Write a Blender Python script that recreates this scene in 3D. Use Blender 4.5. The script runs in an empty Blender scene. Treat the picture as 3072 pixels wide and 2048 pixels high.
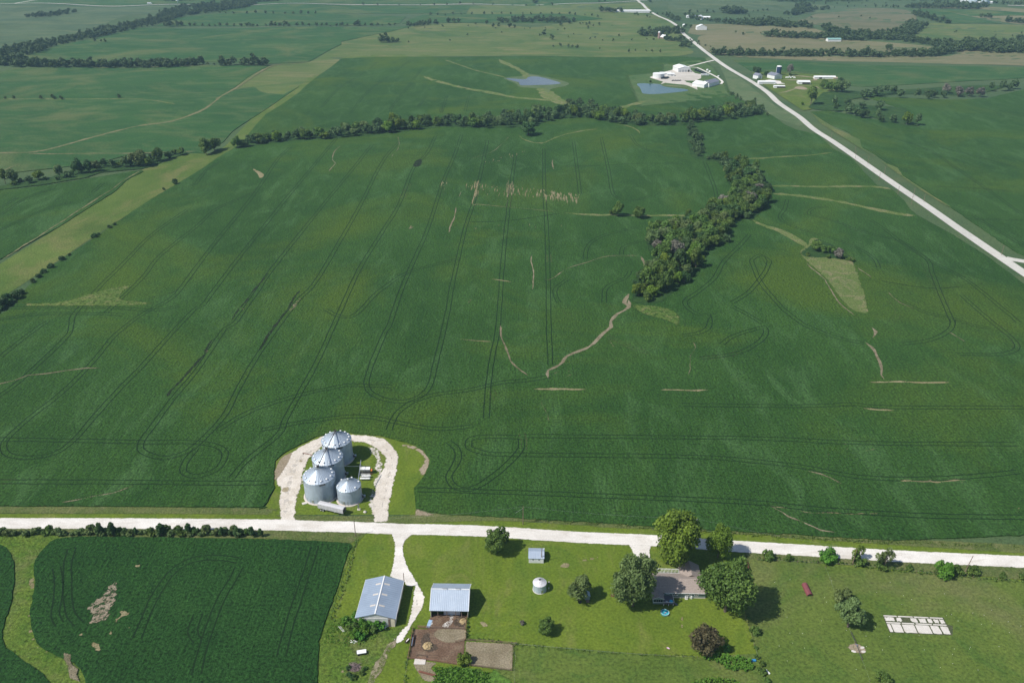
import bpy, math, random
import numpy as np
from mathutils import Vector, Matrix
from mathutils.geometry import delaunay_2d_cdt

random.seed(7)
rng = np.random.default_rng(7)
SC = bpy.context.scene
COL = SC.collection

# ------------------------------------------------------------------ camera
H = 245.0
PITCH = math.radians(26.9)
FPX = 2450.0                      # focal length in photograph pixels (photo 3072 wide)
cam_d = bpy.data.cameras.new("camera")
cam = bpy.data.objects.new("camera", cam_d)
COL.objects.link(cam)
cam.location = (0, 0, H)
cam.rotation_euler = (math.pi / 2 - PITCH, 0, 0)
cam_d.sensor_width = 36.0
cam_d.lens = FPX / 3072 * 36.0
cam_d.clip_start = 1.0
cam_d.clip_end = 30000.0
SC.camera = cam

# ------------------------------------------------------------------ light
SUN_EL = math.radians(50.0)
SHADOW_AZ = math.radians(23.5)    # direction shadows fall, counted from +X towards +Y
sx, sy = -math.cos(SHADOW_AZ), -math.sin(SHADOW_AZ)     # horizontal direction to the sun
world = bpy.data.worlds.new("World")
SC.world = world
world.use_nodes = True
wn = world.node_tree.nodes
wl = world.node_tree.links
bg = wn.get("Background") or wn.new("ShaderNodeBackground")
sky = wn.new("ShaderNodeTexSky")
sky.sky_type = 'NISHITA'
sky.sun_disc = False
sky.sun_elevation = SUN_EL
sky.sun_rotation = math.atan2(sx, sy)
sky.altitude = 300
wl.new(sky.outputs[0], bg.inputs[0])
bg.inputs[1].default_value = 0.10
sun_d = bpy.data.lights.new("sun", 'SUN')
sun_d.energy = 4.3
sun_d.angle = math.radians(0.53)
sun_d.color = (1.0, 0.96, 0.90)
sun = bpy.data.objects.new("sun", sun_d)
COL.objects.link(sun)
S = Vector((sx * math.cos(SUN_EL), sy * math.cos(SUN_EL), math.sin(SUN_EL)))
sun.rotation_euler = S.to_track_quat('Z', 'Y').to_euler()
sun.location = (0, 0, 400)
SC.view_settings.view_transform = 'Standard'
SC.view_settings.look = 'None'
SC.view_settings.exposure = 0.25
SC.view_settings.gamma = 1.0
SC.cycles.max_bounces = 6
SC.cycles.transparent_max_bounces = 12
SC.cycles.volume_bounces = 0

# ------------------------------------------------------------------ terrain
def sst(a, b, v):
    t = np.clip((v - a) / (b - a), 0, 1)
    return t * t * (3 - 2 * t)

def hgt(x, y):
    x = np.asarray(x, float); y = np.asarray(y, float)
    a = 0.15 + 2.0 * sst(330, 560, y)
    b = 9.0 * sst(1700, 2600, y) * (0.45 + 0.55 * sst(-200, 700, x))
    n1 = np.sin(x / 78 + 1.2 * np.sin(y / 150)) * np.cos(y / 112 + 0.6) + 0.5 * np.sin((x + y) / 61 + 2)
    n2 = np.sin(x / 210 + 0.8 * np.sin(y / 330 + 1)) * np.cos(y / 260 + 1.1) + 0.35 * np.sin((x * 0.8 - y) / 150)
    return a * n1 + b * n2

CT, ST_ = math.cos(PITCH), math.sin(PITCH)
def unproj(px, py, z=None):
    """photograph pixel -> ground point (x, y) on the terrain (or on the terrain raised by z)"""
    u = (px - 1536) / FPX; v = (py - 1024) / FPX
    dx, dy, dz = u, CT - v * ST_, -ST_ - v * CT
    zz = z or 0.0
    t = (H - zz) / -dz
    for _ in range(25):
        g = float(hgt(t * dx, t * dy)) + zz
        t = 0.5 * t + 0.5 * (H - g) / -dz
    return (t * dx, t * dy)

CR = {'A': (0, 0, .7656), 'T1': (0, 0, 2.297), 'T2': (1024, 0, 2.297), 'T3': (2048, 0, 2.297),
      'M1': (0, 300, 2.297), 'M2': (1024, 300, 2.297), 'M3': (2048, 300, 2.297),
      'L1': (0, 900, 2.297), 'L2': (1024, 900, 2.297), 'L3': (2048, 900, 2.297),
      'B1': (0, 1520, 2.94), 'B2': (780, 1250, 4.2), 'B3': (780, 1560, 3.0154), 'B4': (1500, 1520, 2.94),
      'B5': (2272, 1520, 2.94), 'C1': (1900, 170, 7.84), 'C2': (2230, 180, 7.127), 'C3': (2750, 0, 7.304),
      'C4': (2040, 30, 7.84), 'C5': (1200, 1820, 5.88), 'C6': (960, 1860, 8.339), 'C7': (1900, 20, 14.256),
      'C8': (1000, 1350, 7.467), 'G': (880, 1280, 5.6), 'H5': (1040, 1710, 5.88), 'HS': (1920, 1680, 9.8),
      'S1': (1560, 1630, 9.8), 'PL': (1940, 1740, 13.06)}

def pts(s, z=None):
    """'T1 10,20 30,40 T2 5,6' -> list of world (x, y)"""
    out = []; c = None
    for tok in s.split():
        if ',' in tok:
            a, b = tok.split(',')
            out.append(unproj(c[0] + float(a) / c[2], c[1] + float(b) / c[2], z))
        else:
            c = CR[tok]
    return out

def at(c, x, y, z=None):
    o = CR[c]
    return unproj(o[0] + x / o[2], o[1] + y / o[2], z)

# ------------------------------------------------------------------ materials
def new_mat(name):
    m = bpy.data.materials.new(name); m.use_nodes = True
    nt = m.node_tree
    b = nt.nodes["Principled BSDF"]
    return m, nt, b

def N(nt, t, **kw):
    n = nt.nodes.new(t)
    for k, v in kw.items():
        if k.startswith('i_'):
            n.inputs[k[2:].replace('_', ' ')].default_value = v
        else:
            setattr(n, k, v)
    return n

def c4(c):
    return (c[0], c[1], c[2], 1)

def ramp(nt, fac, stops):
    r = nt.nodes.new("ShaderNodeValToRGB")
    e = r.color_ramp.elements
    while len(e) < len(stops): e.new(0.5)
    for el, (p, c) in zip(e, stops):
        el.position = p; el.color = c4(c)
    nt.links.new(fac, r.inputs[0])
    return r.outputs[0]

def mixc(nt, fac, a, b, mode='MIX'):
    m = nt.nodes.new("ShaderNodeMix"); m.data_type = 'RGBA'; m.blend_type = mode
    for s, v in ((m.inputs[0], fac), (m.inputs[6], a), (m.inputs[7], b)):
        if isinstance(v, bpy.types.NodeSocket): nt.links.new(v, s)
        elif isinstance(v, (int, float)): s.default_value = v
        else: s.default_value = c4(v)
    return m.outputs[2]

def noise(nt, vec, scale, detail=4, rough=0.55, dist=0.0):
    n = nt.nodes.new("ShaderNodeTexNoise")
    n.inputs['Scale'].default_value = scale; n.inputs['Detail'].default_value = detail
    n.inputs['Roughness'].default_value = rough; n.inputs['Distortion'].default_value = dist
    nt.links.new(vec, n.inputs['Vector'])
    return n.outputs['Fac']

def mathn(nt, op, a, b=None, clamp=False):
    m = nt.nodes.new("ShaderNodeMath"); m.operation = op; m.use_clamp = clamp
    for i, v in enumerate((a, b)):
        if v is None: continue
        if isinstance(v, bpy.types.NodeSocket): nt.links.new(v, m.inputs[i])
        else: m.inputs[i].default_value = v
    return m.outputs[0]

def mapping(nt, vec, scale=(1, 1, 1), rot=0):
    m = nt.nodes.new("ShaderNodeMapping")
    m.inputs['Scale'].default_value = scale
    m.inputs['Rotation'].default_value = (0, 0, rot)
    nt.links.new(vec, m.inputs['Vector'])
    return m.outputs[0]

def ground_mat(name, cA, cB, cC=None, big=0.012, mid=0.06, fine=0.9, cC_amt=0.6, cC_lo=0.55,
               fine_amt=0.55, bump=0.35, bdist=0.5, feather=None, rowang=None, rough=0.95, fcol=None, cover=1.0,
               stretch=None, soft=6.0, cD=None, cD_amt=.7, cD_sc=.0045, row_amt=.34, amax=1.0, nsc=None):
    """noise-mottled ground cover; feather = width in metres of a ragged transparent edge"""
    m, nt, b = new_mat(name)
    L = nt.links
    geo = nt.nodes.new("ShaderNodeNewGeometry")
    P = geo.outputs['Position']
    P2 = mapping(nt, P, (1, 1, 0))
    if stretch: P3 = mapping(nt, P, (stretch[0], stretch[1], 0), stretch[2])
    else: P3 = P2
    f1 = noise(nt, P2, big, 5, 0.6, 0.6)
    f2 = noise(nt, P3, mid, 5, 0.6, 0.3)
    f = mathn(nt, 'ADD', mathn(nt, 'MULTIPLY', f1, 0.55), mathn(nt, 'MULTIPLY', f2, 0.45))
    col = ramp(nt, f, [(0.38, cA), (0.62, cB)])
    if cC:
        f3 = noise(nt, P3, mid * 0.7, 6, 0.65, 1.0)
        s = nt.nodes.new("ShaderNodeMapRange")
        s.inputs[1].default_value = cC_lo; s.inputs[2].default_value = cC_lo + 0.16
        s.inputs[3].default_value = 0; s.inputs[4].default_value = cC_amt
        L.new(f3, s.inputs[0])
        col = mixc(nt, s.outputs[0], col, cC)
    if cD:
        f4 = noise(nt, P2, cD_sc, 6, 0.62, .8)
        s4 = nt.nodes.new("ShaderNodeMapRange")
        s4.inputs[1].default_value = .50; s4.inputs[2].default_value = .66
        s4.inputs[3].default_value = 0; s4.inputs[4].default_value = cD_amt
        L.new(f4, s4.inputs[0])
        col = mixc(nt, s4.outputs[0], col, cD)
    ff = noise(nt, P2, fine, 4, 0.75)
    ffr = ramp(nt, ff, [(0.28, (1 - fine_amt,) * 3), (0.72, (1 + fine_amt * 0.6,) * 3)])
    col = mixc(nt, 1.0, col, ffr, 'MULTIPLY')
    hgt_s = ff
    if rowang is not None:
        Pr = mapping(nt, P, (1.15, 0.12, 0), rowang)
        fr = noise(nt, Pr, 1.0, 2, 0.6)
        frr = ramp(nt, fr, [(0.3, (1 - row_amt,) * 3), (0.7, (1 + row_amt * .65,) * 3)])
        col = mixc(nt, 1.0, col, frr, 'MULTIPLY')
        hgt_s = mathn(nt, 'ADD', ff, mathn(nt, 'MULTIPLY', fr, row_amt * 1.5))
    L.new(col, b.inputs['Base Color'])
    b.inputs['Roughness'].default_value = rough
    b.inputs['Specular IOR Level'].default_value = 0.12
    if bump:
        bp = nt.nodes.new("ShaderNodeBump")
        bp.inputs['Strength'].default_value = bump; bp.inputs['Distance'].default_value = bdist
        L.new(hgt_s, bp.inputs['Height']); L.new(bp.outputs[0], b.inputs['Normal'])
    if feather or cover < 1:
        at_ = nt.nodes.new("ShaderNodeAttribute"); at_.attribute_name = 'edge'
        w = feather or 0.5
        e = mathn(nt, 'DIVIDE', at_.outputs['Fac'], w)
        nz = noise(nt, P3, (0.9 / max(w, 0.4) if w < 1.3 else (0.4 if w < 20 else .035)) if nsc is None else nsc, 7, 0.78)
        nz2 = ramp(nt, nz, [(0.3, (0, 0, 0)), (0.7, (1, 1, 1))])
        a = mathn(nt, 'SUBTRACT', mathn(nt, 'MINIMUM', e, 1.0), mathn(nt, 'MULTIPLY', nz2, 1.0))
        a = mathn(nt, 'ADD', mathn(nt, 'MULTIPLY', a, soft), (cover - 1.0) * soft if cover < 1 else 1.0, clamp=True)
        if amax < 1: a = mathn(nt, 'MULTIPLY', a, amax)
        tr = nt.nodes.new("ShaderNodeBsdfTransparent")
        mx = nt.nodes.new("ShaderNodeMixShader")
        L.new(a, mx.inputs[0]); L.new(tr.outputs[0], mx.inputs[1]); L.new(b.outputs[0], mx.inputs[2])
        out = [n for n in nt.nodes if n.type == 'OUTPUT_MATERIAL'][0]
        L.new(mx.outputs[0], out.inputs['Surface'])
    return m

def solid(name, col, rough=0.6, metal=0.0, var=0.12, scale=0.8, spec=0.4, dirt=None, dirt_amt=0.4, stripes=None, bump=0.0):
    """painted or plain surface with slight tonal wear; stripes = (axis, period, depth) corrugation as bump"""
    m, nt, b = new_mat(name)
    tc = nt.nodes.new("ShaderNodeTexCoord"); O = tc.outputs['Object']
    f = noise(nt, O, scale, 5, 0.65)
    lo = tuple(c * (1 - var) for c in col); hi = tuple(min(1, c * (1 + var)) for c in col)
    c = ramp(nt, f, [(0.3, lo), (0.7, hi)])
    if dirt:
        d = noise(nt, mapping(nt, O, (1, 1, 0.3)), scale * 1.7, 6, 0.7, 0.5)
        s = nt.nodes.new("ShaderNodeMapRange"); s.inputs[1].default_value = 0.5; s.inputs[2].default_value = 0.72
        s.inputs[4].default_value = dirt_amt
        nt.links.new(d, s.inputs[0])
        c = mixc(nt, s.outputs[0], c, dirt)
    nt.links.new(c, b.inputs['Base Color'])
    b.inputs['Roughness'].default_value = rough; b.inputs['Metallic'].default_value = metal
    b.inputs['Specular IOR Level'].default_value = spec
    if stripes:
        sep = nt.nodes.new("ShaderNodeSeparateXYZ"); nt.links.new(O, sep.inputs[0])
        w = mathn(nt, 'SINE', mathn(nt, 'MULTIPLY', sep.outputs[stripes[0]], 2 * math.pi / stripes[1]))
        bp = nt.nodes.new("ShaderNodeBump"); bp.inputs['Strength'].default_value = 0.8
        bp.inputs['Distance'].default_value = stripes[2]
        nt.links.new(w, bp.inputs['Height']); nt.links.new(bp.outputs[0], b.inputs['Normal'])
    elif bump:
        bp = nt.nodes.new("ShaderNodeBump"); bp.inputs['Strength'].default_value = bump
        bp.inputs['Distance'].default_value = 0.1
        nt.links.new(noise(nt, O, 6, 3), bp.inputs['Height']); nt.links.new(bp.outputs[0], b.inputs['Normal'])
    return m

def leaf_mat(name, cA, cB, transl=0.25):
    m, nt, b = new_mat(name)
    L = nt.links
    oi = nt.nodes.new("ShaderNodeObjectInfo")
    at_ = nt.nodes.new("ShaderNodeAttribute"); at_.attribute_name = 'tone'
    f = mathn(nt, 'ADD', mathn(nt, 'MULTIPLY', oi.outputs['Random'], 0.5), mathn(nt, 'MULTIPLY', at_.outputs['Fac'], 0.5))
    col = ramp(nt, f, [(0.15, cA), (0.85, cB)])
    hs = nt.nodes.new("ShaderNodeHueSaturation")
    hv = mathn(nt, 'ADD', mathn(nt, 'MULTIPLY', oi.outputs['Random'], 0.05), 0.475)
    L.new(hv, hs.inputs['Hue'])
    L.new(mathn(nt, 'ADD', mathn(nt, 'MULTIPLY', at_.outputs['Fac'], 0.5), 0.75), hs.inputs['Value'])
    L.new(col, hs.inputs['Color'])
    L.new(hs.outputs[0], b.inputs['Base Color'])
    b.inputs['Roughness'].default_value = 0.6; b.inputs['Specular IOR Level'].default_value = 0.25
    tr = nt.nodes.new("ShaderNodeBsdfTranslucent"); L.new(hs.outputs[0], tr.inputs[0])
    mx = nt.nodes.new("ShaderNodeMixShader"); mx.inputs[0].default_value = transl
    L.new(b.outputs[0], mx.inputs[1]); L.new(tr.outputs[0], mx.inputs[2])
    out = [n for n in nt.nodes if n.type == 'OUTPUT_MATERIAL'][0]
    L.new(mx.outputs[0], out.inputs['Surface'])
    return m

M = {}
SOY1, SOY2 = (.028, .080, .014), (.046, .112, .020)
M['soy'] = ground_mat('soybean canopy', SOY1, SOY2, (.066, .145, .040), big=.006, mid=.07, fine=.75, cC_amt=.75, cC_lo=.51, fine_amt=.85, bump=1.0, bdist=.9, rowang=.02, row_amt=.22, cD=(.072, .128, .015), cD_amt=.9, cD_sc=.0055, stretch=(.9, .30, .06))
M['soy_near'] = ground_mat('soybean canopy close', (.019, .067, .013), (.030, .092, .018), (.040, .110, .022), big=.01, mid=.05, fine=.85, cC_amt=.4, fine_amt=1.0, bump=1.0, bdist=1.0, rowang=.3, row_amt=.24, cD=(.032, .096, .018), cD_amt=.6, cD_sc=.02)
M['soy_far'] = ground_mat('soybean canopy distant', (.028, .084, .022), (.042, .110, .028), (.090, .140, .045), big=.004, mid=.03, fine=.5, cC_amt=.75, cC_lo=.50, bump=.5, fine_amt=.7, stretch=(.6, 1.4, .5), cD=(.12, .145, .050), cD_amt=.75, cD_sc=.007)
M['track'] = ground_mat('wheel track soil and shade', (.009, .026, .008), (.014, .036, .011), fine=1.0, bump=.3, feather=.30)  # flat ribbon: crushed soil tone and row shade both put into the colour
M['track_tan'] = ground_mat('thin wheel track soil', (.09, .10, .045), (.15, .13, .07), fine=1.0, bump=.2, feather=.9)
M['furrow'] = ground_mat('wet dark furrow', (.009, .024, .009), (.030, .036, .020), mid=.5, fine=1.0, fine_amt=.8, bump=.8, feather=1.0, cover=.72, nsc=.4)
M['soil'] = ground_mat('bare eroded soil', (.20, .170, .100), (.31, .268, .180), (.10, .095, .045), mid=.25, fine=1.5, cC_amt=.7, cC_lo=.48, fine_amt=.8, bump=.8, feather=.7, cover=.95)
M['soil_thin'] = ground_mat('thin soil among plants', (.20, .175, .085), (.30, .262, .150), mid=.25, fine=1.5, bump=.5, feather=.6, cover=.82, nsc=.6)
M['soil_p'] = ground_mat('patchy bare soil', (.20, .165, .105), (.32, .272, .195), (.10, .10, .05), mid=.3, fine=1.5, cC_amt=.6, bump=.6, feather=2.6, cover=.60, soft=9, nsc=.42)
M['streak'] = ground_mat('bare streaks', (.20, .15, .085), (.30, .22, .14), mid=.3, fine=1.5, bump=.4, feather=6, cover=.30, soft=4, stretch=(1.6, .10, -.02))
M['yellow'] = ground_mat('yellowed weeds', (.070, .135, .024), (.125, .175, .040), (.22, .21, .09), mid=.2, fine=.9, cC_amt=.7, cC_lo=.5, fine_amt=.8, bump=1.0, bdist=.6, feather=3.0, cover=.80, soft=4, nsc=.35)
M['lime'] = ground_mat('pale lush weeds', (.065, .155, .022), (.10, .19, .03), (.13, .15, .05), mid=.15, fine=.8, cC_amt=.6, fine_amt=.8, bump=1.0, feather=1.5)
M['yfade'] = ground_mat('yellower crop', (.080, .135, .018), (.115, .165, .024), (.050, .115, .022), mid=.05, fine=.8, cC_amt=.7, fine_amt=.6, bump=.7, bdist=.7, feather=40, cover=1.0, soft=.9, rowang=.02, row_amt=.2, amax=.55)
M['lawn'] = ground_mat('mown lawn', (.095, .145, .016), (.142, .192, .022), (.195, .195, .060), big=.03, mid=.10, fine=.9, cC_amt=.55, cC_lo=.53, fine_amt=.5, bump=.4, bdist=.25, stretch=(1, .35, .15), cD=(.072, .130, .016), cD_sc=.03)
M['pasture'] = ground_mat('grazed pasture', (.082, .130, .022), (.120, .165, .032), (.058, .120, .022), big=.03, mid=.09, fine=.8, cC_amt=.6, cC_lo=.5, fine_amt=.6, bump=.7, bdist=.4, cD=(.165, .165, .065), cD_amt=.65, cD_sc=.018)
M['verge'] = ground_mat('roadside grass', (.085, .125, .030), (.145, .165, .055), (.22, .19, .10), big=.05, mid=.2, fine=1.1, cC_amt=.35, cC_lo=.5, fine_amt=.7, bump=.9, feather=1.2)
M['verge_far'] = ground_mat('rough roadside grass', (.075, .125, .050), (.125, .165, .075), (.19, .18, .10), big=.02, mid=.06, fine=.8, cC_amt=.5, bump=.6)
M['ground'] = ground_mat('open country', (.050, .095, .038), (.085, .125, .050), (.12, .125, .06), big=.003, mid=.015, fine=.6, cC_amt=.5, bump=.3, stretch=(.5, 1.3, .2))
M['weeds'] = ground_mat('tall weeds', (.075, .150, .018), (.14, .195, .032), (.055, .12, .022), big=.05, mid=.15, fine=.8, cC_amt=.6, fine_amt=.8, bump=1.0, bdist=.8, cD=(.19, .18, .08), cD_amt=.5, cD_sc=.06)
M['hay'] = ground_mat('hay meadow', (.078, .135, .024), (.125, .175, .038), (.175, .175, .060), big=.01, mid=.05, fine=.8, cC_amt=.75, cC_lo=.48, fine_amt=.8, bump=.9, stretch=(.8, .4, .1), cD=(.065, .115, .022), cD_amt=.8, cD_sc=.012)
M['olive'] = ground_mat('olive pasture', (.085, .135, .036), (.130, .165, .052), (.20, .185, .080), big=.005, mid=.025, fine=.5, cC_amt=.75, cC_lo=.5, bump=.5, fine_amt=.7, stretch=(.4, 1.3, .2), cD=(.06, .12, .032), cD_amt=.85, cD_sc=.006)
M['tan'] = ground_mat('dry grass', (.155, .155, .075), (.20, .18, .10), (.10, .13, .05), big=.006, mid=.03, fine=.6, cC_amt=.7, cC_lo=.5, bump=.4, feather=3, stretch=(.4, 1.3, -.1))
M['brownhill'] = ground_mat('brown pasture hill', (.11, .12, .058), (.165, .155, .085), (.065, .09, .04), big=.004, mid=.012, fine=.5, cC_amt=.7, bump=.4, feather=12, stretch=(.35, 1.4, .1))
M['paleg'] = ground_mat('pale wet meadow', (.06, .105, .05), (.10, .14, .06), (.15, .17, .08), big=.004, mid=.02, fine=.5, cC_amt=.7, cC_lo=.5, bump=.4, stretch=(.4, 1.5, 0), cD=(.045, .085, .035), cD_sc=.006)
M['gravel'] = ground_mat('crushed limestone', (.60, .56, .50), (.74, .70, .64), (.50, .45, .38), big=.06, mid=.25, fine=1.6, cC_amt=.55, cC_lo=.5, fine_amt=.2, bump=.5, bdist=.12, feather=.9, stretch=(.35, 1.2, .02))
M['gravel_edge'] = ground_mat('scattered limestone', (.55, .50, .42), (.70, .65, .57), (.25, .24, .13), mid=.6, fine=1.6, cC_amt=.6, fine_amt=.5, bump=.6, bdist=.2, feather=3.0, cover=.62, soft=10)
M['dirt'] = ground_mat('dry dirt', (.26, .21, .14), (.36, .30, .21), (.15, .15, .07), mid=.3, fine=1.5, cC_amt=.5, bump=.4, feather=1.2)
M['lot'] = ground_mat('trampled feedlot', (.125, .078, .050), (.19, .125, .085), (.25, .195, .13), big=.08, mid=.2, fine=1.6, cC_amt=.6, cC_lo=.5, bump=.6, bdist=.25, feather=.6)
M['lot2'] = ground_mat('dried pen ground', (.20, .165, .105), (.29, .245, .165), (.10, .12, .04), big=.08, mid=.25, fine=1.6, cC_amt=.6, cC_lo=.55, bump=.6, bdist=.25, feather=.6)
M['hayring'] = ground_mat('trampled hay ring', (.07, .052, .036), (.15, .115, .085), (.25, .19, .12), mid=.9, fine=2.4, fine_amt=.8, bump=1.0, bdist=.3, feather=1.2, cover=.75, nsc=.8)
M['straw'] = ground_mat('pale dry soil', (.30, .25, .16), (.46, .39, .27), mid=.6, fine=2, bump=.6, bdist=.2, feather=.7, cover=.9)
M['concrete'] = ground_mat('weathered concrete', (.52, .48, .42), (.64, .60, .54), (.36, .33, .28), mid=.5, fine=2.5, cC_amt=.5, fine_amt=.2, bump=.2, bdist=.05)
M['crack'] = ground_mat('grassy seams', (.05, .075, .03), (.09, .10, .05), (.19, .16, .11), mid=.5, fine=2, cC_amt=.7, bump=.4)
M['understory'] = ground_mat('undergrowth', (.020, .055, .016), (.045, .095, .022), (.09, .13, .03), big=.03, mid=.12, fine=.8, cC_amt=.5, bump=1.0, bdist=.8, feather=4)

def water_mat(name, col):
    m, nt, b = new_mat(name)
    b.inputs['Base Color'].default_value = c4(col); b.inputs['Roughness'].default_value = 0.2
    b.inputs['Specular IOR Level'].default_value = 0.38
    geo = nt.nodes.new("ShaderNodeNewGeometry")
    bp = nt.nodes.new("ShaderNodeBump"); bp.inputs['Strength'].default_value = .25; bp.inputs['Distance'].default_value = .12
    nt.links.new(noise(nt, geo.outputs['Position'], .8, 3), bp.inputs['Height']); nt.links.new(bp.outputs[0], b.inputs['Normal'])
    return m
M['water'] = water_mat('pond water', (.075, .085, .10))
M['water2'] = water_mat('clear pond water', (.055, .105, .105))

M['leaf_mid'] = leaf_mat('broadleaf foliage', (.060, .130, .022), (.14, .21, .040))
M['leaf_grey'] = leaf_mat('silvery foliage', (.10, .16, .045), (.17, .225, .075))
M['leaf_lime'] = leaf_mat('yellow green foliage', (.095, .175, .018), (.175, .255, .030), .3)
M['leaf_dark'] = leaf_mat('dark foliage', (.040, .095, .026), (.075, .135, .036))
M['leaf_maple'] = leaf_mat('purple brown foliage', (.075, .060, .034), (.12, .11, .045))
M['leaf_dead'] = leaf_mat('bare grey twigs', (.13, .125, .095), (.21, .195, .155), .1)
M['leaf_lush'] = leaf_mat('lush weed leaves', (.075, .20, .018), (.13, .27, .034), .3)
M['leaf_far'] = leaf_mat('distant foliage', (.050, .10, .036), (.105, .155, .052))
M['bark'] = solid('bark', (.11, .085, .065), .9, bump=.6, scale=2)
M['galv'] = solid('galvanised corrugated wall', (.44, .51, .57), .5, .25, var=.14, scale=.22, stripes=(2, .34, .05), dirt=(.30, .34, .37), dirt_amt=.5)
M['galvroof'] = solid('galvanised roof sheet', (.50, .57, .64), .42, .4, var=.10, scale=.4)
M['galvroof_rust'] = solid('galvanised roof sheet stained', (.52, .57, .62), .42, .4, var=.08, scale=.4)
M['steel'] = solid('plain galvanised steel', (.5, .52, .54), .4, .8)
M['darksteel'] = solid('dark steel', (.07, .065, .06), .6, .4)
M['black'] = solid('black band', (.02, .02, .022), .6)
M['rust'] = solid('rusty steel', (.16, .065, .04), .85, .1, var=.3, scale=2)
M['rustred'] = solid('weathered red steel', (.19, .055, .06), .7, .1, var=.2, scale=1, stripes=(1, .6, .04))
M['padc'] = solid('concrete pad', (.55, .49, .43), .9, bump=.3)
M['white'] = solid('white painted metal', (.78, .78, .76), .5, var=.04, dirt=(.55, .54, .5), dirt_amt=.3)
M['whitewall'] = solid('white siding', (.72, .72, .70), .6, var=.05, stripes=(2, .25, .02))
M['trailer'] = solid('dull white trailer skin', (.58, .57, .57), .55, .1, var=.08, scale=.8, dirt=(.40, .38, .37), dirt_amt=.6)
M['orange'] = solid('orange panel', (.62, .20, .03), .6)
M['roofblue'] = solid('blue grey steel roof', (.27, .33, .41), .5, .15, var=.10, scale=.12, stripes=(1, 1.1, .04), dirt=(.34, .41, .50), dirt_amt=.6)
M['roofgrey'] = solid('pale grey steel roof', (.34, .40, .48), .55, .15, var=.08, scale=.25, stripes=(0, .75, .02), dirt=(.42, .47, .53), dirt_amt=.6)
M['skylight'] = solid('translucent roof panel', (.55, .50, .44), .5)
M['cream'] = solid('cream steel siding', (.66, .58, .44), .6, var=.05, stripes=(0, .45, .03))
M['palewall'] = solid('off white steel door', (.56, .56, .52), .6, var=.06, stripes=(0, .45, .03))
M['browntrim'] = solid('brown trim', (.16, .11, .09), .6)
M['sidewall'] = solid('side wall steel', (.58, .52, .42), .6, var=.06, stripes=(1, .45, .03))
M['wood'] = solid('weathered boards', (.20, .14, .10), .85, var=.25, scale=2, bump=.5)
M['woodred'] = solid('stained fence boards', (.24, .13, .085), .85, var=.2, scale=2)
M['darkin'] = solid('painted dark interior', (.05, .042, .036), .9)  # near-black; on shut openings it stands for the shade inside
M['shingle'] = solid('brown asphalt shingles', (.31, .255, .22), .9, var=.22, scale=2.2, stripes=(1, .6, .06))
M['sage'] = solid('sage green siding', (.15, .20, .18), .7, var=.05, stripes=(2, .25, .02))
M['trimw'] = solid('white trim', (.72, .72, .70), .5)
M['glass'] = solid('window glass', (.02, .025, .03), .15, 0, spec=.8)
M['deck'] = solid('grey deck boards', (.14, .14, .16), .8, var=.2, scale=3)
M['poolblue'] = solid('bright blue vinyl', (.06, .46, .66), .4)
M['teal'] = solid('teal vinyl', (.03, .28, .30), .4)
M['tealin'] = solid('pool water teal', (.04, .36, .44), .1, spec=.7)
M['slate'] = solid('slate blue roof', (.17, .18, .22), .7, var=.1)
M['silo_blue'] = solid('blue silo enamel', (.035, .06, .13), .3, .3)
M['brick'] = solid('old silo staves', (.30, .20, .18), .9, var=.15)
M['pinkroof'] = solid('white rusted roof', (.68, .66, .68), .45, .1, var=.06, dirt=(.30, .22, .20), dirt_amt=.7, scale=1.6)
M['greenroof'] = solid('sea green roof', (.22, .38, .34), .5)
M['plastic'] = solid('blue plastic', (.04, .22, .42), .4)
M['pink'] = solid('pink plastic', (.7, .35, .6), .5)
M['car1'] = solid('dark car paint', (.03, .035, .045), .3, .3)
M['car2'] = solid('white car paint', (.75, .75, .75), .3)
M['limestone'] = solid('limestone boulder', (.55, .50, .44), .9, bump=.8)
M['poolrim'] = solid('pool rim', (.45, .6, .6), .4)
M['stain'] = solid('rusty grain dust', (.46, .31, .17), .9, var=.2, scale=3)
M['strawobj'] = solid('loose hay', (.36, .27, .14), .95, var=.35, scale=4, bump=1.0)
M['bluet'] = solid('faded blue tarp', (.30, .42, .55), .5, var=.2)
M['twig'] = solid('cut branches', (.21, .16, .15), .95, var=.3, scale=3)
M['galvl'] = solid('pale galvanised wall', (.56, .64, .70), .45, .35, var=.10, scale=.5, stripes=(2, .2, .03), dirt=(.40, .42, .42), dirt_amt=.3)
M['roofw'] = M['slate']
M['tanw'] = solid('tan siding', (.45, .36, .26), .8)
M['spill'] = ground_mat('broken white stone', (.55, .52, .47), (.72, .68, .62), mid=.8, fine=2, bump=.6, feather=.6, cover=.60, nsc=.9)
M['ruts'] = ground_mat('rutted dirt', (.24, .20, .125), (.33, .285, .195), (.12, .15, .04), mid=.3, fine=1.2, cC_amt=.8, cC_lo=.45, bump=.6, feather=1.6, cover=.66, nsc=.35)
M['lane_dirt'] = ground_mat('greenish farm lane', (.15, .155, .065), (.23, .20, .11), (.09, .13, .04), mid=.15, fine=1.0, cC_amt=.7, cC_lo=.45, bump=.4, feather=1.6, cover=.8)
M['wear'] = ground_mat('worn greyer gravel', (.54, .50, .44), (.64, .60, .54), mid=.5, fine=1.6, fine_amt=.3, bump=.2, feather=.9, cover=.5, nsc=.25, amax=.6)
M['rib'] = solid('dark roof rib', (.26, .30, .34), .5, .3)
M['asph'] = ground_mat('pale worn highway', (.46, .44, .39), (.56, .54, .48), (.38, .36, .31), big=.02, mid=.15, fine=1.0, cC_amt=.4, fine_amt=.15, bump=.1)
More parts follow.
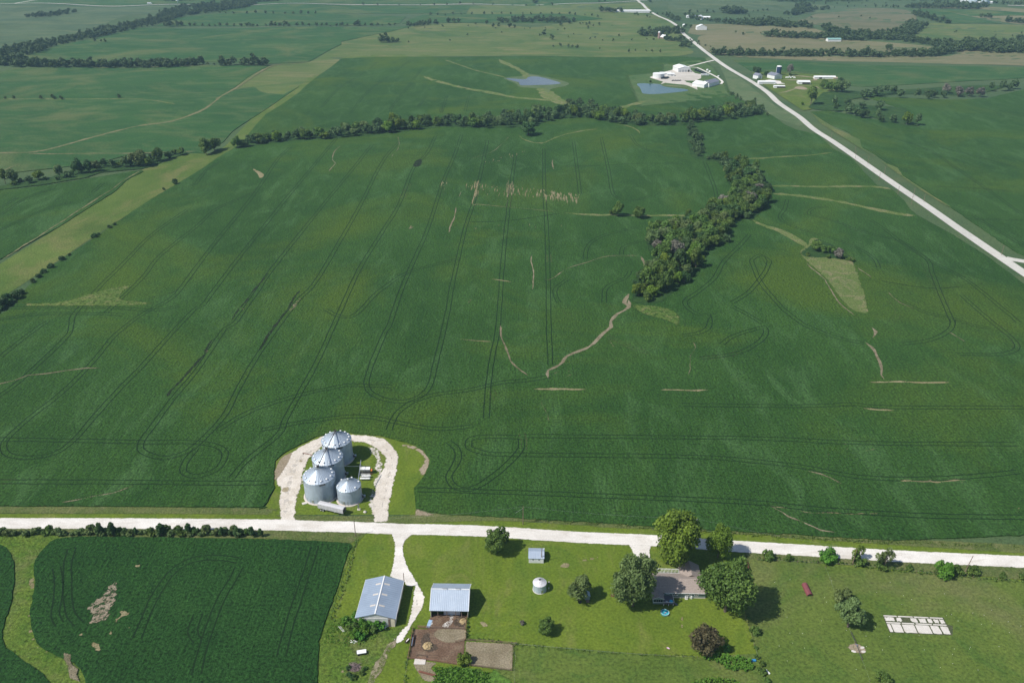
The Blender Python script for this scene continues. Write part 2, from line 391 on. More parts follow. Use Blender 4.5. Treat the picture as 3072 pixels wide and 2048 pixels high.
M['yardgravel'] = ground_mat('warm yard gravel', (.56, .50, .42), (.70, .64, .56), (.44, .38, .29), big=.06, mid=.22, fine=1.5, cC_amt=.65, cC_lo=.5, fine_amt=.3, bump=.6, bdist=.12, feather=1.8, cover=.95)
M['yardfar'] = ground_mat('commercial yard gravel', (.46, .42, .36), (.56, .52, .46), (.38, .34, .28), big=.02, mid=.08, fine=.8, cC_amt=.6, fine_amt=.2, bump=.3)
M['soil_s'] = ground_mat('thin bare spot', (.18, .16, .085), (.28, .245, .150), (.09, .11, .04), mid=.3, fine=1.5, cC_amt=.7, cC_lo=.46, bump=.6, feather=2.2, cover=.62, soft=5, nsc=.4)

# ------------------------------------------------------------------ mesh helpers
class MB:
    """collects faces (several materials) and links them as ONE mesh object"""
    def __init__(s):
        s.v = []; s.f = []; s.m = []; s.e = []; s.mats = []; s.sm = []
    def mi(s, mat):
        if mat not in s.mats: s.mats.append(mat)
        return s.mats.index(mat)
    def add(s, vs, fs, mat, edge=None, smooth=False):
        o = len(s.v); i = s.mi(mat)
        s.v.extend([tuple(v) for v in vs])
        s.e.extend(edge if edge is not None else [0.0] * len(vs))
        for f in fs:
            s.f.append(tuple(o + k for k in f)); s.m.append(i); s.sm.append(smooth)
        return s
    def box(s, mat, c, d, rz=0, taper=1.0):
        cx, cy, cz = c; hx, hy, hz = d[0] / 2, d[1] / 2, d[2] / 2
        vs = []
        for z, t in ((-hz, 1), (hz, taper)):
            for x, y in ((-hx, -hy), (hx, -hy), (hx, hy), (-hx, hy)):
                x *= t; y *= t
                vs.append((cx + x * math.cos(rz) - y * math.sin(rz), cy + x * math.sin(rz) + y * math.cos(rz), cz + z))
        return s.add(vs, [(0, 3, 2, 1), (4, 5, 6, 7), (0, 1, 5, 4), (1, 2, 6, 5), (2, 3, 7, 6), (3, 0, 4, 7)], mat)
    def cone(s, mat, c, r1, r2, h, n=24, cap=True, smooth=True):
        vs = []
        for r, z in ((r1, 0), (r2, h)):
            for k in range(n):
                a = 2 * math.pi * k / n
                vs.append((c[0] + r * math.cos(a), c[1] + r * math.sin(a), c[2] + z))
        fs = [(k, (k + 1) % n, n + (k + 1) % n, n + k) for k in range(n)]
        s.add(vs, fs, mat, smooth=smooth)
        if cap:
            s.add(vs[:n], [tuple(reversed(range(n)))], mat); s.add(vs[n:], [tuple(range(n))], mat)
        return s
    def tube(s, mat, pts_, r, n=6, r2=None):
        P = [Vector(p) for p in pts_]; vs = []; m = len(P)
        for i, p in enumerate(P):
            d = (P[min(i + 1, m - 1)] - P[max(i - 1, 0)]).normalized()
            up = Vector((0, 0, 1)) if abs(d.z) < .95 else Vector((1, 0, 0))
            a = d.cross(up).normalized(); b = d.cross(a)
            rr = r if r2 is None else r + (r2 - r) * i / (m - 1)
            for k in range(n):
                t = 2 * math.pi * k / n
                vs.append(p + (a * math.cos(t) + b * math.sin(t)) * rr)
        fs = [(i * n + k, i * n + (k + 1) % n, (i + 1) * n + (k + 1) % n, (i + 1) * n + k) for i in range(m - 1) for k in range(n)]
        fs += [tuple(range(n)), tuple(range((m - 1) * n, m * n))]
        return s.add(vs, fs, mat, smooth=False)
    def sphere(s, mat, c, r, sz=1.0, n=14, half=False):
        vs = []; rows = 7
        lo = 0 if half else -math.pi / 2
        for i in range(rows):
            t = lo + (math.pi / 2 - lo) * i / (rows - 1)
            for k in range(n):
                a = 2 * math.pi * k / n
                vs.append((c[0] + r * math.cos(t) * math.cos(a), c[1] + r * math.cos(t) * math.sin(a), c[2] + r * sz * math.sin(t)))
        fs = [(i * n + k, i * n + (k + 1) % n, (i + 1) * n + (k + 1) % n, (i + 1) * n + k) for i in range(rows - 1) for k in range(n)]
        return s.add(vs, fs, mat, smooth=True)
    def build(s, name, parent=None, loc=None, rz=0, label=None, cat=None, group=None, kind=None):
        me = bpy.data.meshes.new(name)
        me.from_pydata(s.v, [], s.f)
        for k in s.mats: me.materials.append(M[k])
        me.polygons.foreach_set('material_index', s.m)
        me.polygons.foreach_set('use_smooth', s.sm)
        at_ = me.attributes.new('edge', 'FLOAT', 'POINT'); at_.data.foreach_set('value', s.e)
        me.update()
        o = bpy.data.objects.new(name, me); COL.objects.link(o)
        if parent is not None: o.parent = parent
        if loc is not None: o.location = loc
        o.rotation_euler.z = rz
        tag(o, label, cat, group, kind)
        return o

def tag(o, label=None, cat=None, group=None, kind=None):
    if label: o['label'] = label
    if cat: o['category'] = cat
    if group: o['group'] = group
    if kind: o['kind'] = kind

def thing(name, label, cat, xy, rz=0, group=None, dz=0.0, scale=1.0):
    o = bpy.data.objects.new(name, None); COL.objects.link(o)
    o.location = (xy[0], xy[1], float(hgt(xy[0], xy[1])) + dz)
    o.rotation_euler.z = rz; o.scale = (scale,) * 3
    o.empty_display_size = 1
    tag(o, label, cat, group)
    return o

def copy_tree(root, loc, rz=0.0, scale=None, label=None, group=None):
    r = root.copy(); COL.objects.link(r); r.location = loc; r.rotation_euler.z = rz
    if scale is not None: r.scale = scale
    if label: r['label'] = label
    if group: r['group'] = group
    for ch in list(root.children):
        c = ch.copy(); COL.objects.link(c); c.parent = r
        for g in list(ch.children):
            d = g.copy(); COL.objects.link(d); d.parent = c
    return r

# ------------------------------------------------------------------ draped sheets
def inside(poly, P):
    x, y = P[:, 0], P[:, 1]; r = np.zeros(len(P), bool)
    n = len(poly)
    for i in range(n):
        x1, y1 = poly[i]; x2, y2 = poly[(i + 1) % n]
        if y1 == y2: continue
        c = ((y1 > y) != (y2 > y)) & (x < (x2 - x1) * (y - y1) / (y2 - y1) + x1)
        r ^= c
    return r

def edist(poly, P):
    d = np.full(len(P), 1e9)
    n = len(poly)
    for i in range(n):
        a = np.array(poly[i]); b = np.array(poly[(i + 1) % n]); ab = b - a
        L2 = max(1e-9, (ab ** 2).sum())
        t = np.clip(((P - a) @ ab) / L2, 0, 1)
        q = a + t[:, None] * ab
        d = np.minimum(d, np.hypot(*(P - q).T))
    return d

def crom(P, step, closed=False):
    """Catmull-Rom through P, resampled"""
    P = [np.array(p, float) for p in P]; out = []; n = len(P)
    for i in range(n if closed else n - 1):
        p0 = P[(i - 1) % n] if closed or i > 0 else P[0] * 2 - P[1]
        p1, p2 = P[i], P[(i + 1) % n]
        p3 = P[(i + 2) % n] if closed or i + 2 < n else p2 * 2 - p1
        st = step(p1[1]) if callable(step) else step
        m = max(1, int(np.hypot(*(p2 - p1)) / st))
        for k in range(m):
            t = k / m
            out.append(0.5 * ((2 * p1) + (p2 - p0) * t + (2 * p0 - 5 * p1 + 4 * p2 - p3) * t * t + (3 * p1 - p0 - 3 * p2 + p3) * t ** 3))
    if not closed: out.append(P[-1])
    return out

def drape(mb, poly, mat, z, sp=None, smooth=True, rag=0.0, skirt=0.0):
    st = lambda y: max(2.0, .008 * y) if sp is None else sp * .6
    B = crom(poly, st, True) if smooth else densify(poly, st)
    B = [b for i, b in enumerate(B) if np.hypot(*(b - B[i - 1])) > .25]
    if rag:
        B = [b + rng.normal(0, rag, 2) for b in B]
    Ba = np.array(B)
    x0, y0 = Ba.min(0); x1, y1 = Ba.max(0)
    rows = []; y = y0
    while y < y1:
        s = (max(7.0, .022 * y) if sp is None else sp)
        xs = np.arange(x0 + rng.uniform(0, s), x1, s)
        rows.append(np.stack([xs, np.full(len(xs), y + s * .3)], 1)); y += s
    G = np.concatenate(rows) if rows else np.zeros((0, 2))
    G = G[inside(B, G)] if len(G) else G
    if len(G):
        dd = edist(B, G); G = G[dd > .6]
    V = [Vector((float(a), float(b))) for a, b in B] + [Vector((float(a), float(b))) for a, b in G]
    n = len(B)
    r = delaunay_2d_cdt(V, [], [tuple(range(n))], 1, 1e-5)
    ov, of = r[0], r[2]
    P = np.array([(v.x, v.y) for v in ov])
    e = edist(B, P); e[e < .02] = 0
    zz = hgt(P[:, 0], P[:, 1]) + z
    fs = []
    for f in of:
        a, b_, c = P[f[0]], P[f[1]], P[f[2]]
        cr = (b_[0] - a[0]) * (c[1] - a[1]) - (b_[1] - a[1]) * (c[0] - a[0])
        fs.append(tuple(f) if cr > 0 else tuple(reversed(f)))
    mb.add([(P[i, 0], P[i, 1], zz[i]) for i in range(len(P))], fs, mat, list(e))
    if skirt:
        vs = []
        for b in B:
            h0 = float(hgt(b[0], b[1]))
            vs += [(b[0], b[1], h0 + z), (b[0], b[1], h0 + z - skirt)]
        mb.add(vs, [(2 * i, 2 * i + 1, (2 * i + 3) % (2 * n), (2 * i + 2) % (2 * n)) for i in range(n)], mat, [5.0] * len(vs))
    return B

def densify(poly, st):
    out = []; n = len(poly)
    for i in range(n):
        a = np.array(poly[i], float); b = np.array(poly[(i + 1) % n], float)
        m = max(1, int(np.hypot(*(b - a)) / (st(a[1]))))
        for k in range(m): out.append(a + (b - a) * k / m)
    return out

def ribbon(mb, line, w, mat, z, w2=None, wob=0.0):
    C = crom(line, lambda y: max(2.5, .009 * y))
    vs = []; es = []; n = len(C)
    ph = rng.uniform(0, 6)
    for i, c in enumerate(C):
        d = C[min(i + 1, n - 1)] - C[max(i - 1, 0)]; L = max(1e-6, np.hypot(*d)); d = d / L
        nn = np.array((-d[1], d[0]))
        ww = (w + ((w2 if w2 is not None else w) - w) * i / max(1, n - 1)) / 2
        if wob:
            c = c + nn * wob * (math.sin(i * .9 + ph) + rng.normal(0, .4))
            if wob > .2:
                ww *= rng.uniform(.65, 1.3)
                if i in (0, n - 1): ww *= .3
        for k in (-1, 0, 1):
            q = c + nn * ww * k
            vs.append((q[0], q[1], float(hgt(q[0], q[1])) + z)); es.append(ww if k == 0 else 0.0)
    fs = []
    for i in range(n - 1):
        for k in (0, 1):
            a = i * 3 + k
            fs.append((a, a + 3, a + 4, a + 1))
    fs = [tuple(reversed(f)) for f in fs]
    mb.add(vs, fs, mat, es)

def offset_line(C, d):
    out = []
    C = [np.array(c, float) for c in C]
    n = len(C)
    for i, c in enumerate(C):
        t = C[min(i + 1, n - 1)] - C[max(i - 1, 0)]; t = t / max(1e-6, np.hypot(*t))
        out.append(c + np.array((-t[1], t[0])) * d)
    return out

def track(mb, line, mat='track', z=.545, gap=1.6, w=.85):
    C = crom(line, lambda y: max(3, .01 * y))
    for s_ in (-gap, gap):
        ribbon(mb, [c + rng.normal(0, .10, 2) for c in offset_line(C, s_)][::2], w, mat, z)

def sheet(name, s, mat, z, label=None, kind='structure', cat=None, **kw):
    mb = MB(); drape(mb, pts(s) if isinstance(s, str) else s, mat, z, **kw)
    return mb.build(name, label=label, kind=kind, cat=cat)

# ------------------------------------------------------------------ the land
mb = MB()
R, Cn = 230, 170
ys = 60 * (9500 / 60) ** (np.arange(R) / (R - 1))
us = np.linspace(-1, 1, Cn)
yy, uu = np.meshgrid(ys, us, indexing='ij'); xx = uu * (yy + 420) * 1.15
zz = hgt(xx, yy) - .18
V = np.stack([xx, yy, zz], -1).reshape(-1, 3)
mb.add(V.tolist(), [(i * Cn + j, i * Cn + j + 1, (i + 1) * Cn + j + 1, (i + 1) * Cn + j) for i in range(R - 1) for j in range(Cn - 1)], 'ground')
mb.build('ground', label='open green country stretching to the far hills', kind='structure')

# grass sheets, lowest layer first
sheet('farmyard_grass', 'B1 -200,60 2352,60 B4 -1200,120 0,120 2352,240 B5 0,240 2700,420 2800,1800 -2600,1900 B1 -400,1900', 'lawn', -.02,
      'mown green grass around the near farm buildings', rag=0, smooth=False)
sheet('pasture', 'B4 -40,1195 600,1240 1300,1300 1700,1330 2260,1290 2180,980 2120,700 2130,420 B5 0,430 900,540 1600,590 2800,700 2900,1800 B4 -40,1700', 'pasture', .04,
      'rough grazed pasture right of the farmhouse and below the lawn', smooth=False)
sheet('roadside_verge', 'B1 -300,55 2352,75 B3 0,15 1200,35 B4 0,130 1000,190 2352,260 B5 0,260 2700,430 B5 2700,350 0,215 B4 1000,140 0,80 B2 2352,1215 2000,1215 1680,1240 200,1220 B1 2352,8 -300,-5', 'verge', .06,
      'rough grass verge along the far side of the gravel road', sp=2.4)
sheet('roadside_verge', 'B1 -300,170 600,168 2352,180 B3 0,70 700,90 1000,92 880,170 820,220 0,175 B1 2352,285 600,275 -300,260', 'verge', .07,
      'brownish grass verge along the near side of the gravel road', sp=2.4)
sheet('roadside_verge', 'B4 2170,380 2352,385 B5 0,385 800,440 1400,470 2600,540 2600,660 2000,620 1200,560 800,520 0,465 B4 2170,460', 'verge', .075,
      'brushy grass verge between gravel road and right pasture', sp=2.4)
sheet('weed_patch', 'B3 880,170 980,95 830,300 640,900 700,890 840,860 900,960 1180,980 1290,960 1190,1120 1100,1230 980,1480 950,1700 500,1700 520,1250 540,1100 620,850 720,560 800,290', 'weeds', .09,
      'tall unmown weeds behind and beside the blue roofed shed')
sheet('weed_patch', 'C5 640,1060 1000,1030 1990,1130 1990,1500 600,1500', 'lime', .085, 'bright leafy weeds below the feedlot', smooth=False)
sheet('meadow_strip', 'B1 -60,250 600,262 390,380 300,520 312,700 272,950 330,1200 500,1310 690,1400 780,1570 820,1750 420,1750 400,1500 200,1350 60,1240 18,1130 38,1030 110,800 130,560 105,460 -60,300', 'weeds', .08,
      'bright green grass waterway between the two left fields')
# far-left hay and meadow strip
sheet('hay_meadow', 'M1 -300,1330 0,1130 400,880 620,740 780,640 880,550 980,480 1100,440 1290,370 1400,370 1560,310 T1 1900,650 2100,550 2352,420 T2 0,400 300,380 640,390 0,560 T1 2200,600 M1 1640,320 1100,660 500,1040 0,1370 -300,1560', 'hay', .02,
      'yellow green hay meadow along the left edge of the big field')
sheet('olive_pasture', 'T1 1300,781 1560,640 1740,600 1800,632 1950,655 2060,590 2352,430 T2 0,395 1200,385 2340,385 2352,300 2345,215 2230,140 1800,135 1500,165 1300,188 900,162 560,172 480,185 350,215 250,225 100,270 0,292 T1 2352,310 2240,370 2120,430 1900,445 1700,540 1500,640', 'olive', .03,
      'olive tan rolling pasture beyond the north boundary')
sheet('wet_meadow', 'T1 -400,45 0,44 1100,42 1180,60 1000,95 780,140 560,225 400,250 200,300 60,330 -400,330', 'paleg', .03, 'pale streaky meadow left of the wooded river')
sheet('dry_pasture', 'T3 30,230 60,170 300,165 600,180 900,195 1030,235 900,250 620,250 300,245 130,245 230,370 330,375 700,370 1200,372 1500,362 1760,335 1500,300 1050,268 520,245 100,242', 'tan', .05, 'pale dry pasture right of the far road', smooth=False)
sheet('dry_pasture', 'T3 130,245 700,250 1050,270 1400,292 1760,330 1600,360 1100,375 600,365 230,375', 'tan', .06, 'tan hay slope below the green roofed shed')
sheet('dry_pasture', 'T3 250,388 800,388 1400,385 1800,388 1900,350 1960,340 2100,350 2500,385 2500,455 2000,445 1300,428 600,405', 'tan', .06, 'tan grass strip along the north side of the right boundary')
sheet('hill_pasture', 'T3 780,150 900,100 1100,68 1330,56 1500,64 1600,92 1620,140 1560,190 1480,232 1300,225 1100,195 900,170', 'brownhill', .05, 'brown grazed hill with scattered cattle trails')
sheet('hill_pasture', 'T3 1580,260 1650,180 1700,160 1830,165 2050,170 2500,190 2500,290 2100,285 1800,275', 'olive', .05, 'olive green hillside with darker bands at far right')
sheet('hill_pasture', 'T3 0,-20 250,-10 600,10 900,30 1300,60 900,95 600,72 300,85 100,88 -100,60', 'paleg', .05, 'pale grassy slope behind the far farm')
sheet('dry_pasture', 'T3 1820,80 2100,90 2500,110 2500,190 2250,160 1990,115', 'tan', .07, 'tan hay strips on the far right hillside')
sheet('dry_pasture', 'T3 1500,50 1900,60 2352,90 2500,95 2500,82 1900,45 1500,42', 'tan', .07, 'thin tan grass band on the far right horizon')
sheet('rough_meadow', 'T2 870,96 920,42 1500,34 1900,28 2040,14 2150,90 2250,140 1800,132 1500,95', 'olive', .04, 'pale pasture below the far crossroad')
sheet('roadside_meadow', 'T3 180,395 110,430 250,440 330,640 440,700 560,770 M3 560,100 800,180 860,165 640,-20 T3 700,770 400,540', 'verge_far', .05, 'rough grass between the highway and the north field', smooth=False)

# crops ---------------------------------------------------------------------------------
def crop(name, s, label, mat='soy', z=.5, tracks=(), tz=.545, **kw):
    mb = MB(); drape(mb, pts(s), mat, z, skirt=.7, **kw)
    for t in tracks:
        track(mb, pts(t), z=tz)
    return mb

TR = """M2 215,310 110,440 0,575 M1 2200,760 1890,1150 1760,1340 1600,1562 L1 1550,200 1370,470 1180,700 1020,920 965,1000 1000,1060 1150,1092 1290,1050 1440,920 1560,780 1640,620 1780,380 1950,140 2060,0 M1 2180,1250 2352,960 M2 130,730 290,420 400,290
M1 2340,240 2250,350 2000,650 1750,960 1600,1150 1380,1440 L1 1350,60 1150,270 960,480 840,600 650,810 520,960 380,1060 200,1090 60,1070 25,1010 60,950 200,820 430,640 640,430 800,240 1000,90 1170,0 M1 1300,1230 1700,720 1900,430 2000,330
L1 330,150 160,270 0,400
M1 1290,760 1050,930 850,1130 640,1340 500,1500 L1 480,230 250,460 90,600 -60,700
M2 650,250 590,370 500,470 400,720 290,900 130,1160 0,1440 L1 2200,400 2080,620 1960,840 1920,930 1700,1110 1600,1230
M2 830,240 770,410 700,570 600,880 490,1130 400,1350 330,1562 L2 300,230 200,470 175,600 250,670 400,705 540,670 610,590 660,400 730,100 M2 770,1250 850,900 930,640 1010,270
M2 1200,370 1170,600 1140,850 1110,1150 1080,1562 L2 1040,400 1010,620 1000,850
M2 1395,340 1400,640 1415,900 1425,1250 1430,1562 L2 1440,450
M2 1600,290 1625,480 1645,650
M2 1790,260 1840,480 1870,650 1930,690 2050,690 2130,660
L2 1440,530 1250,560 1100,572 900,620 620,660 500,700 380,790 330,900 320,950
L1 1800,900 2000,860 2200,830 L2 0,810 200,810 400,850 620,890 850,880 950,860
L2 740,980 810,1050 790,1130 740,1220 780,1290 880,1310 1000,1250 1150,1130 1240,1020 1230,930
L2 1240,950 980,945 890,960 880,1020 1000,1060 1300,1070 2352,1082 L3 400,1105 800,1150 1250,1225 1700,1235 2100,1210 2352,1180
L2 1250,940 2352,950 L3 600,960 1300,990 2352,997
L3 0,725 800,735 1200,722 1400,742 2352,745
L2 530,1310 1200,1330 2352,1375 L3 500,1400 1000,1450 1700,1490 2352,1500
L3 270,310 330,260 480,210 565,190 560,260 450,340 330,380 60,410
L3 340,50 440,100 540,160 565,190
M3 340,1400 450,1330 560,1200 595,1110 540,1070 475,1090 500,1180 550,1280 700,1450 850,1562 L3 850,180 1050,260 1250,300
M3 460,930 400,1000 280,1120 220,1230 100,1330 15,1390 40,1440 150,1500 L3 190,100 170,200 60,245 0,250
M3 1000,740 900,750 870,790 1060,840 1200,900 1400,950 1500,975 1680,1100 1720,1200 1800,1400 1860,1540
M3 1290,830 1400,900 1500,980 1700,1110 1950,1240 2200,1440 2340,1560
M3 720,690 700,760 670,820 800,890 1100,980 1300,1080 1360,1180
L3 1500,10 1700,100 1860,130 2000,180 2120,200
L3 1860,140 1840,210 1700,280 1450,312
L3 1920,-30 2100,130 2280,280 2295,340 2200,378 1900,376
L1 -60,965 500,972 1000,982 1350,985 1520,1020 1550,1090 1480,1180 1350,1220 1265,1190 1285,1110 1380,1000
L1 -60,1255 800,1258 1500,1265 1850,1262
L1 1500,900 1750,760 2100,650 2352,598 L2 0,590 400,600
M2 820,1095 600,1150 440,1200 250,1330 60,1500 L1 2200,50
M1 1300,600 1340,590 1430,480 1560,410
M1 1750,640 1500,750 1350,880 1100,1080 980,1230 700,1500
M2 1680,1100 1700,1010 1800,940 2080,870
M2 1500,1400 1470,1330 1500,1270 1560,1240
M2 1810,1400 1830,1290 1960,1230 1990,1180
M2 1930,1070 1940,1020 2080,970
M2 1990,240 2050,320 2200,370 2352,370
T2 470,420 200,620 50,800
T2 560,470 380,700 330,781
T2 620,600 530,740 M2 500,50
T2 730,650 690,781 M2 690,40
T2 880,660 850,781
T2 250,430 0,600 T1 2200,760
M3 150,430 180,500 230,650 220,740
L1 -60,145 300,100 700,100 900,108
L1 -60,60 700,55 1100,75 1300,25""".split('\n')

EDGE_N = "T1 2352,405 T2 300,394 1200,390 2200,392 T3 0,392 150,400 330,640 420,700 560,770 M3 620,110 700,170 780,205 930,240 1040,340 1160,400 1340,590 1440,615 1530,700 1570,760 1640,810 1860,930 2100,1080 2352,1270 2600,1480 2900,1700"
EDGE_S = "L3 2800,1700 2352,1620 B5 1200,300 0,228 B4 2352,235 1000,152 0,92 B2 2352,1232 2200,1215 2060,1180 1960,1150 1960,1090 1945,900 2090,720 2145,560 2090,450 1950,365 1700,290 1570,252 1130,202 860,212 720,255 520,345 300,465 185,560 172,700 180,900 60,1120 0,1162 B1 2352,5 -300,-8"
EDGE_W = "L1 -300,650 -300,300 -300,80 0,60 M1 0,1480 80,1440 180,1300 370,1140 700,920 1100,650 1500,400 1660,305 T1 1830,790 2060,640 2200,520"
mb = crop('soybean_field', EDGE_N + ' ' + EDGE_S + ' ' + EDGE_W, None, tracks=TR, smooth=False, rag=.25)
for s, w in (("L3 2180,150 2240,215", .8), ("L2 1240,920 1265,1000 1240,1060", .8), ("L2 1200,960 1215,1010", .8), ("M2 1830,1400 1900,1480", .7),
             ("L2 1540,80 1650,185", .7), ("L3 1430,10 1490,90 1440,150 1370,160", .8), ("M3 1660,1120 1720,1250 1860,1490", .7),
             ("L3 130,410 330,385 390,350", .8), ("L2 1030,620 1070,690 1150,715", .8), ("M2 940,570 925,720", .9), ("M2 1150,740 1180,580", .9),
             ("M2 430,680 470,580", .9), ("M2 870,880 880,820", .9), ("M2 1410,880 1405,850", .9), ("M2 1430,1070 1435,1150", 1),
             ("L3 2150,165 2290,290 2270,350", .7), ("M2 690,650 720,540", .8), ("L2 1830,250 2000,330 2120,370", .9), ("L1 0,1258 150,1252", .8)):
    track(mb, pts(s), 'track_tan', .56, w=w)
mb.build('soybean_field', label='huge dark green soybean field with wheel tracks between the gravel road and the highway', cat='crop field', kind='stuff')

TR2 = """B1 640,370 605,480 598,640 600,800 630,960 700,1040
B1 2100,480 1900,455 1700,475 1530,575 1390,760 1300,950 1190,1220
B1 2110,540 2060,640 1950,820 1860,1050 1780,1300 1720,1552
B3 500,240 440,430 350,700 270,950 180,1300
B1 500,540 520,680 510,830 490,960 560,1080
B1 1750,950 1700,1100 1780,1230""".split('\n')
crop('soybean_field', 'B1 600,272 1500,275 2352,287 B3 400,190 815,215 795,300 715,560 615,850 538,1100 518,1500 500,1700 B1 1400,1700 860,1720 760,1560 680,1400 500,1310 330,1200 268,950 310,700 300,520 385,375', None, mat='soy_near', tracks=TR2, rag=.15).build(
    'soybean_field', label='near soybean field with a large bare patch, left of the blue roofed shed', cat='crop field', kind='stuff')
crop('soybean_field', 'B1 -500,250 0,338 105,455 130,560 110,800 40,1030 20,1130 60,1240 200,1350 400,1500 440,1700 -500,1800', None, mat='soy_near', rag=.15).build(
    'soybean_field', label='corner of dark soybeans at the left edge below the hedgerow', cat='crop field', kind='stuff')
T3_ = """M3 1300,230 1500,280 1700,350 1850,450 2100,620 2352,800
M3 1290,340 1400,420 1560,520
M3 1560,300 1700,310 1900,360 2352,480
M3 1180,120 1400,200 1700,230
M3 1750,600 2000,610 2352,640
M3 1950,820 2200,830 2352,830
M3 2000,800 2200,920 2352,1010""".split('\n')
crop('soybean_field', 'M3 880,85 1000,75 1400,150 1640,190 1500,60 T3 1260,670 1800,690 2100,680 2352,620 2700,600 M3 2700,1400 2352,1075 2300,1050 2150,950 1830,730 1700,640 1500,510 1400,430 1300,360 1220,320 1150,230 1000,160', None, mat='soy', tracks=T3_, smooth=False, rag=.3).build(
    'soybean_field', label='dark soybean field right of the highway', cat='crop field', kind='stuff')
crop('soybean_field', 'T3 345,415 900,430 1500,455 2220,465 2700,480 2700,560 2352,540 1800,570 1250,600 1100,590 1050,550 940,510 700,500 560,505 470,490', None, mat='soy_far', smooth=False).build(
    'soybean_field', label='soybean field behind the white farmstead on the right', cat='crop field', kind='stuff')
crop('soybean_field', 'T1 -400,520 0,500 100,472 900,464 1850,458 1700,540 1560,640 1640,620 1750,600 1800,640 1950,655 2060,600 M1 1900,20 1600,220 1540,290 1400,370 1290,362 1050,365 900,375 700,430 400,470 200,490 0,520 -400,540', None, mat='soy_far', smooth=False).build(
    'soybean_field', label='large soybean field crossed by a curving tan track at left', cat='crop field', kind='stuff')
TR4 = """M1 0,750 150,660
M1 0,800 200,670 450,600
M1 640,640 730,560
M1 0,900 300,760 560,690""".split('\n')
crop('soybean_field', 'M1 -300,680 0,625 250,600 600,545 980,488 880,550 780,640 620,740 400,880 0,1100 -300,1290', None, mat='soy', tracks=TR4, rag=.3).build(
    'soybean_field', label='triangular soybean field beside the hay meadow at left', cat='crop field', kind='stuff')
crop('soybean_field', 'T1 120,398 400,315 640,272 790,235 920,195 2352,190 T2 480,184 350,218 100,268 0,288 T1 2352,308 2230,370 2120,430 1850,440 900,430 400,420', None, mat='soy_far', smooth=False).build(
    'soybean_field', label='broad soybean field between two tree lines at upper left', cat='crop field', kind='stuff')
crop('soybean_field', 'T1 1080,182 1200,122 1450,102 2300,98 T2 450,118 400,165 0,180 T1 1500,182', None, mat='soy_far', smooth=False).build(
    'soybean_field', label='narrow soybean field with bare gullies at upper left', cat='crop field', kind='stuff')
crop('soybean_field', 'T1 1480,82 1650,45 2352,40 T2 890,40 860,95 0,96 T1 1700,90', None, mat='soy_far', smooth=False).build(
    'soybean_field', label='soybean field just below the far road', cat='crop field', kind='stuff')
crop('soybean_field', 'T1 -600,26 300,26 1290,26 T2 -400,26 0,28 900,28 1700,24 2000,0 1900,-30 T1 -600,-30', None, mat='soy_far', smooth=False).build(
    'soybean_field', label='soybean fields beyond the far road', cat='crop field', kind='stuff')
crop('soybean_field', 'T3 1560,66 1900,72 2500,100 2500,112 2000,112 1830,84 1990,120 2200,165 1830,165 1700,130 1610,95', None, mat='soy_far', smooth=False).build(
    'soybean_field', label='curved soybean strip on the far right hillside', cat='crop field', kind='stuff')
crop('soybean_field', 'T2 420,165 560,105 870,98 1500,98 1800,130 1500,160 900,158', None, mat='soy_far', smooth=False).build(
    'soybean_field', label='green strip of crops behind the pasture trees', cat='crop field', kind='stuff')

# grassy waterways and strips
def strip(name, s, w, mat, z, label, wob=.3, w2=None):
    mb = MB(); ribbon(mb, pts(s), w, mat, z, w2=w2, wob=wob); return mb.build(name, label=label, kind='structure')
M['strip'] = ground_mat('grass waterway', (.095, .155, .034), (.150, .185, .058), (.25, .22, .12), mid=.12, fine=.9, cC_amt=.7, cC_lo=.48, bump=.8, fine_amt=.8, feather=1.6, cover=.88, nsc=.3)
for s, w, l in (("T2 710,415 800,445 900,480 1000,505 1140,540", 7, 'narrow tan grass waterway above the dark pond'),
                ("T2 1090,412 1130,440 1200,470 1250,500 1280,540", 16, 'wide grass waterway running into the dark pond'),
                ("T2 570,530 650,560 760,590 900,620 1050,645 1200,675 1400,690 1540,705", 13, 'long curved tan grass waterway left of the pond'),
                ("T2 1370,610 1430,660 1500,700 1560,730", 26, 'grass below the pond dam'),
                ("T2 1900,760 1980,730 2100,700", 14, 'grassy draw beside the commercial yard'),
                ("M3 380,410 600,400 850,385 1040,365", 6, 'upper grass strip between tree ravine and highway'),
                ("M3 590,595 900,600 1330,600 1440,622", 8, 'middle grass strip between tree ravine and highway'),
                ("M3 620,650 850,668 1050,700 1250,740 1480,790 1600,800", 9, 'lower grass strip between tree ravine and highway'),
                ("M3 480,830 570,870 720,930 850,1010 870,1080", 9, 'grass strip from ravine to the shrub mound'),
                ("M2 1540,785 1850,797 2352,800 M3 110,805", 7, 'weedy strip through the two lone trees'),
                ("M2 1210,235 1250,270 1380,300 1540,240 1780,200", 5, 'pale grass edge near the dark round tree'),
                ("M2 1870,170 1960,180 2040,210 2060,240", 5, 'tan curved grass edge at the north end'),
                ("T1 0,685 400,685 880,685 1050,695 1210,720", 7, 'pale grass terrace with a few shrubs at far left')):
    strip('grass_strip', s, w, 'strip', .58, l, wob=.8)
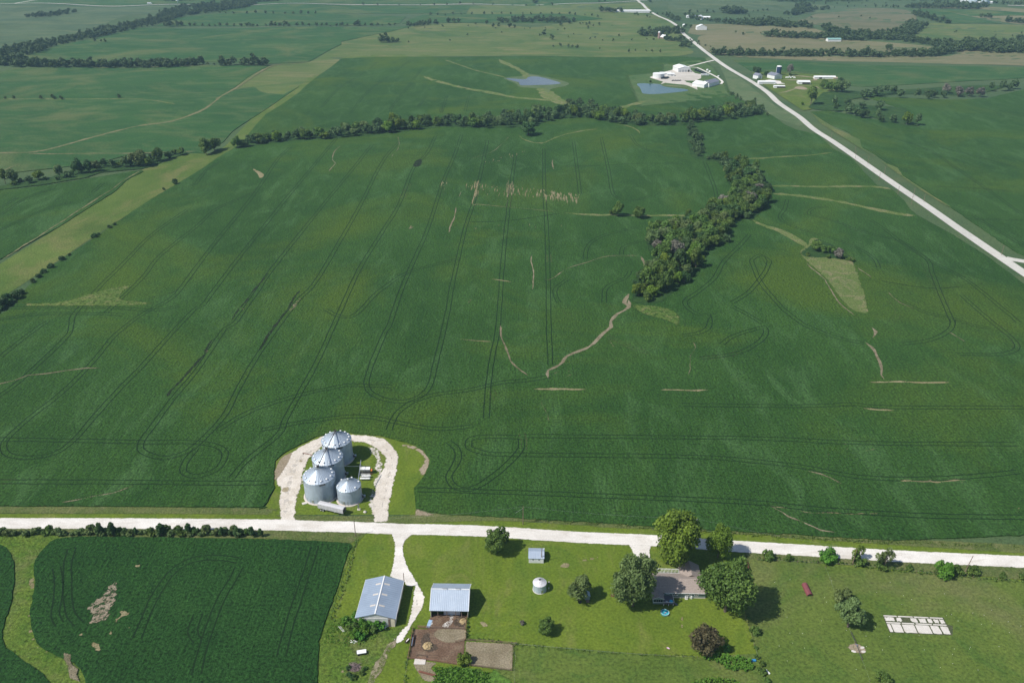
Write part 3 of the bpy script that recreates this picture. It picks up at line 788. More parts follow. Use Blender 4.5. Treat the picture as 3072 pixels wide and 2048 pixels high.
for s, w, l in (("T1 1950,445 1880,455 1700,560 1500,680 M1 1500,0 1380,80 1180,150 1000,175 850,205 600,270 350,340 180,365 -100,370", 7.5, 'curving tan dirt track across the left field'),
                ("M1 180,372 350,375 600,372 900,370 1160,362 1360,355", 6, 'tan dirt lane along the left creek'),
                ("T1 600,468 1000,466 1400,452 1900,448 2120,432", 6, 'tan field edge along the upper tree line'),
                ("M1 0,1110 400,858 620,715 770,620 850,560 960,495 1000,480", 4, 'dirt track beside the hay meadow'),
                ("M1 0,500 80,465 160,435", 5, 'short tan strip at the left edge')):
    strip('dirt_track', s, w, 'lane_dirt', .60, l, wob=.35)
sheet('grass_patch', 'M3 800,1060 850,1000 900,950 1100,1040 1170,1090 1190,1140 1220,1220 1260,1340 1292,1460 1280,1478 1170,1455 1080,1370 990,1250 900,1160', 'strip', .57, 'yellowish teardrop grass patch below the shrub mound', sp=4, rag=.4)
sheet('grass_patch', 'M1 60,1390 300,1395 460,1378 600,1335 740,1300 900,1268 1000,1238 1250,1182 1235,1200 980,1262 885,1312 870,1372 1115,1393 1050,1418 850,1430 300,1432 150,1428', 'yellow', .57, 'yellow green forked weed patch in the left of the big field', sp=4, rag=.4)
sheet('grass_patch', 'M2 1990,1415 2100,1410 2250,1430 2352,1490 2352,1545 M3 0,1500 30,1540 M2 2330,1570 2200,1520 2060,1480', 'yellow', .57, 'green weed patch at the foot of the wooded ravine', sp=3.5)
sheet('grass_patch', 'M1 1720,465 1760,480 1822,518 1790,545 1770,510', 'soil_thin', .57, 'small bare crescent in the upper left of the big field', sp=3)
strip('grass_patch', 'M1 1465,706 1560,680 1655,620', 3, 'yellow', .58, 'thin yellow crescent in the upper left of the big field')
sheet('grass_patch', 'T2 1120,540 1260,527 1275,512 1340,518 1430,536 1560,572 1545,595 1450,615 1430,640 1400,635 1370,615 1230,603 1205,580', 'verge_far', .57, 'brownish grass bank around the dark pond', sp=7)
sheet('pond', 'T2 1135,545 1190,546 1268,549 1290,534 1345,531 1420,546 1512,576 1450,587 1350,590 1240,591 1218,570', 'water', .66, 'grey blue field pond with ragged banks', sp=7)

# erosion gullies and bare soil
def gully(s, w, label, mat='soil', wob=.5, z=.585):
    return strip('gully', s, w * .6, mat, z, label, wob=wob)
G_ = [("L2 1975,0 1985,55 1900,100 1852,150 1855,190 1780,260 1680,340 1560,390 1500,450 1430,490 1427,545", 5, 'main bare gully winding down from the wooded ravine'),
      ("M2 1975,1340 1950,1400 1990,1430", 7, 'muddy gully mouth at the end of the ravine trees'),
      ("L2 1350,542 1427,540", 3.5, 'short muddy branch at the foot of the main gully'),
      ("L2 1090,175 1105,250 1130,340 1160,400 1210,470 1290,530", 3.4, 'curved bare gully left of the main gully'),
      ("M2 1370,1240 1430,1242 1500,1200 1600,1150 1700,1120 1800,1085 1900,1078 2060,1075", 2.6, 'bare gully running right to the ravine trees'),
      ("M2 2070,1080 2085,1120 2110,1155", 6, 'bare mud bank beside the ravine trees'),
      ("L3 1300,190 1322,220 1310,268", 5, 'bare spot below the teardrop grass patch'),
      ("L3 1250,290 1300,330 1340,400 1380,485 1368,520 1388,555", 4.2, 'bare gully below the teardrop grass patch'),
      ("M3 845,1120 990,1260 1060,1380 1190,1495", 3, 'thin gully along the teardrop grass patch'),
      ("M3 1200,1155 1310,1235", 3, 'short gully right of the teardrop grass patch'),
      ("M3 1395,1315 1500,1400 1620,1450", 2.6, 'short gully near the curved wheel tracks'),
      ("L3 1820,215 1960,302", 2.4, 'short pale gully inside the right track loop'),
      ("L3 70,285 90,330 45,385 60,430 50,480 30,530", 2.2, 'dark thin gully below the ravine weed patch'),
      ("L1 -60,590 0,580 100,560 200,525 350,505 600,475 700,468", 3, 'gully across the left edge of the big field'),
      ("L1 410,1395 530,1382 780,1330 930,1285", 2.2, 'thin bare line near the bottom left of the big field'),
      ("M1 2352,310 2300,370 2290,420 2312,440 2262,500", 2.8, 'thin winding gully near the upper left tracks'),
      ("M2 385,250 400,290 385,350 340,400", 2.4, 'thin gully below the creek trees'),
      ("L3 600,1415 680,1470 720,1500 820,1530 900,1562 B5 560,210 720,245", 2.6, 'diagonal bare line near the bottom right'),
      ("L3 840,1185 950,1200 1060,1250 1110,1280", 3, 'broken bare line in the lower right'),
      ("L2 1390,690 1395,760 1415,800 1430,850", 2, 'small gully below the long bare strip'),
      ("M2 1170,240 1130,280 1060,350 980,380 880,412", 2, 'thin gully near the dark round tree'),
      ("B1 560,1300 640,1400 650,1500 700,1560", 5, 'pale bare gully at the bottom left corner')]
for s, w, l in G_: gully(s, w, l)
for s, w, l in (("M2 828,620 805,680", 3, 'upper end of the pale bare slash'), ("M2 795,740 770,830 737,922", 3.4, 'pale bare slash in the centre of the big field'),
                ("M2 1311,1070 1318,1180 1325,1240 1315,1320", 2.6, 'vertical bare slash left of the tracks'), ("M2 1455,405 1462,490", 3, 'short bare slash near the top of the big field')):
    gully(s, w, l, 'soil', .5)
for s, w, l in (("L2 790,270 900,285 1050,290", 3, 'short horizontal bare strip'), ("L2 1320,615 1500,620 1695,618", 5, 'long horizontal bare strip left of centre right'),
                ("L2 2190,625 L3 190,626", 4, 'middle horizontal bare strip'), ("L3 1270,568 1500,570 1850,574", 4, 'pale horizontal bare strip at right'),
                ("L3 1240,750 1350,757 1460,770", 4, 'bare left end of the yellow weed strip'), ("M2 880,740 930,722 1150,742 1450,770 1500,780", 2.4, 'dry bare line above the centre'),
                ("L3 1490,1250 1700,1255 1960,1248", 3, 'broken horizontal bare strip at lower right'), ("M2 1010,1235 1100,1245 1185,1262", 3, 'small bare strip in the centre'),
                ("L3 560,1418 900,1468 1400,1480", 1.8, 'faint bare row near the bottom right'), ("M2 1000,170 M2 1540,240 1350,300", 1.5, 'pale line near the dark round tree')):
    if 'M2 1000,170' in s: continue
    gully(s, w, l, 'soil_thin', .4)
gully("L3 1460,775 1600,780 1730,772 1850,772", 6, 'bright yellow weed strip at right', 'yellow', .4)
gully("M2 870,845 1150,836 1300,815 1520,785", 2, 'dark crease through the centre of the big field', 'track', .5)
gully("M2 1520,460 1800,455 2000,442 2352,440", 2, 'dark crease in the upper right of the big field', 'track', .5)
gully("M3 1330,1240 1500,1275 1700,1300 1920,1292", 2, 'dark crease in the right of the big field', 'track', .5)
gully("M1 900,1385 1150,1345 1300,1250 1470,1150 1590,1080", 3, 'dark crease near the forked weed patch', 'furrow', .6)
for s, w, l in (("L1 1472,262 1420,350 1340,460 1240,560 1150,680", 5, 'dark wet furrow with bare soil in the left of the big field'),
                ("M1 1860,1185 1780,1280 1700,1380 1590,1530", 4.5, 'dark wet furrow upper part'),
                ("M1 2070,1310 1990,1430 1900,1562 L1 1900,170 1780,360", 5, 'long dark wet furrow right of the other one')):
    gully(s, w, l, 'furrow', .5)
for s, l, m in (("M1 1700,1380 1735,1370 1690,1460 1620,1500", 'bare soil beside the upper dark furrow', 'soil_thin'),
             ("M1 2060,1360 2100,1350 2040,1450 1970,1500 1990,1430", 'bare soil beside the long dark furrow', 'soil_thin'),
             ("L1 1400,330 1450,330 1440,380 1370,420 1390,370", 'bare soil in the dark furrow', 'soil'),
             ("L2 1060,860 1100,865 1130,905 1090,910", 'bare spot by the looping tracks', 'soil'),
             ("M2 450,885 485,850 510,885 480,895 450,915", 'small pale bare star in the centre left', 'straw'),
             ("L2 720,225 745,225 745,285 720,285", 'reddish bare spot left of centre', 'soil'),
             ("L2 690,505 715,505 735,560 700,535", 'bare fleck below the reddish spot', 'soil'),
             ("M2 860,1385 915,1362 900,1400 850,1450", 'curved bare fleck in the centre', 'soil'),
             ("M2 555,1385 585,1330 590,1350 565,1400", 'leaf shaped pale fleck in the field', 'soil_thin'),
             ("L3 0,120 25,130 38,180 0,190 -10,150", 'tan bank beside the ravine weed patch', 'soil_thin'),
             ("L3 1410,590 1460,600 1460,640 1430,630", 'bare flecks under the right strip', 'soil_thin'),
             ("L2 1820,280 1870,270 1915,370 1880,360", 'tan scratch right of the main gully', 'soil_thin'),
             ("L3 1840,1245 1960,1240 1900,1265 1840,1300", 'bare fleck at the strip end', 'soil_thin'),
             ("M2 510,420 560,415 545,460 490,460", 'dark rough patch near upper tracks', 'furrow')):
    sheet('bare_soil', s, m if m == 'furrow' else 'soil_s', .585, l, sp=1.5, rag=.5)
def scratches(s, n, label, lmin=5, lmax=22, w=1.1, seed=1, mat='soil_thin', ang=.029):
    P = [np.array(p) for p in pts(s)]; A_ = np.array(P); r_ = np.random.default_rng(seed); mb = MB(); k = 0
    while k < n:
        q = np.array([r_.uniform(A_[:, 0].min(), A_[:, 0].max()), r_.uniform(A_[:, 1].min(), A_[:, 1].max())])
        if not inside(P, q[None])[0]: continue
        k += 1; d = np.array((math.sin(ang), math.cos(ang))) * r_.uniform(lmin, lmax) / 2
        ribbon(mb, [q - d, q + r_.normal(0, .3, 2), q + d], w * r_.uniform(.35, 1.2), mat, .58, wob=.25)
    mb.build('bare_streaks', label=label, kind='structure')
scratches('M2 850,575 1100,590 1300,610 1500,645 1640,655 1650,700 1560,705 1400,680 1250,665 1000,655 860,630', 170, 'broad band of tan streaks across the upper centre', 8, 30, 1.5, 1)
scratches('M2 1350,620 1640,655 1650,700 1560,705 1400,680', 80, 'dense right end of the tan streak band', 10, 34, 1.9, 5)
scratches('M2 1140,580 1190,585 1185,660 1145,650', 16, 'dense tan streaks along the centre tracks', 20, 50, 1.8, 6)
scratches('M2 910,575 950,575 945,700 905,700', 16, 'dense tan streaks along the left tracks', 20, 50, 1.8, 7)
scratches('M2 960,420 1130,380 1280,345 1260,380 1180,420 1000,440', 55, 'faint streaked band near the top', 8, 26, 1.2, 2)
scratches('M2 820,870 1000,870 1400,855 1600,870 1400,890 900,900', 45, 'faint tan band in the centre', 5, 16, 1.1, 3)
scratches('M2 410,600 470,600 440,700 400,700', 10, 'tan streaks on the left wheel tracks', 10, 30, 1.4, 8)
scratches('M2 680,560 730,560 710,640 680,640', 8, 'tan streaks on the next wheel tracks', 10, 30, 1.4, 9)
scratches('L2 1450,480 1560,430 1650,400 1600,480 1570,545 1480,545', 20, 'scratched tan patch right of the main gully', 4, 12, 1.0, 10, ang=.9)
scratches('L3 850,980 1300,990 1900,1030 1700,1070 1100,1110 900,1030', 40, 'small tan flecks in the lower right', 2, 7, .9, 11, ang=1.4)
scratches('L3 1300,560 1900,560 2300,600 2200,640 1500,640', 20, 'tan flecks below the right strip', 2, 6, .9, 12, ang=1.4)
scratches('L3 1500,1210 1960,1215 1980,1265 1500,1260', 24, 'tan flecks along the lower right strip', 3, 9, .9, 13, ang=1.5)
scratches('B1 780,840 1000,700 1060,720 1150,930 1140,980 1000,1080 900,1060 760,1060', 60, 'small soil flecks round the torn patch', .8, 2.6, .6, 14, ang=.5)
scratches('B1 440,1250 560,1300 680,1400 640,1420 520,1350', 26, 'soil flecks at the lower field corner', .8, 3, .7, 15, ang=.9)
scratches('L3 2050,1340 2352,1400 2352,1500 2100,1480', 16, 'soil flecks at the right edge', 2, 6, .9, 16, ang=1.2)
# bare patch of the near left field
sheet('bare_soil', 'B1 1020,600 1090,690 1075,790 1050,880 1010,990 900,1050 745,1090 760,990 715,930 790,840 890,760 920,700', 'soil_p', .585, 'large torn bare patch in the near left field', sp=1.6, rag=.4)
for s, l in (("B1 1190,520 1235,505 1250,520 1210,550 1188,540", 'oval bare spot above the torn patch'), ("B1 680,950 715,960 730,1010 690,1000", 'bare spot left of the torn patch'),
             ("B1 1030,930 1090,920 1155,930 1140,970 1080,990 1010,1045 1000,1010 1060,960", 'broken bare spots right of the torn patch'),
             ("B1 950,1080 1015,1100 960,1145", 'small bare spot below the torn patch'), ("B1 1115,1075 1160,1050 1140,1095", 'small bare spot at the right of the torn patch'),
             ("B1 780,1200 860,1200 920,1290 870,1300 800,1240", 'brown thin patch below the torn patch'), ("B1 700,1100 740,1110 735,1160 695,1150", 'narrow bare mark beside the lower track')):
    sheet('bare_soil', s, 'soil_thin', .58, l, sp=1.2, rag=.3)
sheet('bare_soil', 'B1 250,640 300,610 316,690 285,790 275,930 300,1120 340,1200 460,1290 600,1370 620,1400 480,1330 330,1260 250,1140 235,1000 245,850', 'soil_thin', .12, 'brown dry edge along the grass waterway', sp=2)
sheet('bare_soil', 'B1 20,1120 45,1160 75,1240 200,1340 180,1350 60,1270 25,1170', 'soil_thin', .12, 'muddy lower edge of the corner field', sp=2)

# ------------------------------------------------------------------ roads
def road(name, s, w, label, mat='gravel', z=.10, wob=.04):
    mb = MB(); ribbon(mb, pts(s), w, mat, z, wob=wob); return mb.build(name, label=label, kind='structure')
road('gravel_road', 'B1 -600,142 0,145 700,146 1300,148 2352,158 B2 700,1378 1100,1386 1700,1412 2352,1425 B4 -200,212 80,228 700,268 1200,290 1500,306 2020,345 2352,362 B5 800,408 1400,442 2352,485 3200,530', 8.2,
     'white crushed limestone road across the foreground', z=.14)
M['lane'] = ground_mat('worn wheel lane', (.64, .61, .57), (.72, .69, .65), mid=.4, fine=2.0, fine_amt=.1, bump=.1, feather=.5, cover=.8)
road('highway', 'T2 2025,-40 2040,0 2085,40 2130,80 2190,115 2250,140 2300,170 2340,202 T3 10,238 110,320 200,390 330,480 M3 560,-70 660,20 800,115 900,200 1040,290 1200,400 1400,540 1650,710 1900,885 2200,1090 2500,1290', 9.5,
     'pale highway running diagonally to the far hills', z=.2, mat='asph')
M['road_e'] = M['gravel']
road('side_road', 'M3 2230,1090 2352,1112 2700,1150', 8, 'gravel side road joining the highway at the right edge', z=.16, mat='asph')
road('far_road', 'T1 -600,28 0,29 1290,33 T2 -100,31 0,33 900,30 1500,30 1800,22 2040,8 2352,0 T3 100,-6', 9, 'pale road along the far fields', z=.7)
road('far_road', 'T1 100,26 260,0 330,-12', 8, 'pale side road at the upper left corner', z=.72)
road('far_road', 'T3 2240,40 2352,41 2600,43', 10, 'short bright road at the upper right', z=.72)
mb = MB()
drape(mb, pts('B2 235,1345 215,1080 245,900 175,850 195,640 330,480 520,352 760,242 860,216 1130,208 1400,228 1570,262 1650,320 1740,430 1772,520 1745,650 1700,900 1650,1100 1640,1345 1420,1345 1400,1240 1372,1150 1382,1050 1432,900 1452,760 1532,650 1562,520 1482,430 1330,340 1160,320 790,385 640,520 560,700 540,880 495,1000 480,1080 470,1200 470,1345'), 'yardgravel', .11, sp=1.3, smooth=False, rag=.15)
mb.build('gravel_yard', label='white gravel loop around the grain bins', kind='structure')
for s, w, l in (("B2 480,1150 450,1000 520,850 560,700 620,540 760,420", 4.5, 'scattered stone along the inside left of the loop'),
                ("B2 1400,1220 1400,1080 1450,900 1500,700 1500,560 1440,440 1340,370", 7, 'scattered stone along the inside right of the loop'),
                ("B2 1800,560 1760,700 1740,850 1700,1000 1660,1150 1650,1240", 3.6, 'scattered stone along the outside of the loop'),
                ("B2 480,1180 560,1200 680,1200", 3, 'scattered stone in front of the trailer'),
                ("B3 1220,340 1200,420 1175,500", 3, 'scattered stone left of the drive'), ("B3 1500,680 1500,760 1450,860", 3, 'scattered stone right of the drive')):
    strip('loose_gravel', s, w, 'gravel_edge', .135, l, wob=.5)
sheet('bare_soil', 'B2 1680,330 1800,345 1950,365 2090,450 2142,560 2100,700 2020,800 1990,780 2010,690 1975,680 2050,590 2045,500 1960,430 1850,390', 'dirt', .1, 'tan dirt arc at the outer edge of the bin yard', sp=2)
sheet('bare_soil', 'B2 175,700 260,520 420,440 380,540 330,640 250,760 190,880', 'dirt', .125, 'brown dirt between bin yard and crop', sp=2)
sheet('spilled_grain', 'B2 265,930 290,890 370,880 360,940 300,955', 'straw', .14, 'yellow spilled grain on the left gravel', sp=.8)
sheet('spilled_grain', 'B2 490,540 520,535 545,555 520,580 490,570', 'straw', .14, 'small yellow grain spill near the auger', sp=.8)
sheet('bare_soil', 'B2 1955,1150 2060,1185 2200,1222 2352,1238 2352,1262 2000,1250 1950,1250', 'dirt', .1, 'brown corner of bare ground beside the bin yard', sp=1.5)
mb = MB()
drape(mb, pts('B3 1060,75 1130,100 1180,120 1215,200 1207,350 1180,480 1165,510 1240,540 1302,560 1310,600 1395,600 1362,830 1325,950 1290,975 1235,1050 1212,1120 1285,1110 1400,910 1470,800 1500,700 1445,590 1350,440 1300,300 1298,220 1350,150 1460,105'), 'gravel', .12, sp=.9, smooth=False, rag=.12)
mb.build('driveway', label='white gravel drive curving past the blue roofed shed', kind='structure')
sheet('driveway', 'B4 1060,300 1130,335 1162,385 1165,410 1250,480 1350,560 1360,560 1325,400 1330,360 1350,330 1400,300', 'gravel', .125, 'short white gravel drive to the farmhouse', sp=.9, smooth=False)
strip('dirt_track', 'B3 1240,1060 1190,1130 1130,1220 1060,1340 980,1480 900,1650', 5.5, 'ruts', .13, 'rutted dirt track leading away below the drive', wob=.4)
strip('dirt_track', 'B3 1290,950 1250,1030 1215,1120 1240,1170', 4.5, 'gravel_edge', .135, 'thin gravel tail of the drive', wob=.4)

M['yardmix'] = ground_mat('yard grass', (.060, .120, .035), (.100, .150, .050), (.15, .16, .07), mid=.04, fine=.7, cC_amt=.6, bump=.5, feather=14, cover=.97, soft=3)
# commercial yard beyond the creek
sheet('yard_grass', 'A 1428,173 1510,166 1512,148 1570,140 1615,136 1650,155 1692,222 1600,236 1456,251', 'yardmix', .56, 'grass around the commercial yard', smooth=False, sp=12)
sheet('yard_gravel', 'C1 380,500 520,430 880,330 960,300 1200,268 1310,288 1450,400 1600,430 1590,520 1450,578 1200,572 1250,610 1480,670 1510,790 1300,700 1200,672 900,645 750,625 640,660 700,600 480,535', 'yardfar', .62, 'pale gravel yard between the commercial buildings', smooth=False, sp=8)
road('yard_drive', 'C1 1150,285 1400,215 1740,130 1900,95', 6, 'straight drive from commercial yard to highway', z=.66)
road('yard_drive', 'C1 1340,255 1500,268 1750,385 2000,515 2100,610 2060,650 1930,668', 5, 'curved drive around the commercial yard', z=.66)
sheet('pond', 'C1 80,660 160,640 400,645 620,662 720,712 900,742 1150,765 1280,790 1270,815 1000,852 600,888 350,892 220,872 190,820 150,740', 'water2', .66, 'blue green pond beside the commercial yard', sp=7)
strip('grass_strip', 'C1 640,690 800,690 1000,705 1250,720', 5, 'dirt', .68, 'rocky bank above the blue green pond')
# white farmstead
sheet('yard_grass', 'T3 480,500 700,505 940,515 1050,545 1110,590 1110,700 960,740 830,765 700,680 560,590 490,530', 'pasture', .54, 'grass around the white farmstead on the right', smooth=False, sp=12)
sheet('yard_gravel', 'C2 480,440 560,430 800,460 820,500 930,520 640,525 600,470 380,470', 'gravel', .6, 'pale gravel in front of the white barn', smooth=False, sp=6)
sheet('bare_soil', 'C2 1090,590 1200,575 1300,585 1380,630 1300,645 1130,625', 'dirt', .6, 'bare pen beside the white open shed', sp=6)
strip('dirt_track', 'C2 740,715 900,690 1100,625 1150,580 1420,560 1560,580 1650,640', 3.5, 'dirt', .6, 'muddy cattle lane at the white farmstead')
strip('dirt_track', 'C2 1080,340 1300,360 1500,380 1540,440 1240,440 830,430', 8, 'dirt', .6, 'dry lane to the long white barn')
sheet('grass_patch', 'M3 880,85 960,140 1050,200 1110,225 1220,275 1230,320 1250,345 1350,420 1480,470 1520,530 1700,650 1850,740 1830,740 1620,610 1400,450 1150,290 960,170', 'olive', .56, 'tan grass between highway and the right field', smooth=False, sp=10)
# feedlot
sheet('feedlot', 'C5 232,380 480,380 525,150 525,110 1190,120 1160,400 1160,590 1150,610 1140,880 1060,1020 650,960 450,940 280,910 135,925 180,720', 'lot', .09, 'brown trampled feedlot behind the open barn', smooth=False, sp=1.6)
sheet('pen_ground', 'C5 640,385 1155,400 1158,580 980,632 760,620 580,500 620,430', 'lot2', .115, 'lighter dried ground inside the feedlot', sp=1.6)
sheet('pen_ground', 'C5 1150,600 2000,645 1985,1120 1300,1040 1150,1010 1145,700', 'lot2', .12, 'dry pen ground with sparse weeds', smooth=False, sp=1.6)
sheet('bare_soil', 'C5 250,950 640,980 560,1080 650,1180 600,1320 420,1300 330,1180 260,1080', 'lot2', .105, 'dusty path below the feedlot', sp=1.6)
sheet('lime_spill', 'C5 830,130 950,130 960,240 900,340 870,375 720,370 760,280 850,220', 'spill', .13, 'white broken stone on the feedlot floor', sp=.7)
sheet('lime_spill', 'C5 540,230 600,190 610,260 560,370 500,370', 'spill', .13, 'white stone beside the blue tarp', sp=.7)
# concrete remains
sheet('bare_soil', 'B5 780,1220 870,1195 960,1240 950,1290 880,1295 800,1250', 'dirt', .08, 'worn ground around the pasture waterer', sp=1)
sheet('farmyard_grass', 'B2 60,1230 70,1130 178,930 165,700 190,550 330,440 540,330 760,225 1130,195 1570,240 1950,355 2100,445 2155,560 2100,730 1960,900 1975,1100 1960,1230', 'lawn', -.03, 'bright grass around and inside the grain bin loop', smooth=False)
RD = pts('B1 -600,142 0,145 700,146 1300,148 2352,158 B2 1100,1386 1700,1412 2352,1425 B4 80,228 700,268 1200,290 1500,306 2020,345 2352,362 B5 800,408 1400,442 2352,485 3200,530')
for d_, w_, l in ((-2.6, 1.0, 'greyer shoulder of the gravel road, near side'), (0.1, .9, 'loose gravel ridge along the middle of the road'), (2.7, 1.1, 'greyer shoulder of the gravel road, far side')):
    mb = MB(); ribbon(mb, offset_line(RD, d_), w_, 'wear', .155, wob=.15); mb.build('road_wear', label=l, kind='structure')
for s, w, l in (("B2 330,1230 330,1050 370,850 400,700 560,470 800,320", 4, 'greyer wheel wear on the left of the loop'), ("B2 1530,1240 1560,1050 1600,850 1650,650 1640,480 1500,330 1200,260", 2.5, 'greyer wheel wear on the right of the loop'),
                ("B3 1270,130 1255,350 1330,560 1430,720 1360,900", 1.6, 'greyer wheel wear along the drive')):
    strip('road_wear', s, w, 'wear', .128, l, wob=.3)
# mown wear in the lawn
for s, l in (("B4 560,490 620,500 600,540 520,530", 'dry brown mark near the small shed'), ("B4 700,470 880,430 850,460 720,490", 'dry brown scuff near the farmhouse drive'),
             ("B4 1590,920 1620,930 1620,1070 1590,1060", 'dry patch behind the farmhouse'), ("B3 1980,900 2060,930 2060,970 2000,960", 'dry patch right of the open barn'),
             ("B4 1490,900 1520,960 1530,1060 1520,1080", 'dry garden line behind the farmhouse'), ("B4 1780,1370 1840,1370 1820,1400", 'dry mark near the bean rows'),
             ("C6 480,1280 620,1200 640,1250 600,1400 560,1360", 'tan bare ground left of the brush pile'), ("C6 900,1480 950,1400 1130,1390 950,1500 830,1540", 'tan bare ground below the brush pile')):
    sheet('worn_grass', s, 'soil_thin', .11, l, sp=1.0)

# ------------------------------------------------------------------ trees
def crown_arrays(seed, rx, ry, rz, zc, nlobe, nleaf, leaf, lobe_r=.38, cone=False, droop=0.0):
    """leaf-clump quads spread over lobes; returns verts, tone"""
    r = np.random.default_rng(seed)
    L = []; ph = r.uniform(0, 6.28, 4)
    for _ in range(nlobe):
        while True:
            p = r.uniform(-1, 1, 3)
            d = np.linalg.norm(p)
            if .25 < d < .82: break
        if p[2] < -.6: p[2] *= .5
        aa = math.atan2(p[1], p[0])
        if not cone:
            p[:2] *= 1 + .16 * math.sin(2 * aa + ph[0]) + .14 * math.sin(3 * aa + ph[1] + 2 * p[2])
            p[2] *= 1 + .16 * math.sin(2 * aa + ph[2])
        if cone:
            h = (p[2] + 1) / 2; p[:2] *= (1.05 - h)
        L.append((p, lobe_r * r.uniform(.45, 1.3) * ((1.15 - .8 * (p[2] + 1) / 2) if cone else 1), r.uniform(0, 1)))
    w = np.array([l[1] ** 2 for l in L]); w /= w.sum()
    idx = r.choice(len(L), nleaf, p=w)
    C = np.array([L[i][0] for i in idx]); R_ = np.array([L[i][1] for i in idx]); tone = np.array([L[i][2] for i in idx])
    n = r.normal(0, 1, (nleaf, 3)); n[:, 2] += .25; n /= np.linalg.norm(n, axis=1)[:, None]
    rad = R_ * (1 - .35 * r.random(nleaf) ** 2) * (1 + r.normal(0, .10, nleaf))
    P = C + n * rad[:, None]
    P *= (rx, ry, rz); P[:, 2] += zc
    if droop: P[:, 2] -= droop * (np.hypot(P[:, 0], P[:, 1]) / rx) ** 2
    P[:, 2] = np.maximum(P[:, 2], .15)
    # quad orientation: mostly outward, tilted
    nn = n + r.normal(0, .55, (nleaf, 3)); nn /= np.linalg.norm(nn, axis=1)[:, None]
    t = np.cross(nn, r.normal(0, 1, (nleaf, 3))); t /= np.linalg.norm(t, axis=1)[:, None]
    b = np.cross(nn, t)
    s = leaf * r.uniform(.55, 1.3, nleaf)[:, None]
    q = np.stack([P - t * s - b * s * .6, P + t * s * .8 - b * s * .7, P + t * s + b * s * .6, P - t * s * .7 + b * s * .8], 1)
    tone = np.clip(tone * .6 + r.random(nleaf) * .4, 0, 1)
    return q.reshape(-1, 3), np.repeat(tone, 4)

def quads_mesh(name, V, tone, mat):
    me = bpy.data.meshes.new(name)
    nq = len(V) // 4
    me.vertices.add(len(V)); me.vertices.foreach_set('co', V.astype(np.float32).ravel())
    me.loops.add(len(V)); me.loops.foreach_set('vertex_index', np.arange(len(V), dtype=np.int32))
    me.polygons.add(nq); me.polygons.foreach_set('loop_start', np.arange(0, len(V), 4, dtype=np.int32))
    me.polygons.foreach_set('loop_total', np.full(nq, 4, dtype=np.int32))
    at_ = me.attributes.new('tone', 'FLOAT', 'POINT'); at_.data.foreach_set('value', tone.astype(np.float32))
    me.materials.append(M[mat]); me.update(calc_edges=True)
    return me

def trunk_mesh(name, h, r, seed, spread, limbs=6, mat='bark'):
    rr = random.Random(seed); mb = MB()
    mb.tube(mat, [(0, 0, -.4), (.1 * r, 0, h * .2), (rr.uniform(-.3, .3) * r, .1, h * .45), (0, 0, h * .8)], r, 7, r * .3)
    for k in range(limbs):
        a = 2 * math.pi * k / limbs + rr.uniform(-.4, .4); z0 = h * rr.uniform(.22, .55)
        e = (math.cos(a) * spread * rr.uniform(.5, .85), math.sin(a) * spread * rr.uniform(.5, .85), z0 + h * rr.uniform(.15, .4))
        mb.tube(mat, [(0, 0, z0), (e[0] * .5, e[1] * .5, z0 + (e[2] - z0) * .65), e], r * .4, 5, r * .08)
    me = bpy.data.meshes.new(name); me.from_pydata(mb.v, [], mb.f); me.materials.append(M[mat]); me.update()
    return me

class Kind:
    def __init__(s, name, seed, rx, ry, rz, zc, nl, nq, leaf, mat, th, tr, lobe=.38, cone=False, droop=0, limbs=6, trunk=True, mats=None):
        V, t = crown_arrays(seed, rx, ry, rz, zc, nl, nq, leaf, lobe, cone, droop)
        s.name = name; s.V = V; s.t = t; s.cm = {}
        s.args = (V, t); s.mat = mat
        s.trunk = trunk_mesh(name + '_trunk', th, tr, seed, rx * .8, limbs) if trunk else None
    def crown(s, mat):
        if mat not in s.cm: s.cm[mat] = quads_mesh(s.name + '_crown', s.V, s.t, mat)
        return s.cm[mat]

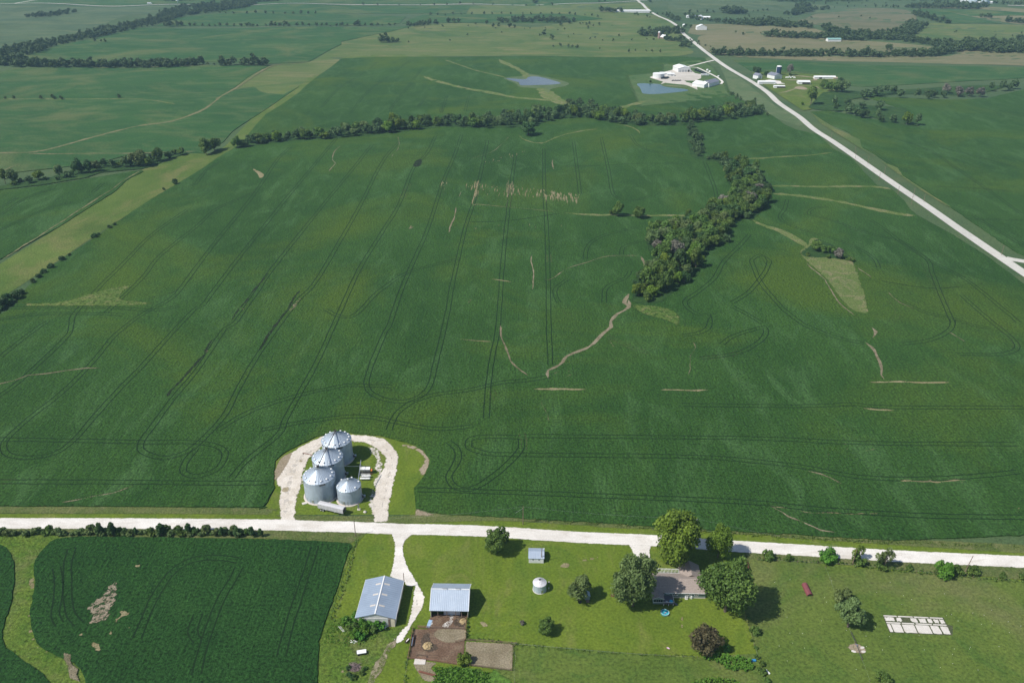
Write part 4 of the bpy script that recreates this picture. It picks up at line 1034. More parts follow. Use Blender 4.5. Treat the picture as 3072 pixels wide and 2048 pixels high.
K = {
 'oakA': Kind('oakA', 11, 6.5, 6.3, 5.2, 7.0, 26, 2600, .52, 'leaf_mid', 9, .38),
 'oakB': Kind('oakB', 12, 5.2, 5.8, 5.6, 7.4, 20, 2200, .50, 'leaf_mid', 9, .34, lobe=.42),
 'oakC': Kind('oakC', 13, 7.2, 6.0, 4.6, 6.2, 30, 2800, .52, 'leaf_grey', 8, .4, lobe=.34),
 'tallA': Kind('tallA', 14, 4.4, 4.2, 7.0, 8.6, 24, 2400, .48, 'leaf_mid', 12, .36, lobe=.36),
 'small': Kind('small', 15, 3.0, 3.0, 2.9, 3.6, 12, 1100, .36, 'leaf_mid', 4.5, .16, lobe=.45),
 'bigA': Kind('bigA', 21, 9.0, 8.6, 9.0, 10.4, 90, 15000, .34, 'leaf_mid', 13, .55, lobe=.27, limbs=9),
 'bigB': Kind('bigB', 22, 8.6, 8.8, 9.4, 10.6, 80, 14000, .34, 'leaf_mid', 14, .55, lobe=.28, limbs=9),
 'bigC': Kind('bigC', 23, 8.2, 7.6, 9.6, 10.8, 46, 12000, .36, 'leaf_lime', 14, .5, lobe=.34, limbs=9),
 'medA': Kind('medA', 24, 4.2, 4.2, 5.4, 6.2, 30, 5200, .27, 'leaf_mid', 8, .26, lobe=.34),
 'round': Kind('round', 25, 4.4, 4.4, 3.9, 4.2, 40, 6000, .26, 'leaf_dark', 5, .25, lobe=.30),
 'bush': Kind('bush', 26, 2.0, 2.0, 1.7, 1.5, 10, 900, .24, 'leaf_mid', 1.6, .08, lobe=.48, limbs=5),
 'bushf': Kind('bushf', 27, 2.4, 2.2, 1.9, 1.6, 8, 420, .40, 'leaf_mid', 1.6, .08, lobe=.5, limbs=4),
 'cedar': Kind('cedar', 28, 2.4, 2.4, 3.3, 3.4, 26, 2200, .22, 'leaf_dark', 5, .14, lobe=.34, cone=True),
 'willow': Kind('willow', 29, 4.6, 4.4, 4.4, 6.6, 34, 3800, .27, 'leaf_grey', 8, .42, lobe=.28, droop=1.6, limbs=9),
 'thin': Kind('thin', 30, 3.2, 3.0, 4.0, 5.0, 14, 900, .24, 'leaf_mid', 8, .18, lobe=.30, limbs=9),
}
n_tree = [0]
Q = []
def tree(kind, xy, scale=1.0, mat=None, label=None, group=None, name='broadleaf_tree', cat='tree', rz=None, sz=None):
    k = K[kind]; mat = mat or k.mat
    r = bpy.data.objects.new(name, None); COL.objects.link(r)
    r.location = (xy[0], xy[1], float(hgt(xy[0], xy[1])) + .0)
    r.rotation_euler.z = random.uniform(0, 6.28) if rz is None else rz
    r.scale = (scale, scale, scale * (sz or 1))
    r.empty_display_size = 1
    tag(r, label, cat, group)
    c = bpy.data.objects.new('crown', k.crown(mat)); COL.objects.link(c); c.parent = r
    if k.trunk:
        t = bpy.data.objects.new('trunk', k.trunk); COL.objects.link(t); t.parent = r
    n_tree[0] += 1
    return r

def scatter(poly, gap, jit=.35, seed=1):
    """world points spread inside a polygon, at least about gap apart"""
    r = np.random.default_rng(seed); Pl = [np.array(p) for p in poly]; A = np.array(Pl)
    x0, y0 = A.min(0); x1, y1 = A.max(0); out = []; row = 0; y = y0
    while y < y1:
        xs = np.arange(x0 + (gap * .5 if row % 2 else 0), x1, gap)
        for x in xs: out.append((x + r.normal(0, jit * gap * .6), y + r.normal(0, jit * gap * .6)))
        y += gap * .87; row += 1
    out = np.array(out)
    return out[inside(Pl, out)] if len(out) else out

def along(line, gap, width, seed=1):
    r = np.random.default_rng(seed)
    C = crom(line, gap * .5); out = []; acc = 0
    for i in range(1, len(C)):
        acc += np.hypot(*(C[i] - C[i - 1]))
        if acc > gap * r.uniform(.7, 1.3):
            acc = 0
            t = C[i] - C[i - 1]; t = t / max(1e-6, np.hypot(*t))
            out.append(C[i] + np.array((-t[1], t[0])) * r.uniform(-width / 2, width / 2))
    return out

def mixkind(seed, kinds, mats):
    r = random.Random(seed)
    while True:
        yield r.choice(kinds), r.choice(mats)

def forest(k, p, sc_, m_, label, group):
    if random.random() < .10: m_ = 'leaf_lime'
    Q.append((sc_ / math.hypot(p[0], p[1], H), k, (float(p[0]), float(p[1])), sc_, m_, label, group, random.uniform(0, 6.28)))

# undergrowth first
RAV = 'M3 20,165 60,160 130,230 165,340 150,400 250,370 290,415 400,415 545,500 570,600 620,650 570,760 470,850 390,810 345,900 330,990 210,1020 140,1150 70,1250 0,1300 M2 2352,1290 2220,1400 2060,1425 1990,1390 2005,1290 2095,1205 2130,1100 2085,980 2095,910 2250,880 2352,850 M3 0,860 100,790 210,730 300,690 350,650 300,560 275,480 230,430 130,420 50,395 20,270'
CRK = 'M1 1600,325 1800,280 1960,246 2150,240 2352,228 M2 0,204 200,196 420,172 700,150 1000,140 1300,110 1500,80 1750,72 1900,105 2100,138 2352,155 M3 0,135 300,75 560,65 570,95 440,128 0,170 M2 2352,184 2100,184 1900,165 1700,128 1500,130 1340,183 1220,194 1000,198 700,190 420,223 200,248 0,266 M1 2352,269 2100,278 1800,310 1560,350'
sheet('undergrowth', RAV, 'understory', .61, 'tangled undergrowth beneath the wooded ravine', sp=8, smooth=False)
sheet('undergrowth', CRK, 'understory', .61, 'tangled undergrowth beneath the creek trees', sp=12, smooth=False)
sheet('undergrowth', 'M1 -300,640 0,595 150,560 330,540 500,480 700,430 900,400 1100,380 1300,350 1300,375 1180,405 1060,460 980,480 850,490 700,505 600,540 300,590 0,625 -300,700', 'understory', .61, 'undergrowth along the left creek', sp=9, smooth=False)
sheet('undergrowth', 'M3 800,1060 860,1010 920,960 1080,1020 1170,1090 1180,1115 1000,1095 860,1090', 'understory', .62, 'brushy mound above the teardrop grass patch', sp=4)
sheet('undergrowth', 'T3 860,740 960,640 1100,620 1300,640 1500,620 1800,600 2050,590 2280,590 2100,640 1900,660 1500,650 1300,670 1160,690 1150,720 1480,740 M3 1540,60 1640,180 1560,190 1400,150 1150,80 950,75 860,60', 'understory', .61, 'undergrowth beneath the grove right of the highway', sp=12, smooth=False)

# wooded ravine
G1 = 'trees of the wooded ravine'
mk = mixkind(3, ['oakA', 'oakB', 'oakC', 'tallA', 'oakA'], ['leaf_mid', 'leaf_mid', 'leaf_grey', 'leaf_dark', 'leaf_mid'])
RT = scatter(pts(RAV), 9.6, seed=5)
RT = RT[edist([np.array(q) for q in pts(RAV)], RT) > 3.2]
for p in RT:
    k, m_ = next(mk)
    if random.random() < .035: m_ = 'leaf_dead'
    far = p[1] > 900
    forest(k if not far else random.choice(['small', 'oakB']), p, random.uniform(.6, 1.15) * (.8 if far else 1), m_, 'broadleaf tree packed into the wooded ravine that crosses the big field', G1)
print('ravine', len(RT))
# creek line (two rows of individuals)
G2 = 'trees along the creek north of the big field'
mk = mixkind(4, ['oakA', 'oakB', 'oakC', 'tallA'], ['leaf_mid', 'leaf_grey', 'leaf_mid', 'leaf_dark'])
CT_ = scatter(pts(CRK), 12.6, seed=8)
for p in CT_:
    k, m_ = next(mk)
    forest(k, p, random.uniform(.55, 1.25), m_, 'broadleaf tree in the long tree line that bounds the big field to the north', G2)
print('creek', len(CT_))
# left creek
G3 = 'trees and brush along the left creek'
mk = mixkind(5, ['oakA', 'oakB', 'small', 'small', 'tallA'], ['leaf_mid', 'leaf_grey', 'leaf_mid', 'leaf_dark'])
LT = along(pts('M1 0,600 100,585 300,560 500,520 600,500 720,470 900,455 1020,445 1100,410 1180,390'), 5.5, 20, 4)
for p in LT:
    k, m_ = next(mk)
    forest(k, p, random.uniform(.55, 1.15), m_, 'tree in the brushy creek line at the left edge of the photo', G3)
tree('oakA', at('M1', 90, 570), 1.15, 'leaf_grey', 'greyish tree at the left end of the left creek line')
tree('oakA', at('M1', 960, 455), 1.45, 'leaf_grey', 'tallest tree of the left creek line')
tree('oakB', at('M1', 1420, 375), 1.5, 'leaf_mid', 'large tree at the corner where left creek meets the big field')
tree('oakA', at('M1', 1480, 350), 1.3, 'leaf_mid', 'broad tree just right of the large corner tree')
tree('small', at('M1', 1250, 380), 1.5, 'leaf_mid', 'small round tree between tallest creek tree and corner tree')
tree('small', at('M1', 1200, 378), 1.1, 'leaf_mid', 'smaller tree beside the small round creek tree')
# lone trees in the big field
tree('oakC', at('M2', 1290, 245), 1.75, 'leaf_dark', 'dark round lone tree at the top of the big field, below the creek line')
tree('oakB', at('M2', 1905, 800), 1.05, 'leaf_mid', 'left one of two lone trees in the middle of the big field')
tree('oakA', at('M2', 2050, 815), .95, 'leaf_mid', 'right one of two lone trees in the middle of the big field')
tree('small', at('M2', 1865, 795), .9, 'leaf_mid', 'small tree touching the left lone tree')
tree('small', at('M3', 225, 412), 1.25, 'leaf_mid', 'small lone tree just above the wooded ravine')
tree('oakC', at('M3', 920, 1040), .85, 'leaf_mid', 'spreading tree on the left of the shrub mound')
tree('oakB', at('M3', 965, 1055), .55, 'leaf_mid', 'small tree in the middle of the shrub mound')
tree('small', at('M3', 1020, 1060), 1.2, 'leaf_mid', 'round tree on the shrub mound beside the bare one')
tree('small', at('M3', 1070, 1090), 1.35, 'leaf_dead', 'bare grey tree on the shrub mound')
for i, (a, b) in enumerate(((1110, 1090), (1140, 1110), (1170, 1115), (860, 1075), (1000, 1090))):
    tree('bushf', at('M3', a, b), .9, 'leaf_mid', 'low bush on the shrub mound', 'low bushes on the shrub mound', 'bush', 'bush')
# boundary shrubs at left edge of big field
for i, (a, b, s_) in enumerate(((20, 1420, 1.9), (60, 1400, 1.9), (110, 1370, 1.7), (150, 1340, 1.2), (230, 1260, .9), (270, 1225, 1), (300, 1195, 1), (350, 1160, 1.1), (430, 1105, 1.1), (480, 1075, .6), (650, 950, 1.1), (680, 935, .7), (760, 885, .9), (790, 865, .8), (1130, 620, .7), (1210, 580, 1.5), (0, 1445, 1.6))):
    tree('bushf', at('M1', a, b), s_, 'leaf_dark', 'dark bush on the left boundary of the big field', 'bushes on the left boundary', 'bush', 'bush')
# right grove
G5 = 'grove trees right of the highway'
mk = mixkind(6, ['oakA', 'oakB', 'tallA'], ['leaf_mid', 'leaf_grey', 'leaf_mid', 'leaf_dark'])
for s, g in (("M3 960,75 1050,80 1150,90 1250,115 1350,145 1450,160 1560,180 1620,180", 13), ("T3 1420,670 1500,675 1600,680 1700,680 1800,670", 15),
             ("T3 1160,690 1250,690 1350,660 1450,640", 17), ("T3 2080,640 2180,620 2290,615", 17), ("T3 950,750 1050,740 1200,740 1400,760", 16)):
    for p in along(pts(s), g, 18, len(s)):
        k, m_ = next(mk)
        forest(k, p, random.uniform(.85, 1.25), m_, 'broadleaf tree in the scattered grove right of the highway', G5)
for p in along(pts('T3 1720,640 1800,650 1850,660 1950,670 2050,670'), 15, 22, 3):
    tree('oakB', p, random.uniform(.95, 1.3), 'leaf_dead', 'pale dead tree in the grove right of the highway', 'dead trees in the right grove')
for c, x, y, s_, k_, m_, l in (('C2', 1440, 960, 1.9, 'tallA', 'leaf_mid', 'tall dense tree below the white farmstead, near the highway'),
                           ('C2', 1260, 970, .9, 'small', 'leaf_lime', 'yellowish small tree beside the tall one below the white farmstead'),
                           ('C2', 1700, 620, 1.2, 'oakB', 'leaf_mid', 'left tree of the pair right of the white open shed'),
                           ('C2', 1830, 680, 1.25, 'oakB', 'leaf_mid', 'right tree of the pair right of the white open shed'),
                           ('C2', 2000, 690, 1.5, 'oakA', 'leaf_mid', 'large tree right of the pair at the white farmstead'),
                           ('C2', 2100, 700, 1.6, 'oakA', 'leaf_grey', 'big greyish tree at the corner of the white farmstead'),
                           ('C2', 2060, 600, 1.3, 'oakB', 'leaf_dark', 'dark tree behind the corner trees of the white farmstead'),
                           ('C2', 280, 320, 1.2, 'oakA', 'leaf_dark', 'dark tree behind the white farmhouse with slate roof'),
                           ('C2', 490, 375, .85, 'oakB', 'leaf_dark', 'round dark tree between white farmhouse and white barn'),
                           ('C2', 320, 455, .85, 'small', 'leaf_mid', 'round tree in front of the white farmhouse'),
                           ('C2', 990, 335, 1.35, 'tallA', 'leaf_dead', 'bare tree right of the blue silo'),
                           ('C2', 1000, 350, .9, 'small', 'leaf_dark', 'small dark tree at the foot of the bare tree'),
                           ('C1', 400, 620, .8, 'small', 'leaf_dark', 'dark tree on the bank of the blue green pond')):
    tree(k_, at(c, x, y), s_, m_, l)

# near farm trees
MARK = True
tree('bigC', at('B4', 1520, 480), 1.30, 'leaf_lime', 'large yellow green tree between the farmhouse drive and the road', sz=1.0)
tree('bigC', at('B4', 1920, 445), .66, 'leaf_lime', 'smaller yellow green tree at the roadside right of the large one', sz=1.35, rz=2)
tree('bigA', at('B4', 1170, 870), 1.04, 'leaf_grey', 'huge silvery green tree left of the farmhouse', sz=1.25)
tree('bigB', at('B4', 1985, 920), 1.22, 'leaf_mid', 'huge dark green tree right of the farmhouse', sz=1.02)
tree('round', at('B4', 1800, 1270), 1.35, 'leaf_maple', 'round purple brown tree behind the farmhouse lawn')
tree('medA', at('B4', 410, 1110), .72, 'leaf_mid', 'small oval tree alone on the lawn below the small grain bin', sz=.9)
tree('willow', at('B4', 690, 815), 1.22, 'leaf_grey', 'leaning grey willow with a thick trunk beside the tiny shed')
tree('medA', at('B3', 2150, 285), 1.22, 'leaf_mid', 'leafy tree at the roadside above the open barn', sz=.95)
tree('bush', at('B4', 190, 1030), .5, 'leaf_dead', 'dead leafless little bush on the lawn')
tree('willow', at('B5', 800, 1055), 1.32, 'leaf_grey', 'grey green tree in the pasture beside the maroon shelter', sz=.95)
tree('small', at('B5', 735, 840), 1.1, 'leaf_grey', 'smaller tree touching the top of the grey green pasture tree')
for x, y, s_, k_, m_, l in ((80, 450, 1.0, 'bush', 'leaf_mid', 'spreading bush on the fence line, farthest left of the pasture roadside bushes'), (270, 460, .7, 'bush', 'leaf_mid', 'small bush between the first and the large roadside bush'),
                        (620, 490, 1.45, 'bush', 'leaf_lush', 'large bright bush left of the utility pole on the pasture roadside'), (905, 500, 1.1, 'bush', 'leaf_mid', 'bush just right of the leaning utility pole'),
                        (880, 480, .8, 'thin', 'leaf_lime', 'thin yellow sapling above the bush by the utility pole'), (1110, 545, 1.0, 'thin', 'leaf_grey', 'slender two tier tree on the pasture roadside'),
                        (1100, 550, 1.0, 'bush', 'leaf_mid', 'bush at the foot of the slender roadside tree'), (1620, 590, 1.55, 'bush', 'leaf_lush', 'largest round bush on the pasture roadside'),
                        (1780, 590, .9, 'bush', 'leaf_mid', 'bush left of the right leaning pole'), (1890, 600, 1.0, 'bush', 'leaf_mid', 'bush right of the right leaning pole'),
                        (1340, 560, .6, 'bush', 'leaf_mid', 'low bush in the ragged fence row'), (2170, 630, .6, 'bush', 'leaf_mid', 'small bush near the right edge of the fence row'), (2340, 640, .7, 'bush', 'leaf_mid', 'bush at the right edge of the photo'),
                        (1090, 1545, 1.0, 'bush', 'leaf_mid', 'bush at the bottom edge of the pasture')):
    tree(k_, at('B5', x, y), s_ * 1.3, m_, l, name='bush' if 'bush' in k_ else 'broadleaf_tree', cat='bush' if 'bush' in k_ else 'tree')
tree('bush', at('B4', 2240, 1110), .95, 'leaf_mid', 'bush on the fence line below the huge dark green tree', name='bush', cat='bush')
tree('bush', at('B4', 1990, 1260), .8, 'leaf_lush', 'bright bush beside the purple brown tree', name='bush', cat='bush')
tree('bush', at('C5', 1120, 1010), 1.35, 'leaf_lime', 'yellow green bush on the feedlot fence', name='bush', cat='bush')
for i, (x, y, s_) in enumerate(((2190, 990, .4), (2210, 1100, .4), (2220, 1180, .35), (2250, 1250, .4), (2270, 1330, .5), (2300, 1390, .6), (2320, 1480, .7), (2280, 1440, .4), (2345, 1540, .6))):
    tree('bush', at('B4', x, y), s_, 'leaf_mid', 'weedy clump on the fence right of the farmhouse lawn', 'weed clumps on the lawn fence', 'weed_clump', 'weeds')
# cedars and hedge between road and near left field
for i, (x, y, s_) in enumerate(((895, 250, .95), (1000, 255, 1.05), (1110, 245, .7), (1425, 255, 1.05), (1580, 250, .65), (1670, 245, .9), (1750, 248, .65), (1960, 255, .7), (2100, 258, .85), (2220, 258, .8), (2300, 262, .65), (2030, 258, .5), (1200, 245, .6))):
    tree('cedar', at('B1', x, y), s_ * 1.3, 'leaf_dark', 'dark conical cedar in the hedgerow below the road' if x != 1425 else 'tallest cedar of the hedgerow below the road', 'cedars of the roadside hedgerow' if x != 1425 else None, 'cedar_tree', 'tree', sz=random.uniform(.72, .95))
hr = random.Random(9)
for k in range(46):
    x = -20 + k * 51 + hr.uniform(-14, 14)
    tree('bushf', at('B1', x, 238 + hr.uniform(-14, 14)), hr.uniform(.35, 1.05), hr.choice(['leaf_grey', 'leaf_mid', 'leaf_grey']), 'grey green bush in the hedgerow below the road', 'bushes of the roadside hedgerow', 'bush', 'bush')
# shrubs at the blue roofed shed
for x, y, s_, m_ in ((880, 910, 1.1, 'leaf_lush'), (820, 940, 1.2, 'leaf_lush'), (960, 960, 1.25, 'leaf_lush'), (1030, 950, 1.2, 'leaf_lush'), (1090, 965, 1.1, 'leaf_lush'), (900, 1000, 1.25, 'leaf_lush'),
                     (840, 1020, 1.15, 'leaf_mid'), (960, 1020, 1.1, 'leaf_lush'), (780, 960, .9, 'leaf_lush'), (1010, 1000, .9, 'leaf_mid'), (860, 1060, 1.0, 'leaf_lush'), (800, 1010, .8, 'leaf_mid'), (920, 1060, .9, 'leaf_lush')):
    tree('bush', at('B3', x, y), s_ * 1.1, m_, 'lush green shrub crowding the front of the blue roofed shed', 'shrubs in front of the blue roofed shed', 'bush', 'bush')
for x, y in ((862, 1432), (800, 1350), (945, 1345), (915, 1395), (800, 1410), (840, 1440)):
    tree('bush', at('B3', x, y), .5, 'leaf_dark' if x < 850 else 'leaf_mid', 'weedy shrub growing round the brush pile', 'shrubs round the brush pile', 'bush', 'bush')

# the largest-looking forest trees become individuals, the rest one woodland object
Q.sort(key=lambda q: -q[0])
n_uni = len([o for o in SC.objects if o.name.startswith('broadleaf_tree')])
n_ind = max(0, 296 - n_uni)
print('unique', n_uni, 'queued', len(Q))
for q in Q[:n_ind]:
    tree(q[1], q[2], q[3], q[4], q[5], q[6], rz=q[7], sz=random.uniform(.75, 1.3))
rest = {}
for q in Q[n_ind:]: rest.setdefault('w', []).append(q)
VV = []; TT = []
for q in rest.get('w', []):
    V, t = K[q[1]].args; nq = len(t) // 4
    sel = np.random.default_rng(int(q[2][0] * 7) % 9999).choice(nq, 520, replace=False)
    V = V.reshape(-1, 4, 3)[sel]; c0 = V.mean(1, keepdims=True); V = ((V - c0) * 1.9 + c0).reshape(-1, 3)
    t = t.reshape(-1, 4)[sel].ravel()
    c_, s_ = math.cos(q[7]) * q[3], math.sin(q[7]) * q[3]
    VV.append(np.stack([V[:, 0] * c_ - V[:, 1] * s_ + q[2][0], V[:, 0] * s_ + V[:, 1] * c_ + q[2][1], V[:, 2] * q[3] + float(hgt(*q[2]))], 1)); TT.append(np.clip(t * .7 + random.uniform(0, .3), 0, 1))
if VV:
    o = bpy.data.objects.new('woodland', quads_mesh('woodland', np.concatenate(VV), np.concatenate(TT), 'leaf_far'))
    COL.objects.link(o); tag(o, 'farther trees of the creek line and groves reading as one mass', 'woods', None, 'stuff')

# distant woods: everything beyond the individually built trees
def far_wood(name, label, specs, seed, mat='leaf_far'):
    r = np.random.default_rng(seed); VV = []; TT = []; cnt = 0
    base = [crown_arrays(100 + i, 5.5, 5.5, 4.8, 5.6, 9, 130, 1.15, .46) for i in range(5)]
    for s, gap, width, sc in specs:
        P = pts(s)
        for rep in range(max(1, int(width / (gap * .9)))):
            for p in along(P, gap, width, seed * 13 + cnt):
                V, t = base[int(r.integers(5))]
                f = sc * r.uniform(.65, 1.3); a = r.uniform(0, 6.28)
                c_, s_ = math.cos(a) * f, math.sin(a) * f
                W = np.stack([V[:, 0] * c_ - V[:, 1] * s_ + p[0], V[:, 0] * s_ + V[:, 1] * c_ + p[1], V[:, 2] * f * r.uniform(.85, 1.2) + float(hgt(p[0], p[1]))], 1)
                VV.append(W); TT.append(np.clip(t * .6 + r.uniform(0, .4), 0, 1)); cnt += 1
    me = quads_mesh(name, np.concatenate(VV), np.concatenate(TT), mat)
    o = bpy.data.objects.new(name, me); COL.objects.link(o); tag(o, label, None, None, 'stuff'); o['category'] = 'woods'
    print(name, cnt)
FW = [("T1 -200,380 0,390 100,380 200,345 300,315 380,300 520,280 600,255 700,235 800,210 900,185 1050,165 1120,135 1200,115 1300,95 1450,80 1600,60 1700,30", 11, 75, 1.0),
      ("T1 1150,100 1300,70 1500,40 1700,15 1900,5", 16, 120, 1.0),
      ("T1 -200,450 0,440 120,452 300,458 600,462 900,462 1150,460 1380,452", 8, 32, 1.15), ("T1 -200,400 0,430 80,440", 9, 60, 1.3),
      ("T1 1510,452 1600,452", 8, 22, 1.25), ("T1 1640,452 1830,448", 8, 22, 1.25), ("T1 1380,450 1510,448", 9, 8, .5),
      ("T1 1100,185 1200,183 1270,180", 12, 25, 1.1), ("T1 1270,182 1600,184 1900,184 2352,184 T2 0,180 370,178", 13, 12, .75), ("T1 1850,182 2000,180", 10, 14, 1.1), ("T2 80,178 120,178", 8, 10, 1.2), ("T2 190,178 260,178", 8, 14, 1.1),
      ("T1 190,120 300,120 400,105 490,90", 14, 60, 1.1), ("T1 1450,95 1700,97 2200,97", 22, 12, .8), ("T1 0,685 20,685 100,682", 10, 8, .7),
      ("T1 255,683 290,683", 7, 8, .9), ("T1 330,683 400,683 440,684", 9, 10, .8), ("T1 770,682 850,682", 7, 8, .9), ("T1 620,290 730,293", 12, 10, .7),
      ("T2 430,185 520,180 600,172 660,168", 12, 40, 1.0), ("T2 700,158 760,160 830,158", 12, 30, 1.1), ("T2 830,165 1000,170 1180,185", 24, 40, .8), ("T2 990,190 1130,190 1200,192", 18, 30, .9),
      ("T2 1060,155 1200,148 1400,148 1600,155", 12, 55, 1.0), ("T2 560,108 800,105 1100,100 1500,102 1800,120", 24, 40, .7), ("T2 1600,160 1750,180", 22, 40, .7), ("T2 1480,180 1540,180", 12, 20, .8),
      ("T2 255,290 320,292", 7, 20, 1.35), ("T2 330,292 390,290", 7, 16, .95), ("T2 1380,245 1415,247", 8, 12, 1.2), ("T2 1420,275 1460,275", 8, 12, 1.0), ("T2 1500,310 1560,333 1660,333", 14, 16, .65), ("T2 1900,250 1915,250", 6, 4, .8),
      ("T2 2080,360 2200,362", 12, 6, .5), ("T2 1840,365 2100,355", 40, 20, .5), ("T2 1250,240 1700,260 2100,290", 45, 120, .45), ("T2 200,330 900,250 1300,210 1900,190", 80, 140, .35), ("T2 1300,320 1700,340 2200,350", 50, 50, .4), ("T2 350,200 700,190 1200,200 1800,185", 45, 40, .5), ("T3 300,110 900,130 1300,120", 60, 120, .45), ("T3 200,230 600,225 900,225", 50, 60, .4), ("T3 1700,200 2000,230 2300,230", 60, 110, .4), ("T3 900,60 1300,45 1600,50", 30, 20, .6), ("T3 1700,20 2000,25 2352,25", 20, 40, .8), ("T3 700,20 1100,30 1400,30", 40, 50, .7),
      ("T2 2085,255 2150,240 2250,230 2330,225", 9, 55, 1.2), ("T2 2230,275 2300,285 2352,290", 10, 18, 1.1), ("T2 2310,325 2352,330 T3 10,320", 9, 16, 1.1), ("T2 1800,90 1850,85 1900,80", 12, 40, 1.1),
      ("T2 1300,30 1345,30", 10, 24, 1.2), ("T2 0,36 500,38 1000,34 1500,34", 46, 16, .7), ("T2 1750,15 1810,15", 14, 20, 1), ("T2 2110,20 2150,20", 10, 20, 1.1),
      ("T2 2000,95 2130,125", 16, 20, .7), ("T2 2190,95 2260,120 2330,150", 12, 30, .8), ("T3 0,110 60,125 200,150 300,160", 12, 30, .9), ("T3 0,190 70,195", 8, 14, 1),
      ("T3 300,160 430,175 560,180 620,165 700,185 800,190 880,192", 9, 40, 1.1), ("T3 440,165 560,160 640,160", 10, 50, 1.2), ("T3 0,85 100,88 250,87", 20, 10, .8), ("T3 280,92 340,92 400,90", 8, 45, 1.4), ("T3 420,85 600,76", 18, 8, .6),
      ("T3 700,105 780,95 860,75", 10, 40, 1.2), ("T3 790,60 850,45", 10, 36, 1.2), ("T3 880,75 1015,62", 11, 24, 1.0), ("T3 1350,48 1500,58", 14, 20, .8), ("T3 1300,52 1340,52", 10, 10, .8),
      ("T3 1590,48 1700,55 1850,55 2060,58", 11, 90, 1.2), ("T3 1605,105 1680,125 1760,145 1825,165", 11, 30, 1.1), ("T3 2030,118 2140,128", 11, 22, 1.0), ("T3 2195,150 2350,162", 11, 30, 1.1), ("T3 2100,30 2352,38", 16, 30, 1),
      ("T3 950,200 1020,215 1100,235 1250,245 1400,252 1480,250 1560,225 1600,180", 9, 38, 1.15), ("T3 1560,200 1620,185", 9, 40, 1.3),
      ("T3 540,250 700,258 850,262 960,268 1100,275 1300,272 1500,275 1600,290 1750,310 1900,325 2100,330", 9, 34, 1.1),
      ("T3 190,375 260,380 400,382 600,385 700,388 900,384 1100,388 1300,388 1500,388 1650,388 1800,370 1880,350", 8, 26, 1.15), ("T3 1400,345 1440,350", 7, 10, 1.3),
      ("T3 1750,330 1900,335 2100,345 2400,355", 9, 70, 1.2), ("T3 1940,310 2100,310 2400,320", 10, 60, 1.15), ("T3 2290,280 2400,285", 9, 30, 1.2),
      ("T3 600,5 900,8 1250,8", 12, 50, 1.1), ("T3 1400,0 1800,5 2000,0", 14, 60, 1.0), ("T3 390,243 420,243", 9, 10, .7), ("T3 190,215 200,215", 6, 5, .8), ("T3 20,275 100,300 180,330", 12, 14, .5),
      ("T3 20,300 40,330", 9, 14, 1.0), ("T1 1100,5 1400,0 1750,0", 14, 80, 1.0)]
far_wood('distant_woods', 'distant tree lines, groves and wooded draws across the background', FW, 3)
far_wood('roadside_brush', 'brush scattered along the near side of the pale highway', [("T3 340,640 450,700 M3 420,60 560,110", 14, 30, .4), ("T2 1780,740 1900,760", 14, 30, .45), ("T2 1540,700 1640,720 1750,745", 9, 26, .7)], 5)
# row plants
def patch_plants(name, label, poly, gap, h, leaf, mat, seed, n=26):
    P = scatter(pts(poly), gap, .25, seed); VV = []; TT = []
    r = np.random.default_rng(seed)
    b = crown_arrays(seed, gap * .62, gap * .62, h * .55, h * .55, 4, n, leaf, .55)
    for p in P:
        V, t = b; f = r.uniform(.7, 1.25); a = r.uniform(0, 6.28)
        VV.append(np.stack([(V[:, 0] * math.cos(a) - V[:, 1] * math.sin(a)) * f + p[0], (V[:, 0] * math.sin(a) + V[:, 1] * math.cos(a)) * f + p[1], V[:, 2] * f + float(hgt(p[0], p[1]))], 1))
        TT.append(t)
    me = quads_mesh(name, np.concatenate(VV), np.concatenate(TT), mat)
    o = bpy.data.objects.new(name, me); COL.objects.link(o); tag(o, label, 'plants', None, 'stuff')
patch_plants('garden_rows', 'leafy vegetable bed behind the purple brown tree', 'B4 1800,1340 1850,1310 1940,1300 2100,1330 2220,1370 2235,1430 2180,1450 2020,1450 1960,1410 1920,1370 1810,1360', 1.0, 1.3, .26, 'leaf_lush', 31)
patch_plants('garden_rows', 'leafy bed at the bottom edge of the pasture', 'B4 1700,1545 1820,1520 1960,1520 2100,1545 2140,1620 1680,1620', 1.0, 1.3, .26, 'leaf_lush', 32)
patch_plants('burdock_weeds', 'broad leaved weeds below the feedlot', 'C5 600,1070 760,1060 1000,1090 1300,1120 1560,1190 1600,1400 620,1400', 1.5, .9, .28, 'leaf_lush', 33, 20)
patch_plants('tall_weeds', 'tall weeds and brush beside the blue roofed shed', 'C6 200,60 560,60 900,100 1600,60 1500,330 1150,560 700,640 300,600 60,560', 1.9, .8, .25, 'leaf_lush', 34, 18)
patch_plants('fence_weeds', 'weeds along the field edge fence left of the shed', 'B3 860,180 885,180 800,480 700,800 670,920 640,930 690,750 790,450', 1.3, .9, .25, 'leaf_mid', 35, 14)
patch_plants('fence_weeds', 'weeds along the lawn fence', 'B4 100,1205 500,1240 1000,1290 1600,1310 1740,1320 1740,1335 1500,1325 900,1300 400,1250 100,1220', 1.3, .6, .2, 'leaf_mid', 36, 12)
patch_plants('fence_weeds', 'weeds beside the feedlot fence', 'C5 1200,150 1235,160 1220,560 1400,560 1800,620 1800,645 1400,600 1170,590 1170,450', 1.1, .9, .2, 'leaf_mid', 37, 14)
patch_plants('fence_weeds', 'weeds along the feedlot west fence', 'C5 200,380 235,380 170,780 130,1000 110,1340 70,1340 110,900 150,700', 1.1, .8, .2, 'leaf_mid', 38, 12)
